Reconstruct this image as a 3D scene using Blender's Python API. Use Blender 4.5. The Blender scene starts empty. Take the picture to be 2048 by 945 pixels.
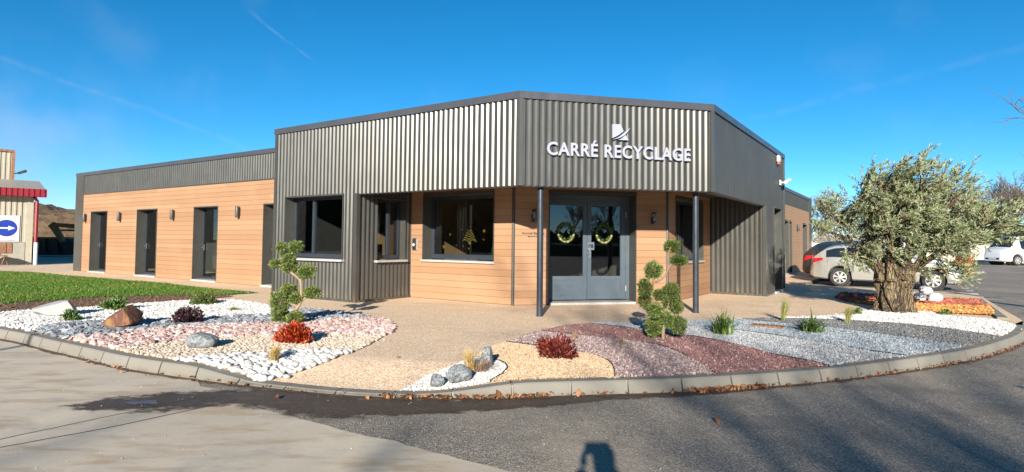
import bpy, bmesh, math, random
import numpy as np
from mathutils import Vector, Matrix, noise

random.seed(11)
RNG = np.random.default_rng(11)
SC = bpy.context.scene
COL = SC.collection
R = math.radians

# ------------------------------------------------------------------ camera
cam_d = bpy.data.cameras.new('camera')
cam = bpy.data.objects.new('camera', cam_d)
COL.objects.link(cam)
SC.camera = cam
cam_d.sensor_fit = 'HORIZONTAL'
cam_d.sensor_width = 36.0
cam_d.lens = 36.0 * 1195.15 / 2048.0
cam_d.shift_y = -(472.5 - 439.24) / 2048.0
cam_d.clip_start = 0.05
cam_d.clip_end = 4000
_p, _r = R(2.1871), R(0.586)
_f = Vector((0, math.cos(_p), math.sin(_p)))
_rt = Vector((1, 0, 0))
_up = _rt.cross(_f)
_rt2 = _rt * math.cos(_r) + _up * math.sin(_r)
_up2 = -_rt * math.sin(_r) + _up * math.cos(_r)
cam.matrix_world = Matrix(((_rt2.x, _up2.x, -_f.x, 0), (_rt2.y, _up2.y, -_f.y, 0), (_rt2.z, _up2.z, -_f.z, 1.28), (0, 0, 0, 1)))

# ------------------------------------------------------------------ sun, sky, exposure
SUN_ELEV, SUN_AZ = R(18.0), R(8.1)          # light travels 8.1 degrees to the right of +Y
ldir = Vector((math.sin(SUN_AZ) * math.cos(SUN_ELEV), math.cos(SUN_AZ) * math.cos(SUN_ELEV), -math.sin(SUN_ELEV)))
sun_d = bpy.data.lights.new('sun', 'SUN')
sun_d.energy = 5.0
sun_d.angle = R(0.53)
sun_d.color = (1.0, 0.93, 0.82)
sun = bpy.data.objects.new('sun', sun_d)
COL.objects.link(sun)
sun.rotation_euler = ldir.to_track_quat('-Z', 'Y').to_euler()
sun.location = (0, -30, 30)

SC.view_settings.view_transform = 'Standard'
SC.view_settings.look = 'None'
SC.view_settings.gamma = 1.0
SC.view_settings.exposure = 1.1
SC.cycles.max_bounces = 8
SC.cycles.transparent_max_bounces = 12
SC.cycles.use_denoising = True

W = bpy.data.worlds.new('World')
SC.world = W
W.use_nodes = True
def build_world():
    nt = W.node_tree
    N, L = nt.nodes, nt.links
    N.clear()
    out = N.new('ShaderNodeOutputWorld')
    bg = N.new('ShaderNodeBackground')
    sky = N.new('ShaderNodeTexSky')
    sky.sky_type = 'NISHITA'
    sky.sun_disc = False
    sky.sun_elevation = SUN_ELEV
    sky.sun_rotation = math.pi + SUN_AZ
    sky.altitude = 4000
    sky.air_density = 1.0
    sky.dust_density = 0.0
    sky.ozone_density = 3.3
    hs = N.new('ShaderNodeHueSaturation')
    hs.inputs['Hue'].default_value = 0.488
    hs.inputs['Saturation'].default_value = 1.27
    hs.inputs['Value'].default_value = 1.0
    L.new(sky.outputs[0], hs.inputs['Color'])
    tc = N.new('ShaderNodeTexCoord')
    def math_(op, a, b=None, clamp=False):
        m = N.new('ShaderNodeMath'); m.operation = op; m.use_clamp = clamp
        for i, x in enumerate((a, b)):
            if x is None: continue
            if isinstance(x, (int, float)): m.inputs[i].default_value = x
            else: L.new(x, m.inputs[i])
        return m.outputs[0]
    def dot(v):
        m = N.new('ShaderNodeVectorMath'); m.operation = 'DOT_PRODUCT'
        L.new(tc.outputs['Generated'], m.inputs[0]); m.inputs[1].default_value = v
        return m.outputs['Value']
    def ramp(x, a, b):
        m = N.new('ShaderNodeMapRange'); m.interpolation_type = 'SMOOTHSTEP'
        L.new(x, m.inputs[0]); m.inputs[1].default_value = a; m.inputs[2].default_value = b
        return m.outputs[0]
    nz = N.new('ShaderNodeTexNoise'); nz.inputs['Scale'].default_value = 9; nz.inputs['Detail'].default_value = 5
    L.new(tc.outputs['Generated'], nz.inputs['Vector'])
    nz2 = N.new('ShaderNodeTexNoise'); nz2.inputs['Scale'].default_value = 45; nz2.inputs['Detail'].default_value = 4
    L.new(tc.outputs['Generated'], nz2.inputs['Vector'])
    # contrails: thin bands round great circles; cirrus: soft patches round a direction
    total = None
    for p, q, w, c, rad, amp in (
            ((-0.6389, 0.7352, 0.2265), (-0.4003, 0.9061, 0.1367), 0.006, (-0.53, 0.82, 0.19), 0.22, 0.09),
            ((-0.3772, 0.8667, 0.3266), (-0.3127, 0.9075, 0.2806), 0.0035, (-0.348, 0.888, 0.30), 0.055, 0.16),
            ((0.3574, 0.914, 0.1922), (0.6304, 0.7352, 0.249), 0.009, (0.50, 0.84, 0.225), 0.22, 0.07)):
        n = Vector(p).cross(Vector(q)).normalized()
        wob = math_('MULTIPLY', math_('SUBTRACT', nz.outputs[0], 0.5), 0.02)
        dist = math_('ABSOLUTE', math_('ADD', dot(n), wob))
        band = math_('SUBTRACT', 1.0, ramp(dist, 0.0, w))
        cd = Vector(c).normalized()
        near = ramp(dot(cd), math.cos(rad * 1.25), math.cos(rad * 0.55))
        x = math_('MULTIPLY', math_('MULTIPLY', band, near), math_('MULTIPLY', ramp(nz2.outputs[0], 0.25, 0.7), amp))
        total = x if total is None else math_('ADD', total, x)
    for c, rad, amp, lo in (((-0.455, 0.827, 0.33), 0.13, 0.10, 0.45), ((-0.467, 0.854, 0.23), 0.06, 0.08, 0.5), ((-0.655, 0.76, 0.10), 0.14, 0.40, 0.28), ((0.45, 0.86, 0.15), 0.25, 0.05, 0.45), ((-0.2, 0.9, 0.35), 0.2, 0.04, 0.5)):
        cd = Vector(c).normalized()
        near = ramp(dot(cd), math.cos(rad * 1.3), math.cos(rad * 0.4))
        x = math_('MULTIPLY', near, math_('MULTIPLY', ramp(nz.outputs[0], lo, 0.75), amp))
        total = math_('ADD', total, x)
    mix = N.new('ShaderNodeMix'); mix.data_type = 'RGBA'
    L.new(total, mix.inputs[0])
    L.new(hs.outputs[0], mix.inputs[6])
    mix.inputs[7].default_value = (3.2, 3.9, 5.0, 1)
    L.new(mix.outputs[2], bg.inputs['Color'])
    bg.inputs['Strength'].default_value = 0.079
    L.new(bg.outputs[0], out.inputs['Surface'])
build_world()

# ------------------------------------------------------------------ measured ground plan, in metres (x right, y away)
DATA = {
 'kerb_in': [(-7.34, 8.64), (-6.33, 8.05), (-5.53, 7.53), (-4.29, 6.74), (-3.50, 6.32), (-3.31, 6.23), (-2.97, 6.08), (-2.78, 5.98), (-2.47, 5.83), (-2.14, 5.73), (-1.59, 5.56), (-1.11, 5.49), (-1.01, 5.55), (-0.89, 5.58), (-0.55, 5.64), (-0.19, 5.62), (0.02, 5.61), (0.45, 5.64), (0.99, 5.69), (1.28, 5.76), (1.99, 5.91), (2.66, 6.11), (3.35, 6.36), (3.96, 6.64), (4.58, 6.96), (5.12, 7.26), (5.76, 7.66), (6.93, 8.55), (7.89, 9.46), (8.31, 9.94)],
 'kerb_base': [(-7.02, 8.27), (-6.50, 7.98), (-5.87, 7.55), (-5.03, 7.03), (-4.20, 6.50), (-3.37, 6.11), (-2.87, 5.89), (-2.43, 5.74), (-2.10, 5.64), (-1.56, 5.46), (-1.09, 5.40), (-0.74, 5.38), (-0.42, 5.39), (0.02, 5.45), (0.44, 5.51), (0.98, 5.60), (1.51, 5.67), (2.04, 5.82), (2.59, 5.97), (3.21, 6.18), (3.69, 6.39), (4.78, 6.93), (5.85, 7.54), (6.93, 8.34), (7.57, 8.88)],
 'bedL_out': [(-6.10, 12.43), (-5.79, 12.63), (-5.22, 12.10), (-4.65, 11.65), (-3.97, 11.11), (-3.38, 10.84), (-2.87, 10.45), (-2.46, 10.12), (-2.08, 9.77), (-1.86, 9.42), (-1.74, 9.03), (-1.69, 8.68), (-1.67, 8.39), (-1.70, 7.98), (-1.75, 7.24), (-1.82, 6.88), (-1.98, 6.40), (-2.17, 6.12), (-2.30, 5.95), (-2.39, 5.81)],
 'bedL_top': [(-8.58, 10.09), (-8.39, 10.47), (-7.98, 10.74), (-7.60, 11.11), (-7.22, 11.68), (-6.65, 12.43), (-6.10, 12.43)],
 'L_white_grey': [(-6.43, 8.12), (-6.61, 8.50), (-6.65, 8.89), (-6.25, 9.14), (-5.80, 9.23), (-5.43, 9.44), (-4.90, 9.48), (-4.69, 9.94), (-4.11, 10.26), (-4.57, 11.57)],
 'L_grey_pink': [(-5.58, 7.59), (-5.31, 7.81), (-5.15, 8.07), (-4.75, 8.57), (-4.20, 8.94), (-3.82, 9.15), (-3.41, 9.07), (-3.08, 9.21), (-2.87, 9.55), (-2.61, 9.82), (-2.10, 9.86)],
 'L_pink_cream': [(-4.58, 6.94), (-4.30, 7.23), (-4.08, 7.43), (-3.80, 7.69), (-3.32, 7.98), (-2.70, 8.09), (-2.34, 8.11), (-1.73, 8.12)],
 'L_cream_white': [(-3.54, 6.35), (-3.20, 6.54), (-2.79, 6.72), (-2.62, 6.80), (-2.31, 6.94), (-1.82, 6.94)],
 'bedR_out': [(-1.01, 5.55), (-0.85, 5.91), (-0.72, 6.09), (-0.55, 6.32), (-0.39, 6.77), (-0.24, 7.33), (-0.06, 7.74), (0.42, 8.73), (0.84, 9.25), (1.17, 9.48), (1.52, 9.73), (1.79, 9.67), (2.13, 9.69), (2.86, 9.84), (3.30, 10.10), (3.97, 10.32), (4.32, 10.43), (4.50, 10.55), (4.94, 10.57), (5.86, 10.92), (6.32, 10.87), (7.70, 10.98), (7.77, 10.61), (8.41, 10.26), (8.31, 9.94)],
 'R_white_beige': [(-0.19, 5.64), (-0.08, 5.84), (-0.03, 6.08), (-0.05, 6.28), (-0.11, 6.44), (-0.25, 6.58), (-0.42, 6.68)],
 'R_beige_mauve': [(-0.06, 7.69), (0.17, 7.53), (0.35, 7.39), (0.73, 7.09), (0.97, 6.85), (1.06, 6.50), (1.05, 6.13), (0.99, 5.71)],
 'R_mauve_purple': [(0.44, 8.66), (0.83, 8.40), (1.17, 8.15), (1.51, 7.95), (1.63, 7.82), (1.85, 7.55), (1.97, 7.12), (2.01, 6.67), (2.04, 6.27), (2.01, 5.92)],
 'R_purple_grey': [(1.21, 9.49), (1.66, 9.16), (1.94, 8.85), (2.41, 8.40), (2.86, 7.70), (3.05, 7.02), (3.28, 6.60), (3.37, 6.36)],
 'R_grey_blue': [(2.11, 9.66), (2.73, 9.38), (3.33, 8.95), (3.69, 8.49), (4.00, 8.03), (4.19, 7.62), (4.42, 7.16), (4.58, 6.96)],
 'R_blue_dark': [(3.93, 10.30), (4.14, 10.01), (4.48, 9.73), (4.85, 9.43), (5.10, 9.10), (5.54, 8.35), (5.79, 7.71)],
 'R_dark_white': [(4.49, 10.51), (4.71, 10.36), (5.44, 10.33), (5.90, 10.19), (6.46, 9.72), (6.80, 9.29), (6.93, 8.55)],
 'mulch_out': [(7.89, 14.65), (8.74, 15.94), (9.48, 15.43), (10.36, 14.58), (10.90, 14.11), (10.01, 12.70), (8.87, 11.08), (8.07, 11.66), (7.76, 12.68), (7.68, 13.47)],
 'mulch_split': [(7.58, 13.61), (8.41, 13.69), (9.06, 13.18), (9.90, 12.56)],
 'mulch_kerb': [(11.35, 14.69), (8.76, 10.77)],
 'lawn': [(-18.83, 22.07), (-17.50, 21.79), (-14.66, 19.91), (-9.84, 17.03), (-7.49, 15.19), (-6.04, 14.37), (-6.70, 13.62), (-7.79, 13.50), (-8.82, 12.92), (-9.33, 12.16), (-9.69, 11.39)],
 'wing_strip': [(-17.22, 21.67), (-9.84, 17.03), (-7.97, 15.88), (-6.07, 14.38)],
 'parkline1': [(10.31, 21.09), (12.07, 19.76), (13.29, 18.75), (13.59, 18.15)],
 'parkline2': [(9.26, 19.60), (10.95, 17.94), (12.60, 16.43)],
 'rwkerb': [(7.77, 17.10), (10.45, 21.03)],
 'carwheels': [(11.72, 21.24), (13.69, 19.70)],
 'asphalt_edge': [(-2.33, 5.20), (-1.75, 4.82), (-1.65, 4.75), (-1.18, 4.45), (-0.88, 4.28), (-0.25, 3.87), (0.00, 3.71)],
 'jointA': [(-3.47, 4.12), (-2.71, 5.24)],
 'jointB': [(-3.33, 3.96), (-2.92, 4.34), (-2.32, 5.15)],
 'puddle': [(-3.50, 4.94), (-3.44, 5.26), (-3.19, 5.35), (-2.88, 5.12), (-2.90, 4.88), (-3.17, 4.79)],
 'trees': [(-3.42, 9.07), (2.06, 8.03), (7.37, 11.38)],
 'rocks': [(-7.46, 9.65), (-5.55, 8.41), (-3.62, 6.90), (-0.63, 5.78), (-0.50, 5.86), (-0.28, 6.18)],
 'plants': [(-7.05, 10.59), (-6.74, 9.10), (-4.87, 8.97), (-6.02, 11.70), (-4.93, 10.63), (-2.71, 7.36), (-2.55, 6.42), (-0.45, 6.03), (0.50, 6.59), (0.84, 7.87), (1.38, 7.42), (3.00, 8.43), (4.54, 9.96), (4.43, 8.76), (5.56, 9.86)],
 'whitestones': [(9.54, 14.01), (9.62, 13.67), (10.56, 15.13)],
 'van': [(38.92, 46.84)],
 'cover': [(3.72, 9.32), (3.89, 9.12), (4.23, 9.30), (4.06, 9.51)],
}
TOPIARY_WEST = ((-3.42, 9.07), [(-0.054, -0.048, 1.157, 0.084, 0.091), (0.131, 0.02, 1.169, 0.121, 0.106), (0.051, -0.019, 0.988, 0.106, 0.091), (-0.157, 0.033, 0.916, 0.099, 0.068), (0.052, 0.038, 0.865, 0.137, 0.091), (0.358, -0.086, 0.806, 0.152, 0.114), (0.436, -0.097, 0.501, 0.144, 0.091), (0.032, 0.084, 0.512, 0.129, 0.114), (-0.052, -0.043, 0.342, 0.175, 0.182), (0.181, -0.048, 0.106, 0.144, 0.114), (-0.109, 0.119, 0.104, 0.144, 0.144), (0.17, 0.003, 0.4, 0.106, 0.091)])
TOPIARY_EAST = ((2.02, 7.99), [(0.142, 0.084, 1.247, 0.12, 0.087), (0.214, 0.005, 1.062, 0.127, 0.067), (-0.118, 0.041, 0.924, 0.127, 0.134), (-0.262, -0.067, 0.69, 0.1, 0.134), (-0.231, 0.04, 0.516, 0.087, 0.094), (-0.028, 0.091, 0.587, 0.087, 0.074), (0.114, 0.015, 0.654, 0.114, 0.114), (0.116, 0.063, 0.497, 0.12, 0.1), (0.186, 0.048, 0.433, 0.1, 0.087), (-0.121, -0.086, 0.398, 0.114, 0.107), (-0.104, 0.067, 0.161, 0.127, 0.147), (0.208, 0.03, 0.196, 0.12, 0.134), (0.044, -0.034, 0.275, 0.094, 0.107)])
STEM_WEST = [[(0.054, 0.0, -0.037), (0.168, 0.0, 0.219), (0.241, 0.0, 0.348), (0.244, 0.0, 0.529), (0.226, 0.0, 0.664), (0.148, 0.0, 0.739), (0.055, 0.0, 0.829), (0.006, 0.0, 0.979)], [(0.241, 0.0, 0.348), (0.322, 0.0, 0.417), (0.404, 0.0, 0.478)], [(0.226, 0.0, 0.664), (0.277, 0.0, 0.718), (0.329, 0.0, 0.786)], [(0.168, 0.0, 0.219), (0.068, 0.0, 0.301), (-0.054, 0.0, 0.345)], [(0.008, 0.0, 0.904), (0.08, 0.0, 1.04), (0.138, 0.0, 1.162)], [(0.006, 0.0, 0.964), (-0.057, 0.0, 1.069), (-0.074, 0.0, 1.145)], [(0.055, 0.0, 0.829), (-0.044, 0.0, 0.873), (-0.144, 0.0, 0.917)]]
STEM_EAST = [[(0.0, 0.0, -0.02), (0.007, 0.0, 0.172), (0.013, 0.0, 0.304), (-0.027, 0.0, 0.416), (-0.12, 0.0, 0.534)], [(-0.12, 0.0, 0.534), (-0.153, 0.0, 0.6), (-0.134, 0.0, 0.733), (-0.12, 0.0, 0.899)], [(-0.1, 0.0, 0.766), (0.013, 0.0, 0.841), (0.073, 0.0, 0.961), (0.079, 0.0, 1.167), (0.113, 0.0, 1.241)], [(0.073, 0.0, 0.961), (0.146, 0.0, 1.028), (0.213, 0.0, 1.062)], [(0.007, 0.0, 0.172), (0.093, 0.0, 0.245), (0.199, 0.0, 0.207)], [(0.013, 0.0, 0.304), (0.066, 0.0, 0.437), (0.106, 0.0, 0.642)], [(-0.153, 0.0, 0.567), (-0.207, 0.0, 0.633), (-0.247, 0.0, 0.685)]]
OLIVE_LOBES = [(6.455, 11.4, 1.87, 0.401), (6.375, 11.4, 1.563, 0.286), (6.841, 11.4, 2.161, 0.477), (7.023, 11.4, 1.494, 0.572), (7.51, 11.4, 2.168, 0.553), (7.632, 11.4, 2.668, 0.229), (8.005, 11.4, 2.029, 0.63), (8.07, 11.4, 1.361, 0.572), (8.576, 11.4, 1.891, 0.534), (8.707, 11.4, 2.295, 0.324), (8.952, 11.4, 1.609, 0.439), (8.657, 11.4, 1.148, 0.362), (7.4, 11.4, 1.164, 0.458), (9.223, 11.4, 1.803, 0.229), (8.774, 11.4, 0.798, 0.21), (6.828, 11.4, 1.158, 0.21)]

# ------------------------------------------------------------------ helpers
def ss(a, b, x):
    t = min(1.0, max(0.0, (x - a) / (b - a)))
    return t * t * (3 - 2 * t)
def hz(x, y):
    """height of the paved and planted plot: flat, ramping down to the dropped kerb of the entrance path"""
    ax, ay, bx, by = -2.25, 5.62, -0.95, 5.35
    t = ((x - ax) * (bx - ax) + (y - ay) * (by - ay)) / ((bx - ax) ** 2 + (by - ay) ** 2)
    t = min(1, max(0, t))
    d = math.hypot(x - ax - t * (bx - ax), y - ay - t * (by - ay))
    return -0.10 * (1 - ss(0.1, 1.2, d))
def rz(x, y):
    """height of the roadway: rises a little towards the far car park and the yard"""
    return -0.125 + 0.2 * ss(24, 40, y) * ss(12, 22, x) + 0.115 * ss(12, 20, y) * ss(-9, -14, x)

def set_props(o, label=None, cat=None, group=None, kind=None):
    if label: o['label'] = label
    if cat: o['category'] = cat
    if group: o['group'] = group
    if kind: o['kind'] = kind
    return o
def empty(name, loc=(0, 0, 0), rz_=0.0, label=None, cat=None, group=None, kind=None):
    o = bpy.data.objects.new(name, None)
    COL.objects.link(o)
    o.location = loc
    o.rotation_euler = (0, 0, rz_)
    o.empty_display_size = 0.2
    return set_props(o, label, cat, group, kind)
def link_mesh(name, me, mat=None, parent=None, loc=None, smooth=None, **kw):
    o = bpy.data.objects.new(name, me)
    COL.objects.link(o)
    if mat is not None and len(me.materials) == 0: me.materials.append(mat)
    if parent: o.parent = parent
    if loc: o.location = loc
    return set_props(o, **kw)
def np_mesh(name, V, F, smooth=False):
    """V (n,3); F (m,k) all of one size"""
    V = np.ascontiguousarray(V, dtype=np.float32); F = np.ascontiguousarray(F, dtype=np.int32)
    me = bpy.data.meshes.new(name)
    me.vertices.add(len(V)); me.vertices.foreach_set('co', V.ravel())
    k = F.shape[1]
    me.loops.add(F.size); me.loops.foreach_set('vertex_index', F.ravel())
    me.polygons.add(len(F)); me.polygons.foreach_set('loop_start', np.arange(0, F.size, k, dtype=np.int32))
    me.polygons.foreach_set('loop_total', np.full(len(F), k, dtype=np.int32))
    me.polygons.foreach_set('use_smooth', np.full(len(F), smooth, dtype=bool))
    me.update(calc_edges=True)
    return me
class MB:
    def __init__(s): s.v = []; s.f = []
    def add(s, verts, faces):
        b = len(s.v); s.v += [tuple(p) for p in verts]; s.f += [tuple(b + i for i in q) for q in faces]; return s
    def hexa(s, p):   # 8 corners: 4 lower ccw, 4 upper ccw
        return s.add(p, [(3, 2, 1, 0), (4, 5, 6, 7), (0, 1, 5, 4), (1, 2, 6, 5), (2, 3, 7, 6), (3, 0, 4, 7)])
    def box(s, x0, x1, y0, y1, z0, z1):
        return s.hexa([(x0, y0, z0), (x1, y0, z0), (x1, y1, z0), (x0, y1, z0), (x0, y0, z1), (x1, y0, z1), (x1, y1, z1), (x0, y1, z1)])
    def prism(s, poly, z0, z1):
        n = len(poly)
        return s.add([(x, y, z0) for x, y in poly] + [(x, y, z1) for x, y in poly],
                     [tuple(range(n))[::-1], tuple(range(n, 2 * n))] + [(i, (i + 1) % n, n + (i + 1) % n, n + i) for i in range(n)])
    def extr(s, poly, axis_pts):  # generic: list of rings (each list of 3d points) joined, capped
        n = len(axis_pts[0]); b = []
        for r in axis_pts: b += list(r)
        F = []
        for k in range(len(axis_pts) - 1):
            for i in range(n):
                j = (i + 1) % n
                F.append((k * n + i, k * n + j, (k + 1) * n + j, (k + 1) * n + i))
        F.append(tuple(range(n))[::-1]); F.append(tuple(range((len(axis_pts) - 1) * n, len(axis_pts) * n)))
        return s.add(b, F)
    def tube(s, path, rad, n=8, cap=True):
        path = [Vector(p) for p in path]
        if not hasattr(rad, '__len__'): rad = [rad] * len(path)
        rings = []; ref = None
        for i, p in enumerate(path):
            d = (path[min(i + 1, len(path) - 1)] - path[max(i - 1, 0)])
            d = d.normalized() if d.length > 1e-9 else Vector((0, 0, 1))
            if ref is None:
                ref = d.orthogonal().normalized()
            else:
                ref = (ref - d * ref.dot(d)); ref = ref.normalized() if ref.length > 1e-6 else d.orthogonal().normalized()
            q = d.cross(ref)
            rings.append([p + (ref * math.cos(2 * math.pi * k / n) + q * math.sin(2 * math.pi * k / n)) * rad[i] for k in range(n)])
        b = []
        for r in rings: b += r
        F = []
        for k in range(len(rings) - 1):
            for i in range(n):
                j = (i + 1) % n
                F.append((k * n + i, k * n + j, (k + 1) * n + j, (k + 1) * n + i))
        if cap and n > 3:
            F.append(tuple(range(n))[::-1]); F.append(tuple(range((len(rings) - 1) * n, len(rings) * n)))
        return s.add(b, F)
    def lathe(s, prof, n=24, M=None):
        """prof: (radius, height) pairs about local z; M: matrix"""
        b = []
        for r, h in prof:
            for k in range(n):
                a = 2 * math.pi * k / n
                p = Vector((r * math.cos(a), r * math.sin(a), h))
                b.append(M @ p if M else p)
        F = []
        m = len(prof)
        for k in range(m - 1):
            for i in range(n):
                j = (i + 1) % n
                F.append((k * n + i, k * n + j, (k + 1) * n + j, (k + 1) * n + i))
        F.append(tuple(range(n))[::-1]); F.append(tuple(range((m - 1) * n, m * n)))
        return s.add(b, F)
    def mesh(s, name, smooth=False, angle=None):
        me = bpy.data.meshes.new(name)
        me.from_pydata([tuple(p) for p in s.v], [], s.f)
        if smooth:
            me.polygons.foreach_set('use_smooth', np.ones(len(me.polygons), dtype=bool))
            if angle: me.set_sharp_from_angle(angle=R(angle))
        me.update()
        return me
    def build(s, name, mat, parent=None, smooth=False, angle=35, loc=None, **kw):
        return link_mesh(name, s.mesh(name, smooth, angle), mat, parent, loc, **kw)
def bevel_mesh(me, w, seg=1):
    bm = bmesh.new(); bm.from_mesh(me)
    bmesh.ops.bevel(bm, geom=list(bm.edges), offset=w, segments=seg, affect='EDGES', clamp_overlap=True)
    bm.to_mesh(me); bm.free(); me.update()
    return me
def recalc(me):
    bm = bmesh.new(); bm.from_mesh(me); bmesh.ops.recalc_face_normals(bm, faces=bm.faces); bm.to_mesh(me); bm.free()
    return me
def inpoly(P, poly):
    x, y = P[:, 0], P[:, 1]; c = np.zeros(len(P), bool); n = len(poly); j = n - 1
    for i in range(n):
        xi, yi = poly[i]; xj, yj = poly[j]
        if yi != yj:
            c ^= ((yi > y) != (yj > y)) & (x < (xj - xi) * (y - yi) / (yj - yi) + xi)
        j = i
    return c
def smooth_line(pts, step=0.25):
    """Catmull-Rom resampling of a polyline"""
    P = [Vector((p[0], p[1], 0)) for p in pts]; out = []
    for i in range(len(P) - 1):
        p0, p1, p2, p3 = P[max(i - 1, 0)], P[i], P[i + 1], P[min(i + 2, len(P) - 1)]
        n = max(1, int((p2 - p1).length / step))
        for k in range(n):
            t = k / n
            q = 0.5 * ((2 * p1) + (p2 - p0) * t + (2 * p0 - 5 * p1 + 4 * p2 - p3) * t * t + (3 * p1 - p0 - 3 * p2 + p3) * t ** 3)
            out.append((q.x, q.y))
    out.append((P[-1].x, P[-1].y))
    return out
def relax(pts, it=2):
    P = [list(p) for p in pts]
    for _ in range(it):
        Q = [list(p) for p in P]
        for i in range(1, len(P) - 1):
            for k in (0, 1): Q[i][k] = 0.25 * P[i - 1][k] + 0.5 * P[i][k] + 0.25 * P[i + 1][k]
        P = Q
    return [tuple(p) for p in P]
def sheet(name, poly, zf, mat, dz=0.0, cell=0.3, box=None, **kw):
    """flat polygon cut into cells (inside box) and laid on the height function"""
    from mathutils.geometry import delaunay_2d_cdt
    vo, _, fo, *_ = delaunay_2d_cdt([Vector(q) for q in poly], [], [list(range(len(poly)))], 1, 1e-5)
    bm = bmesh.new()
    vs = [bm.verts.new((v.x, v.y, 0)) for v in vo]
    for f in fo: bm.faces.new([vs[i] for i in f])
    x0, x1, y0, y1 = box or (min(p[0] for p in poly), max(p[0] for p in poly), min(p[1] for p in poly), max(p[1] for p in poly))
    for ax, a, b in ((0, x0, x1), (1, y0, y1)):
        n = int((b - a) / cell)
        for i in range(n + 1):
            co = [0, 0, 0]; no = [0, 0, 0]; co[ax] = a + i * cell + 0.0137; no[ax] = 1
            bmesh.ops.bisect_plane(bm, geom=bm.verts[:] + bm.edges[:] + bm.faces[:], plane_co=co, plane_no=no, dist=1e-5)
    for v in bm.verts: v.co.z = zf(v.co.x, v.co.y) + dz
    for f in bm.faces:
        f.normal_update()
        if f.normal.z < 0: f.normal_flip()
    me = bpy.data.meshes.new(name); bm.to_mesh(me); bm.free()
    return link_mesh(name, me, mat, **kw)
def copy_tree(o, parent=None):
    c = o.copy(); COL.objects.link(c)
    if parent: c.parent = parent
    for ch in list(o.children): copy_tree(ch, c)
    return c

# ------------------------------------------------------------------ materials
class NT:
    def __init__(s, name):
        s.m = bpy.data.materials.new(name); s.m.use_nodes = True
        s.t = s.m.node_tree; s.N = s.t.nodes; s.L = s.t.links
        s.b = s.N['Principled BSDF']; s.out = s.N['Material Output']
        s.tc = s.N.new('ShaderNodeTexCoord')
    def vec(s, scale=(1, 1, 1), coord='Object', rot=(0, 0, 0)):
        mp = s.N.new('ShaderNodeMapping'); mp.inputs['Scale'].default_value = scale; mp.inputs['Rotation'].default_value = rot
        s.L.new(s.tc.outputs[coord], mp.inputs[0]); return mp.outputs[0]
    def noise(s, scale, detail=4, rough=0.55, vec=None, dist=0.0):
        n = s.N.new('ShaderNodeTexNoise'); n.inputs['Scale'].default_value = scale; n.inputs['Detail'].default_value = detail
        n.inputs['Roughness'].default_value = rough; n.inputs['Distortion'].default_value = dist
        s.L.new(vec if vec is not None else s.tc.outputs['Object'], n.inputs['Vector']); return n.outputs[0]
    def voro(s, scale, feat='F1', out='Distance', vec=None):
        n = s.N.new('ShaderNodeTexVoronoi'); n.inputs['Scale'].default_value = scale; n.feature = feat
        s.L.new(vec if vec is not None else s.tc.outputs['Object'], n.inputs['Vector']); return n.outputs[out]
    def math(s, op, a, b=None, clamp=False):
        m = s.N.new('ShaderNodeMath'); m.operation = op; m.use_clamp = clamp
        for i, x in enumerate((a, b)):
            if x is None: continue
            if isinstance(x, (int, float)): m.inputs[i].default_value = x
            else: s.L.new(x, m.inputs[i])
        return m.outputs[0]
    def ramp(s, x, a, b, lo=0.0, hi=1.0, sm=True):
        m = s.N.new('ShaderNodeMapRange'); m.interpolation_type = 'SMOOTHSTEP' if sm else 'LINEAR'
        s.L.new(x, m.inputs[0])
        for i, q in enumerate((a, b, lo, hi)): m.inputs[i + 1].default_value = q
        return m.outputs[0]
    def cr(s, x, stops):
        c = s.N.new('ShaderNodeValToRGB'); el = c.color_ramp.elements
        while len(el) < len(stops): el.new(0.5)
        for e, (p, col) in zip(el, stops): e.position = p; e.color = (*col, 1)
        s.L.new(x, c.inputs[0]); return c.outputs[0]
    def mix(s, fac, a, b, mode='MIX'):
        m = s.N.new('ShaderNodeMix'); m.data_type = 'RGBA'; m.blend_type = mode
        for i, x in ((0, fac), (6, a), (7, b)):
            if isinstance(x, (int, float)): m.inputs[i].default_value = x
            elif isinstance(x, tuple): m.inputs[i].default_value = (*x, 1)
            else: s.L.new(x, m.inputs[i])
        return m.outputs[2]
    def base(s, c):
        if isinstance(c, tuple): s.b.inputs['Base Color'].default_value = (*c, 1)
        else: s.L.new(c, s.b.inputs['Base Color'])
    def rough(s, r):
        if isinstance(r, (int, float)): s.b.inputs['Roughness'].default_value = r
        else: s.L.new(r, s.b.inputs['Roughness'])
    def bump(s, h, strength=0.4, dist=0.01):
        b = s.N.new('ShaderNodeBump'); b.inputs['Strength'].default_value = strength; b.inputs['Distance'].default_value = dist
        s.L.new(h, b.inputs['Height']); s.L.new(b.outputs[0], s.b.inputs['Normal'])
    def island(s):
        g = s.N.new('ShaderNodeNewGeometry'); o = s.N.new('ShaderNodeObjectInfo')
        return s.math('FRACT', s.math('ADD', g.outputs['Random Per Island'], o.outputs['Random']))
    def objrand(s):
        return s.N.new('ShaderNodeObjectInfo').outputs['Random']
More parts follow.
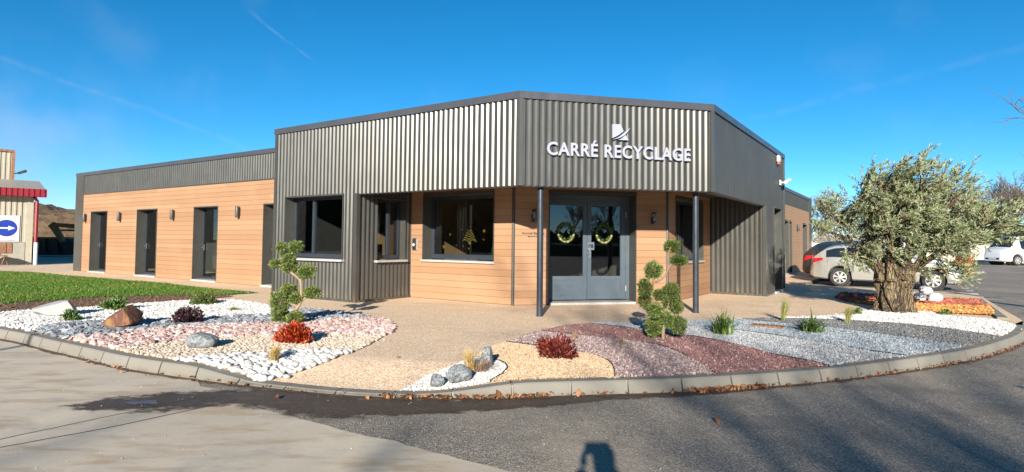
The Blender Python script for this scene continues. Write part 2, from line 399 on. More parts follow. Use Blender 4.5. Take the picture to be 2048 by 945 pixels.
def simple(name, col, rough=0.6, metal=0.0, var=0.12, scale=6.0, bump=0.0, bscale=80.0, spec=0.5, bdist=0.004):
    t = NT(name)
    n = t.noise(scale, 5)
    f = t.ramp(n, 0.3, 0.7, 1 - var, 1 + var)
    t.base(t.mix(1.0, col, t.mix(f, (0, 0, 0), (1, 1, 1)), 'MULTIPLY') if False else t.mix(t.ramp(n, 0.25, 0.75), tuple(c * (1 - var) for c in col), tuple(min(1, c * (1 + var)) for c in col)))
    t.rough(t.ramp(t.noise(scale * 3, 3), 0.3, 0.7, max(0.02, rough - 0.06), min(1, rough + 0.06)))
    t.b.inputs['Metallic'].default_value = metal
    t.b.inputs['Specular IOR Level'].default_value = spec
    if bump: t.bump(t.noise(bscale, 5), bump, bdist)
    return t.m
def pebble_mat(name, stops, rough=0.75, bscale=60, bump=0.3):
    t = NT(name)
    c = t.cr(t.island(), stops)
    n = t.noise(38, 5)
    t.base(t.mix(t.ramp(n, 0.35, 0.75, 0, 0.35), c, (0.35, 0.33, 0.30)))
    t.rough(rough); t.bump(t.noise(bscale, 4), bump, 0.004)
    return t.m
def bed_mat(name, cols, scale, rough=0.85, stops=None):
    """chippings between the real ones, shade of the gaps put into their colours"""
    t = NT(name)
    v = t.N.new('ShaderNodeTexVoronoi'); v.inputs['Scale'].default_value = scale; t.L.new(t.tc.outputs['Object'], v.inputs['Vector'])
    sep = t.N.new('ShaderNodeSeparateColor'); t.L.new(v.outputs['Color'], sep.inputs[0])
    t.base(t.cr(sep.outputs[0], cols))
    t.rough(rough); t.bump(t.math('SUBTRACT', 1.0, v.outputs['Distance']), 0.9, 0.012)
    return t.m
def leaf_mat(name, stops, rough=0.5, trans=0.25, back=None, spec=0.4, patch=None):
    t = NT(name)
    c = t.cr(t.island(), stops)
    if patch: c = t.mix(t.ramp(t.noise(0.6, 5, .65), .45, .7, 0, .8), c, patch)
    if back:
        g = t.N.new('ShaderNodeNewGeometry')
        c = t.mix(g.outputs['Backfacing'], c, back)
    t.base(c); t.rough(rough); t.b.inputs['Specular IOR Level'].default_value = spec
    tr = t.N.new('ShaderNodeBsdfTranslucent'); t.L.new(c, tr.inputs[0])
    mx = t.N.new('ShaderNodeMixShader'); mx.inputs[0].default_value = trans
    t.L.new(t.b.outputs[0], mx.inputs[1]); t.L.new(tr.outputs[0], mx.inputs[2]); t.L.new(mx.outputs[0], t.out.inputs[0])
    return t.m
MAT = {}
def mats():
    # corrugated bronze-grey steel sheet
    t = NT('bronze_sheet')
    n = t.noise(1.3, 4); st = t.noise(5, 4, vec=t.vec((6, 6, 0.5)))
    c = t.mix(t.ramp(n, 0.3, 0.7), (0.084, 0.082, 0.073), (0.096, 0.094, 0.085))
    low = t.N.new('ShaderNodeSeparateXYZ'); t.L.new(t.tc.outputs['Object'], low.inputs[0])
    dirt = t.math('MULTIPLY', t.ramp(low.outputs[2], 0.35, 0.0), t.ramp(st, 0.4, 0.75, 0.0, 0.5))
    t.base(t.mix(dirt, c, (0.24, 0.19, 0.13)))
    t.b.inputs['Metallic'].default_value = 0.5
    t.rough(t.ramp(st, 0.3, 0.7, 0.31, 0.38)); MAT['sheet'] = t.m
    MAT['cap'] = simple('anthracite_capping', (0.075, 0.076, 0.082), 0.35, 0.3, 0.08, 2)
    MAT['frame'] = simple('anthracite_frame', (0.030, 0.037, 0.048), 0.35, 0.1, 0.1, 3)
    MAT['doorpaint'] = simple('slate_blue_door_paint', (0.072, 0.095, 0.115), 0.38, 0.0, 0.08, 3)
    MAT['reveal'] = simple('grey_reveal_lining', (0.06, 0.06, 0.052), 0.42, 0.2, 0.08, 3)
    MAT['soffit'] = simple('dark_soffit', (0.05, 0.048, 0.045), 0.6)
    MAT['batten'] = simple('board_backing', (0.17, 0.09, 0.045), 0.9)
    MAT['core'] = simple('dark_wall_core', (0.045, 0.042, 0.04), 0.9)
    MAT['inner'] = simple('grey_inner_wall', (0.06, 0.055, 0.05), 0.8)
    MAT['sill'] = simple('pale_stone_sill', (0.36, 0.35, 0.33), 0.65, 0, 0.1, 12, 0.2)
    MAT['alu'] = simple('brushed_aluminium', (0.42, 0.42, 0.43), 0.35, 0.9, 0.06, 20)
    MAT['lampgrey'] = simple('grey_lamp_body', (0.085, 0.075, 0.07), 0.5, 0.3)
    MAT['white'] = simple('white_plastic', (0.50, 0.50, 0.50), 0.45)
    MAT['letter'] = simple('pale_brushed_letter', (0.285, 0.30, 0.365), 0.5, 0.0, 0.04, 8)
    MAT['lettershade'] = simple('letter_edge', (0.45, 0.47, 0.55), 0.45, 0.2)
    MAT['black'] = simple('black_plastic', (0.02, 0.02, 0.022), 0.45)
    MAT['gold'] = simple('gold_sticker', (0.33, 0.235, 0.05), 0.35, 0.4)
    MAT['ink'] = simple('dark_vinyl', (0.03, 0.025, 0.02), 0.5)
    # timber boards
    t = NT('oak_coloured_board')
    r = t.objrand(); g = t.noise(3, 6, 0.6, t.vec((1.2, 14, 60))); g2 = t.noise(1.1, 3)
    c = t.cr(r, [(0.0, (0.288, 0.163, 0.09)), (0.35, (0.317, 0.184, 0.103)), (0.7, (0.330, 0.194, 0.110)), (1.0, (0.358, 0.217, 0.128))])
    c = t.mix(t.ramp(g, 0.35, 0.7, 0, 0.3), c, (0.25, 0.125, 0.055))
    c = t.mix(t.ramp(g2, 0.4, 0.75, 0, 0.3), c, (0.40, 0.24, 0.135))
    t.base(c); t.rough(0.62); t.b.inputs['Specular IOR Level'].default_value = 0.3; t.bump(g, 0.15, 0.003); MAT['wood'] = t.m
    # resin bound beige paving
    t = NT('beige_aggregate_paving')
    sp = t.N.new('ShaderNodeTexVoronoi'); sp.inputs['Scale'].default_value = 75; t.L.new(t.tc.outputs['Object'], sp.inputs['Vector'])
    sc_ = t.N.new('ShaderNodeSeparateColor'); t.L.new(sp.outputs['Color'], sc_.inputs[0])
    c = t.cr(sc_.outputs[0], [(0.0, (0.44, 0.285, 0.16)), (0.35, (0.69, 0.48, 0.30)), (0.7, (0.79, 0.58, 0.385)), (1.0, (0.88, 0.74, 0.57))])
    big = t.noise(0.55, 5, 0.6); st = t.noise(1.0, 5, 0.6, t.vec((0.5, 2.2, 1), rot=(0, 0, 0.5)))
    c = t.mix(t.ramp(big, 0.45, 0.75, 0, 0.35), c, (0.42, 0.32, 0.205))
    c = t.mix(t.ramp(st, 0.52, 0.8, 0, 0.45), c, (0.34, 0.235, 0.135))
    t.base(c); t.rough(0.8); t.bump(t.math('SUBTRACT', 1, sp.outputs['Distance']), 0.5, 0.006); MAT['plaza'] = t.m
    # asphalt
    t = NT('worn_asphalt')
    sp = t.N.new('ShaderNodeTexVoronoi'); sp.inputs['Scale'].default_value = 120; t.L.new(t.tc.outputs['Object'], sp.inputs['Vector'])
    sc_ = t.N.new('ShaderNodeSeparateColor'); t.L.new(sp.outputs['Color'], sc_.inputs[0])
    c = t.cr(sc_.outputs[0], [(0.0, (0.085, 0.073, 0.058)), (0.55, (0.235, 0.20, 0.158)), (0.9, (0.35, 0.30, 0.24)), (1.0, (0.56, 0.50, 0.42))])
    big = t.noise(0.35, 6, 0.65); fine = t.noise(3.5, 5, 0.7)
    c = t.mix(t.ramp(big, 0.45, 0.68, 0, 0.6), c, (0.38, 0.315, 0.235))
    stn = t.noise(0.8, 5, 0.6, t.vec((1, 1.8, 1), rot=(0, 0, 0.6))); c = t.mix(t.ramp(stn, 0.5, 0.68, 0, 0.55), c, (0.12, 0.105, 0.09))
    c = t.mix(t.ramp(fine, 0.5, 0.8, 0, 0.45), c, (0.15, 0.13, 0.105))
    t.base(c); t.rough(t.ramp(fine, 0.3, 0.8, 0.8, 0.62)); t.bump(t.math('SUBTRACT', 1, sp.outputs['Distance']), 0.8, 0.008); MAT['asphalt'] = t.m
    # stained concrete apron
    t = NT('stained_concrete')
    v = t.vec((1.0, 3.2, 1), rot=(0, 0, R(-52)))
    a = t.noise(0.5, 6, 0.62); b = t.noise(1.6, 6, 0.65, v); d = t.noise(14, 5, 0.7); e = t.noise(90, 3)
    c = t.mix(t.ramp(a, 0.35, 0.7), (0.56, 0.475, 0.36), (0.44, 0.37, 0.28))
    c = t.mix(t.ramp(b, 0.47, 0.66, 0, 0.7), c, (0.36, 0.26, 0.155))
    g = t.noise(0.9, 6, 0.7, t.vec((1, 2.0, 1), rot=(0, 0, R(-50)))); c = t.mix(t.ramp(g, 0.52, 0.7, 0, 0.6), c, (0.30, 0.265, 0.225))
    c = t.mix(t.ramp(d, 0.55, 0.8, 0, 0.4), c, (0.33, 0.28, 0.22))
    c = t.mix(t.ramp(e, 0.5, 0.8, 0, 0.3), c, (0.66, 0.60, 0.5))
    t.base(c); t.rough(0.75); t.bump(t.math('ADD', t.math('MULTIPLY', d, 0.7), t.math('MULTIPLY', e, 0.3)), 0.35, 0.006); MAT['apron'] = t.m
    # kerb concrete
    t = NT('kerb_concrete')
    a = t.noise(2.5, 5); d = t.noise(160, 3); r = t.objrand()
    c = t.mix(t.ramp(a, 0.3, 0.7), (0.20, 0.188, 0.16), (0.178, 0.168, 0.142))
    c = t.mix(t.math('MULTIPLY', r, 0.35), c, (0.175, 0.152, 0.12))
    s3 = t.N.new('ShaderNodeSeparateXYZ'); t.L.new(t.tc.outputs['Object'], s3.inputs[0])
    dirt = t.math('MULTIPLY', t.ramp(s3.outputs[2], -0.06, -0.125), t.ramp(t.noise(7, 5), 0.35, 0.65, 0, 0.6))
    c = t.mix(dirt, c, (0.12, 0.08, 0.045))
    t.base(c); t.rough(0.85); t.bump(d, 0.25, 0.003); MAT['kerb'] = t.m
    MAT['mortar'] = simple('pale_mortar', (0.25, 0.235, 0.20), 0.9, 0, 0.1, 20, 0.3)
    t = NT('topsoil'); a = t.noise(9, 6, 0.7); b = t.noise(60, 4)
    t.base(t.cr(a, [(0.25, (0.085, 0.045, 0.024)), (0.5, (0.15, 0.085, 0.05)), (0.8, (0.23, 0.15, 0.095))])); t.rough(0.95); t.bump(t.math('ADD', a, t.math('MULTIPLY', b, 0.5)), 1.0, 0.05); MAT['soil'] = t.m
    t = NT('turf'); a = t.noise(0.7, 6, .65); b = t.noise(30, 4)
    t.base(t.mix(t.ramp(b, 0.3, 0.7), t.mix(t.ramp(a, 0.3, 0.7), (0.045, 0.10, 0.010), (0.07, 0.14, 0.016)), (0.022, 0.05, 0.006))); t.rough(0.9); t.bump(b, 0.8, 0.03); MAT['turf'] = t.m
    MAT['blade'] = leaf_mat('grass_blade', patch=(0.17, 0.20, 0.035), stops= [(0, (0.04, 0.10, 0.008)), (0.6, (0.085, 0.19, 0.016)), (0.93, (0.14, 0.27, 0.03)), (1, (0.42, 0.36, 0.16))], rough=0.55, trans=0.3)
    t = NT('field_ground'); a = t.noise(0.15, 6); b = t.noise(2.5, 5)
    t.base(t.mix(t.ramp(a, 0.35, 0.65), t.mix(t.ramp(b, 0.3, 0.7), (0.10, 0.12, 0.045), (0.14, 0.13, 0.06)), (0.19, 0.14, 0.085))); t.rough(0.95); MAT['field'] = t.m
    t = NT('sandy_spoil'); a = t.noise(0.22, 7, 0.65); b = t.noise(2.0, 6, 0.7); d = t.voro(1.1)
    c = t.cr(a, [(0.3, (0.065, 0.038, 0.018)), (0.5, (0.125, 0.078, 0.038)), (0.75, (0.18, 0.12, 0.062))])
    t.base(t.mix(t.ramp(b, 0.5, 0.75, 0, 0.6), c, (0.045, 0.03, 0.015))); t.rough(0.95); t.bump(t.math('ADD', b, d), 1.0, 0.4); MAT['spoil'] = t.m
    # glass: clear pane with mirror-like reflection
    t = NT('window_glass')
    tr = t.N.new('ShaderNodeBsdfTransparent'); tr.inputs[0].default_value = (0.80, 0.83, 0.82, 1)
    gl = t.N.new('ShaderNodeBsdfGlossy'); gl.inputs['Roughness'].default_value = 0.008; gl.inputs[0].default_value = (0.95, 0.97, 1, 1)
    fr = t.N.new('ShaderNodeFresnel'); gg = t.N.new('ShaderNodeNewGeometry'); t.L.new(t.ramp(gg.outputs['Backfacing'], 0, 1, 1.55, 1 / 1.55, False), fr.inputs[0])
    mx = t.N.new('ShaderNodeMixShader'); t.L.new(fr.outputs[0], mx.inputs[0]); t.L.new(tr.outputs[0], mx.inputs[1]); t.L.new(gl.outputs[0], mx.inputs[2]); t.L.new(mx.outputs[0], t.out.inputs[0])
    MAT['glass'] = t.m
    t = NT('car_glass'); t.base((0.012, 0.016, 0.02)); t.rough(0.03); t.b.inputs['Specular IOR Level'].default_value = 0.8; MAT['carglass'] = t.m
    # bark
    t = NT('olive_bark'); a = t.noise(7, 7, 0.7, t.vec((1, 1, 0.35))); b = t.noise(30, 5, 0.7); d = t.voro(9, 'F1', 'Distance', t.vec((1, 1, 0.3)))
    c = t.cr(a, [(0.3, (0.035, 0.024, 0.014)), (0.45, (0.13, 0.09, 0.05)), (0.56, (0.27, 0.20, 0.11)), (0.72, (0.38, 0.30, 0.18))])
    t.base(t.mix(t.ramp(b, 0.5, 0.75, 0, 0.5), c, (0.09, 0.065, 0.04))); t.rough(0.9); MAT['olivebark'] = t.m
    cr_ = t.voro(24, 'DISTANCE_TO_EDGE', 'Distance', t.vec((1, 1, 0.16))); src = t.b.inputs['Base Color'].links[0].from_socket
    t.base(t.mix(t.math('MULTIPLY', t.ramp(cr_, 0.0, 0.06, 0.8, 0.0), t.ramp(b, 0.42, 0.62)), src, (0.018, 0.012, 0.008)))
    t.bump(t.math('ADD', t.math('ADD', a, t.math('MULTIPLY', b, 0.4)), t.math('MULTIPLY', t.ramp(cr_, 0.0, 0.2), 1.4)), 1.0, 0.07)
    t = NT('grey_bark'); a = t.noise(6, 6, 0.7, t.vec((1, 1, 0.3)))
    t.base(t.cr(a, [(0.3, (0.05, 0.038, 0.028)), (0.55, (0.12, 0.092, 0.066)), (0.8, (0.20, 0.165, 0.125))])); t.rough(0.9); t.bump(a, 0.8, 0.02); MAT['bark'] = t.m
    t = NT('winter_twig'); t.base(t.cr(t.objrand(), [(0, (0.115, 0.082, 0.055)), (0.5, (0.17, 0.125, 0.08)), (1, (0.21, 0.155, 0.095))])); t.rough(0.85); MAT['twig'] = t.m
    MAT['stem'] = simple('pale_stem', (0.30, 0.20, 0.12), 0.8, 0, 0.2, 30, 0.4)
    MAT['oliveleaf'] = leaf_mat('olive_leaf', [(0, (0.03, 0.055, 0.014)), (0.45, (0.085, 0.14, 0.03)), (0.8, (0.18, 0.235, 0.075)), (1, (0.27, 0.28, 0.13))], 0.5, 0.15, (0.29, 0.33, 0.21), 0.3)
    MAT['cypress'] = leaf_mat('cypress_spray', [(0, (0.03, 0.052, 0.014)), (0.35, (0.09, 0.14, 0.035)), (0.7, (0.22, 0.28, 0.07)), (1, (0.40, 0.45, 0.13))], 0.6, 0.2)
    MAT['greenleaf'] = leaf_mat('green_leaf', [(0, (0.03, 0.07, 0.015)), (0.6, (0.075, 0.15, 0.03)), (1, (0.20, 0.27, 0.07))], 0.4, 0.2)
    MAT['boxleaf'] = leaf_mat('box_leaf', [(0, (0.045, 0.075, 0.018)), (0.6, (0.10, 0.15, 0.035)), (1, (0.24, 0.27, 0.08))], 0.4, 0.2)
    MAT['purpleleaf'] = leaf_mat('purple_leaf', [(0, (0.018, 0.010, 0.012)), (0.6, (0.05, 0.022, 0.028)), (1, (0.11, 0.05, 0.055))], 0.45, 0.1)
    MAT['redleaf'] = leaf_mat('red_leaf', [(0, (0.14, 0.012, 0.006)), (0.5, (0.36, 0.03, 0.012)), (0.85, (0.55, 0.09, 0.02)), (1, (0.6, 0.26, 0.05))], 0.45, 0.3)
    MAT['maroonleaf'] = leaf_mat('maroon_leaf', [(0, (0.05, 0.008, 0.008)), (0.6, (0.15, 0.022, 0.018)), (1, (0.32, 0.07, 0.035))], 0.45, 0.2)
    MAT['strap'] = leaf_mat('strap_leaf', [(0, (0.04, 0.08, 0.014)), (0.6, (0.10, 0.17, 0.032)), (0.93, (0.21, 0.28, 0.07)), (1, (0.50, 0.44, 0.11))], 0.35, 0.25)
    MAT['drygrass'] = leaf_mat('dry_grass', [(0, (0.40, 0.26, 0.09)), (0.6, (0.62, 0.45, 0.17)), (1, (0.72, 0.58, 0.30))], 0.6, 0.25)
    MAT['browngrass'] = leaf_mat('brown_grass', [(0, (0.22, 0.12, 0.07)), (0.6, (0.42, 0.27, 0.17)), (1, (0.58, 0.45, 0.33))], 0.6, 0.2)
    MAT['feathergrass'] = leaf_mat('green_gold_grass', [(0, (0.14, 0.18, 0.04)), (0.6, (0.32, 0.33, 0.09)), (1, (0.55, 0.48, 0.2))], 0.5, 0.25)
    MAT['deadleaf'] = leaf_mat('dead_leaf', [(0, (0.09, 0.035, 0.016)), (0.5, (0.20, 0.088, 0.038)), (1, (0.36, 0.18, 0.085))], 0.65, 0.15)
    MAT['ivy'] = leaf_mat('dark_evergreen', [(0, (0.012, 0.022, 0.010)), (0.6, (0.03, 0.05, 0.02)), (1, (0.07, 0.09, 0.035))], 0.5, 0.1)
    # stones
    MAT['p_white'] = pebble_mat('white_pebble', [(0, (0.42, 0.40, 0.37)), (0.5, (0.56, 0.545, 0.52)), (1, (0.66, 0.65, 0.62))])
    MAT['p_grey'] = pebble_mat('blue_grey_slate', [(0, (0.105, 0.119, 0.140)), (0.5, (0.196, 0.217, 0.245)), (0.85, (0.294, 0.315, 0.343)), (1, (0.406, 0.420, 0.434))])
    MAT['p_pink'] = pebble_mat('pink_marble_chip', [(0, (0.300, 0.173, 0.150)), (0.5, (0.435, 0.285, 0.255)), (0.85, (0.525, 0.405, 0.367)), (1, (0.585, 0.525, 0.495))])
    MAT['p_cream'] = pebble_mat('cream_pebble', [(0, (0.360, 0.274, 0.187)), (0.5, (0.490, 0.403, 0.310)), (0.85, (0.554, 0.490, 0.403)), (1, (0.446, 0.288, 0.216))])
    MAT['c_beige'] = pebble_mat('beige_chip', [(0, (0.30, 0.19, 0.10)), (0.5, (0.46, 0.32, 0.185)), (1, (0.58, 0.44, 0.29))])
    MAT['c_mauve'] = pebble_mat('mauve_chip', [(0, (0.111, 0.064, 0.064)), (0.5, (0.230, 0.145, 0.140)), (0.85, (0.357, 0.264, 0.246)), (1, (0.527, 0.459, 0.425))])
    MAT['c_purple'] = pebble_mat('plum_chip', [(0, (0.085, 0.03, 0.03)), (0.6, (0.17, 0.062, 0.06)), (0.93, (0.27, 0.12, 0.11)), (1, (0.55, 0.40, 0.36))])
    MAT['c_grey'] = pebble_mat('pale_grey_chip', [(0, (0.130, 0.137, 0.151)), (0.5, (0.259, 0.274, 0.288)), (1, (0.432, 0.439, 0.446))])
    MAT['c_blue'] = pebble_mat('blue_grey_chip', [(0, (0.086, 0.112, 0.137)), (0.5, (0.166, 0.205, 0.238)), (1, (0.317, 0.353, 0.382))])
    MAT['c_dark'] = pebble_mat('dark_slate_chip', [(0, (0.038, 0.041, 0.045)), (0.6, (0.090, 0.098, 0.101)), (1, (0.203, 0.210, 0.210))])
    MAT['c_white'] = pebble_mat('white_marble_chip', [(0, (0.32, 0.31, 0.30)), (0.5, (0.54, 0.53, 0.51)), (1, (0.70, 0.69, 0.67))])
    MAT['m_red'] = pebble_mat('red_bark_chip', [(0, (0.16, 0.022, 0.010)), (0.6, (0.36, 0.055, 0.022)), (1, (0.52, 0.13, 0.05))])
    MAT['m_orange'] = pebble_mat('orange_bark_chip', [(0, (0.288, 0.099, 0.013)), (0.6, (0.540, 0.216, 0.027)), (1, (0.666, 0.342, 0.072))])
    t = NT('veined_grey_rock'); a = t.noise(13, 7, 0.75, dist=1.5); b = t.noise(26, 6, 0.7, dist=2.5)
    c = t.cr(a, [(0.36, (0.045, 0.052, 0.06)), (0.48, (0.16, 0.175, 0.185)), (0.62, (0.33, 0.35, 0.355))])
    t.base(t.mix(t.ramp(b, 0.52, 0.62), c, (0.42, 0.42, 0.40))); t.rough(0.8); t.bump(t.math('ADD', a, b), 0.7, 0.03); MAT['r_grey'] = t.m
    t = NT('pale_rock'); a = t.noise(3, 6, 0.65); b = t.noise(30, 4)
    t.base(t.mix(t.ramp(a, 0.3, 0.7), (0.27, 0.27, 0.258), (0.36, 0.355, 0.34))); t.rough(0.85); t.bump(t.math('ADD', a, t.math('MULTIPLY', b, 0.3)), 0.6, 0.03); MAT['r_pale'] = t.m
    t = NT('rust_rock'); a = t.noise(3.2, 7, 0.7, dist=0.8); b = t.noise(22, 5)
    c = t.cr(a, [(0.3, (0.06, 0.025, 0.016)), (0.46, (0.13, 0.05, 0.03)), (0.56, (0.26, 0.14, 0.045)), (0.75, (0.16, 0.062, 0.036))])
    t.base(c); t.rough(0.8); t.bump(t.math('ADD', a, t.math('MULTIPLY', b, 0.3)), 0.8, 0.04); MAT['r_rust'] = t.m
    MAT['r_white'] = simple('white_cobble', (0.55, 0.545, 0.53), 0.7, 0, 0.05, 10, 0.2)
    MAT['edging'] = simple('dark_edging', (0.035, 0.03, 0.028), 0.7)
    MAT['rust'] = simple('rusty_iron', (0.24, 0.12, 0.065), 0.8, 0.2, 0.35, 18, 0.5)
    MAT['line'] = simple('road_paint', (0.60, 0.59, 0.56), 0.7, 0, 0.25, 9)
    # cars
    def paint(name, c, metal=0.6, rough=0.28):
        t = NT(name); t.base(c); t.b.inputs['Metallic'].default_value = metal; t.rough(rough)
        t.b.inputs['Coat Weight'].default_value = 1.0; t.b.inputs['Coat Roughness'].default_value = 0.04
        return t.m
    MAT['silver'] = paint('silver_car_paint', (0.47, 0.45, 0.405), 0.55, 0.3)
    MAT['blackcar'] = paint('black_car_paint', (0.012, 0.012, 0.014), 0.0, 0.3)
    MAT['whitecar'] = paint('white_van_paint', (0.62, 0.63, 0.65), 0.0, 0.35)
    MAT['tyre'] = simple('tyre_rubber', (0.028, 0.026, 0.025), 0.85, 0, 0.2, 20)
    MAT['rim'] = simple('alloy_rim', (0.62, 0.61, 0.58), 0.35, 0.6, 0.04)
    t = NT('tail_lamp'); t.base((0.42, 0.01, 0.015)); t.rough(0.15); MAT['tail'] = t.m
    t = NT('head_lamp'); t.base((0.55, 0.57, 0.6)); t.rough(0.08); t.b.inputs['Metallic'].default_value = 0.5; MAT['head'] = t.m
    MAT['trim'] = simple('dark_car_trim', (0.022, 0.022, 0.024), 0.6)
    # hangar and yard
    MAT['cream'] = simple('cream_sheet', (0.36, 0.325, 0.25), 0.5, 0.1, 0.08, 3)
    MAT['redsheet'] = simple('crimson_sheet', (0.22, 0.012, 0.022), 0.45, 0.1, 0.1, 3)
    MAT['brick'] = simple('painted_blockwork', (0.28, 0.26, 0.21), 0.85, 0, 0.1, 5, 0.4)
    MAT['signblue'] = simple('sign_blue', (0.008, 0.03, 0.26), 0.45)
    MAT['orange'] = simple('orange_plastic', (0.72, 0.13, 0.02), 0.5)
    MAT['machine'] = simple('worn_machine_paint', (0.34, 0.13, 0.03), 0.6, 0.1, 0.3, 4)
    MAT['steel'] = simple('dark_steel', (0.05, 0.048, 0.045), 0.55, 0.5, 0.3, 5)
    MAT['galv'] = simple('galvanised_steel', (0.42, 0.43, 0.44), 0.5, 0.6)
    MAT['bank'] = simple('pale_render', (0.55, 0.48, 0.38), 0.9, 0, 0.12, 1.2, 0.4, 20)
    MAT['skin'] = simple('skin', (0.42, 0.25, 0.17), 0.55)
    MAT['coat'] = simple('dark_coat', (0.03, 0.035, 0.05), 0.9)
    t = NT('standing_water'); t.base((0.03, 0.025, 0.02)); t.rough(0.08); t.bump(t.noise(30, 4), 0.25, 0.01); t.b.inputs['Specular IOR Level'].default_value = 0.7; MAT['water'] = t.m
mats()

# ================================================================== GROUND
KL = relax(smooth_line([(-11.3, 10.75), (-9.1, 9.47)] + DATA['kerb_base'] + [(8.15, 9.45), (8.55, 9.95)], 0.12), 6)
def offset_line(pts, d):
    out = []
    for i in range(len(pts)):
        a = Vector(pts[max(i - 1, 0)]); b = Vector(pts[min(i + 1, len(pts) - 1)])
        t = (b - a).normalized(); n = Vector((-t.y, t.x))
        out.append((pts[i][0] + n.x * d, pts[i][1] + n.y * d))
    return out
KIN = offset_line(KL, 0.165)          # back edge of the kerb
def ground():
    # field to the horizon
    m = MB(); n = 48
    m.add([(1500 * math.cos(2 * math.pi * i / n), 1500 * math.sin(2 * math.pi * i / n), -0.34) for i in range(n)], [tuple(range(n))])
    m.build('ground', MAT['field'], kind='structure')
    # asphalt roadway
    nx, ny = 64, 64
    xs = np.linspace(-70, 90, nx); ys = np.linspace(-60, 62, ny)
    V = np.array([(x, y, rz(x, y)) for y in ys for x in xs]); F = [(j * nx + i, j * nx + i + 1, (j + 1) * nx + i + 1, (j + 1) * nx + i) for j in range(ny - 1) for i in range(nx - 1)]
    link_mesh('road', np_mesh('road', V, np.array(F)), MAT['asphalt'], kind='structure')
    # concrete apron west of the asphalt, with its saw-cut channel
    edge = DATA['asphalt_edge']
    poly = [(-40, 40), (-40, -20), (5.5, -20), (4.2, 0.0), (2.6, 1.7), (1.2, 2.95), (0.5, 3.45)] + [(x + random.uniform(-.015, .015), y + random.uniform(-.015, .015)) for x, y in smooth_line(edge[::-1], 0.1)] + [(-2.55, 5.55), (-2.95, 5.75)] + [p for p in KL[::-1] if p[0] < -3.0] + [(-12, 14), (-12, 40)]
    sheet('concrete_apron', poly, lambda x, y: rz(x, y), MAT['apron'], 0.004, 3.0, kind='structure')
    for nm, L, w in (('jointA', [(-3.9, 3.64), (-3.53, 4.19), (-2.76, 5.34)], 0.010), ('jointB', [(-3.7, 3.65), (-3.39, 4.03), (-2.97, 4.47), (-2.37, 5.28)], 0.013)):
        mm = MB(); P = smooth_line(L, 0.15); P = [(x + random.uniform(-.006, .006), y + random.uniform(-.006, .006)) for x, y in P]
        A, Bq = offset_line(P, w / 2), offset_line(P, -w / 2)
        v = [(x, y, rz(x, y) + 0.007) for x, y in A] + [(x, y, rz(x, y) + 0.007) for x, y in Bq]; k = len(P)
        mm.add(v, [(i, k + i, k + i + 1, i + 1) for i in range(k - 1)])
        mm.build('slab_joint', MAT['edging'], kind='structure')
    # plaza
    kin = [p for p in KIN]
    poly = kin + [(8.95, 10.55), (11.45, 14.55), (12.75, 16.75), (9.42, 19.75), (7.9, 17.3), (10.35, 20.9), (10.6, 21.4), (15.8, 29.5), (17.5, 33), (0, 36), (-24, 36), (-24, 23.5), (-20.5, 22.5), (-11.3, 12.3)]
    # wing pavement nose and car park edge handled by the polygon above
    poly = kin + [(8.95, 10.5), (11.5, 14.5), (12.75, 16.4), (9.3, 19.6), (10.5, 21.1), (16.2, 29.8), (0, 38), (-22, 38), (-21.5, 23.2), (-11.4, 12.3)]
    sheet('plaza_paving', poly, hz, MAT['plaza'], 0.0, 0.2, (-4.0, 0.8, 5.0, 7.6), kind='structure')
    # vertical faces of the paving where the car park lies lower
    mm = MB()
    E_ = [(8.6, 10.1), (8.95, 10.5), (11.5, 14.5), (12.75, 16.4), (9.3, 19.6), (10.5, 21.1), (16.2, 29.8)]
    for a, b in zip(E_, E_[1:]):
        mm.add([(a[0], a[1], -0.2), (b[0], b[1], -0.2), (b[0], b[1], -0.002), (a[0], a[1], -0.002)], [(0, 1, 2, 3)])
    mm.build('paving_edge', MAT['kerb'], kind='structure')
    # lawn and soil
    ragged = lambda L, s=.05: [(x + random.uniform(-s, s), y + random.uniform(-s, s)) for x, y in smooth_line(L, .16)]
    lawn = [(-21.0, 23.0)] + DATA['lawn'][:6] + ragged([(-6.35, 13.95)] + DATA['lawn'][6:]) + [(-11.8, 13.0), (-13.5, 15)]
    lawn_o = sheet('lawn', lawn, hz, MAT['turf'], 0.009, 0.6, kind='structure')
    soil = [(-6.5, 13.75), (-6.2, 13.35), (-6.65, 12.43)] + DATA['bedL_top'][::-1][1:] + [(-9.4, 10.05), (-11.2, 11.0), (-12.2, 12.8), (-9.69, 11.6), (-9.33, 12.3), (-8.82, 13.1), (-7.79, 13.7)]
    sheet('soil_strip', soil, hz, MAT['soil'], 0.005, 0.5, kind='structure')
    # turf blades
    N = 75000
    P = np.column_stack([RNG.uniform(-21, -6, N * 3), RNG.uniform(11.2, 23, N * 3)]); P = P[inpoly(P, lawn)][:N]
    n = len(P); a = RNG.uniform(0, 2 * np.pi, n); h = RNG.uniform(.02, .05, n); w = RNG.uniform(.006, .012, n)
    dx, dy = np.cos(a), np.sin(a); lean = RNG.normal(0, .02, (n, 2))
    V = np.empty((n, 3, 3)); z0 = .009
    V[:, 0] = np.column_stack([P[:, 0] - dx * w, P[:, 1] - dy * w, np.full(n, z0)]); V[:, 1] = np.column_stack([P[:, 0] + dx * w, P[:, 1] + dy * w, np.full(n, z0)])
    V[:, 2] = np.column_stack([P[:, 0] + lean[:, 0], P[:, 1] + lean[:, 1], z0 + h])
    link_mesh('grass', np_mesh('grass', V.reshape(-1, 3), np.arange(n * 3).reshape(n, 3)), MAT['blade'], label='short mown green grass of the lawn beside the long wing', cat='grass', kind='stuff')
    Q = P[RNG.integers(0, n, 170)]; a2 = RNG.uniform(0, 6.28, 170); s2 = RNG.uniform(.015, .035, 170)
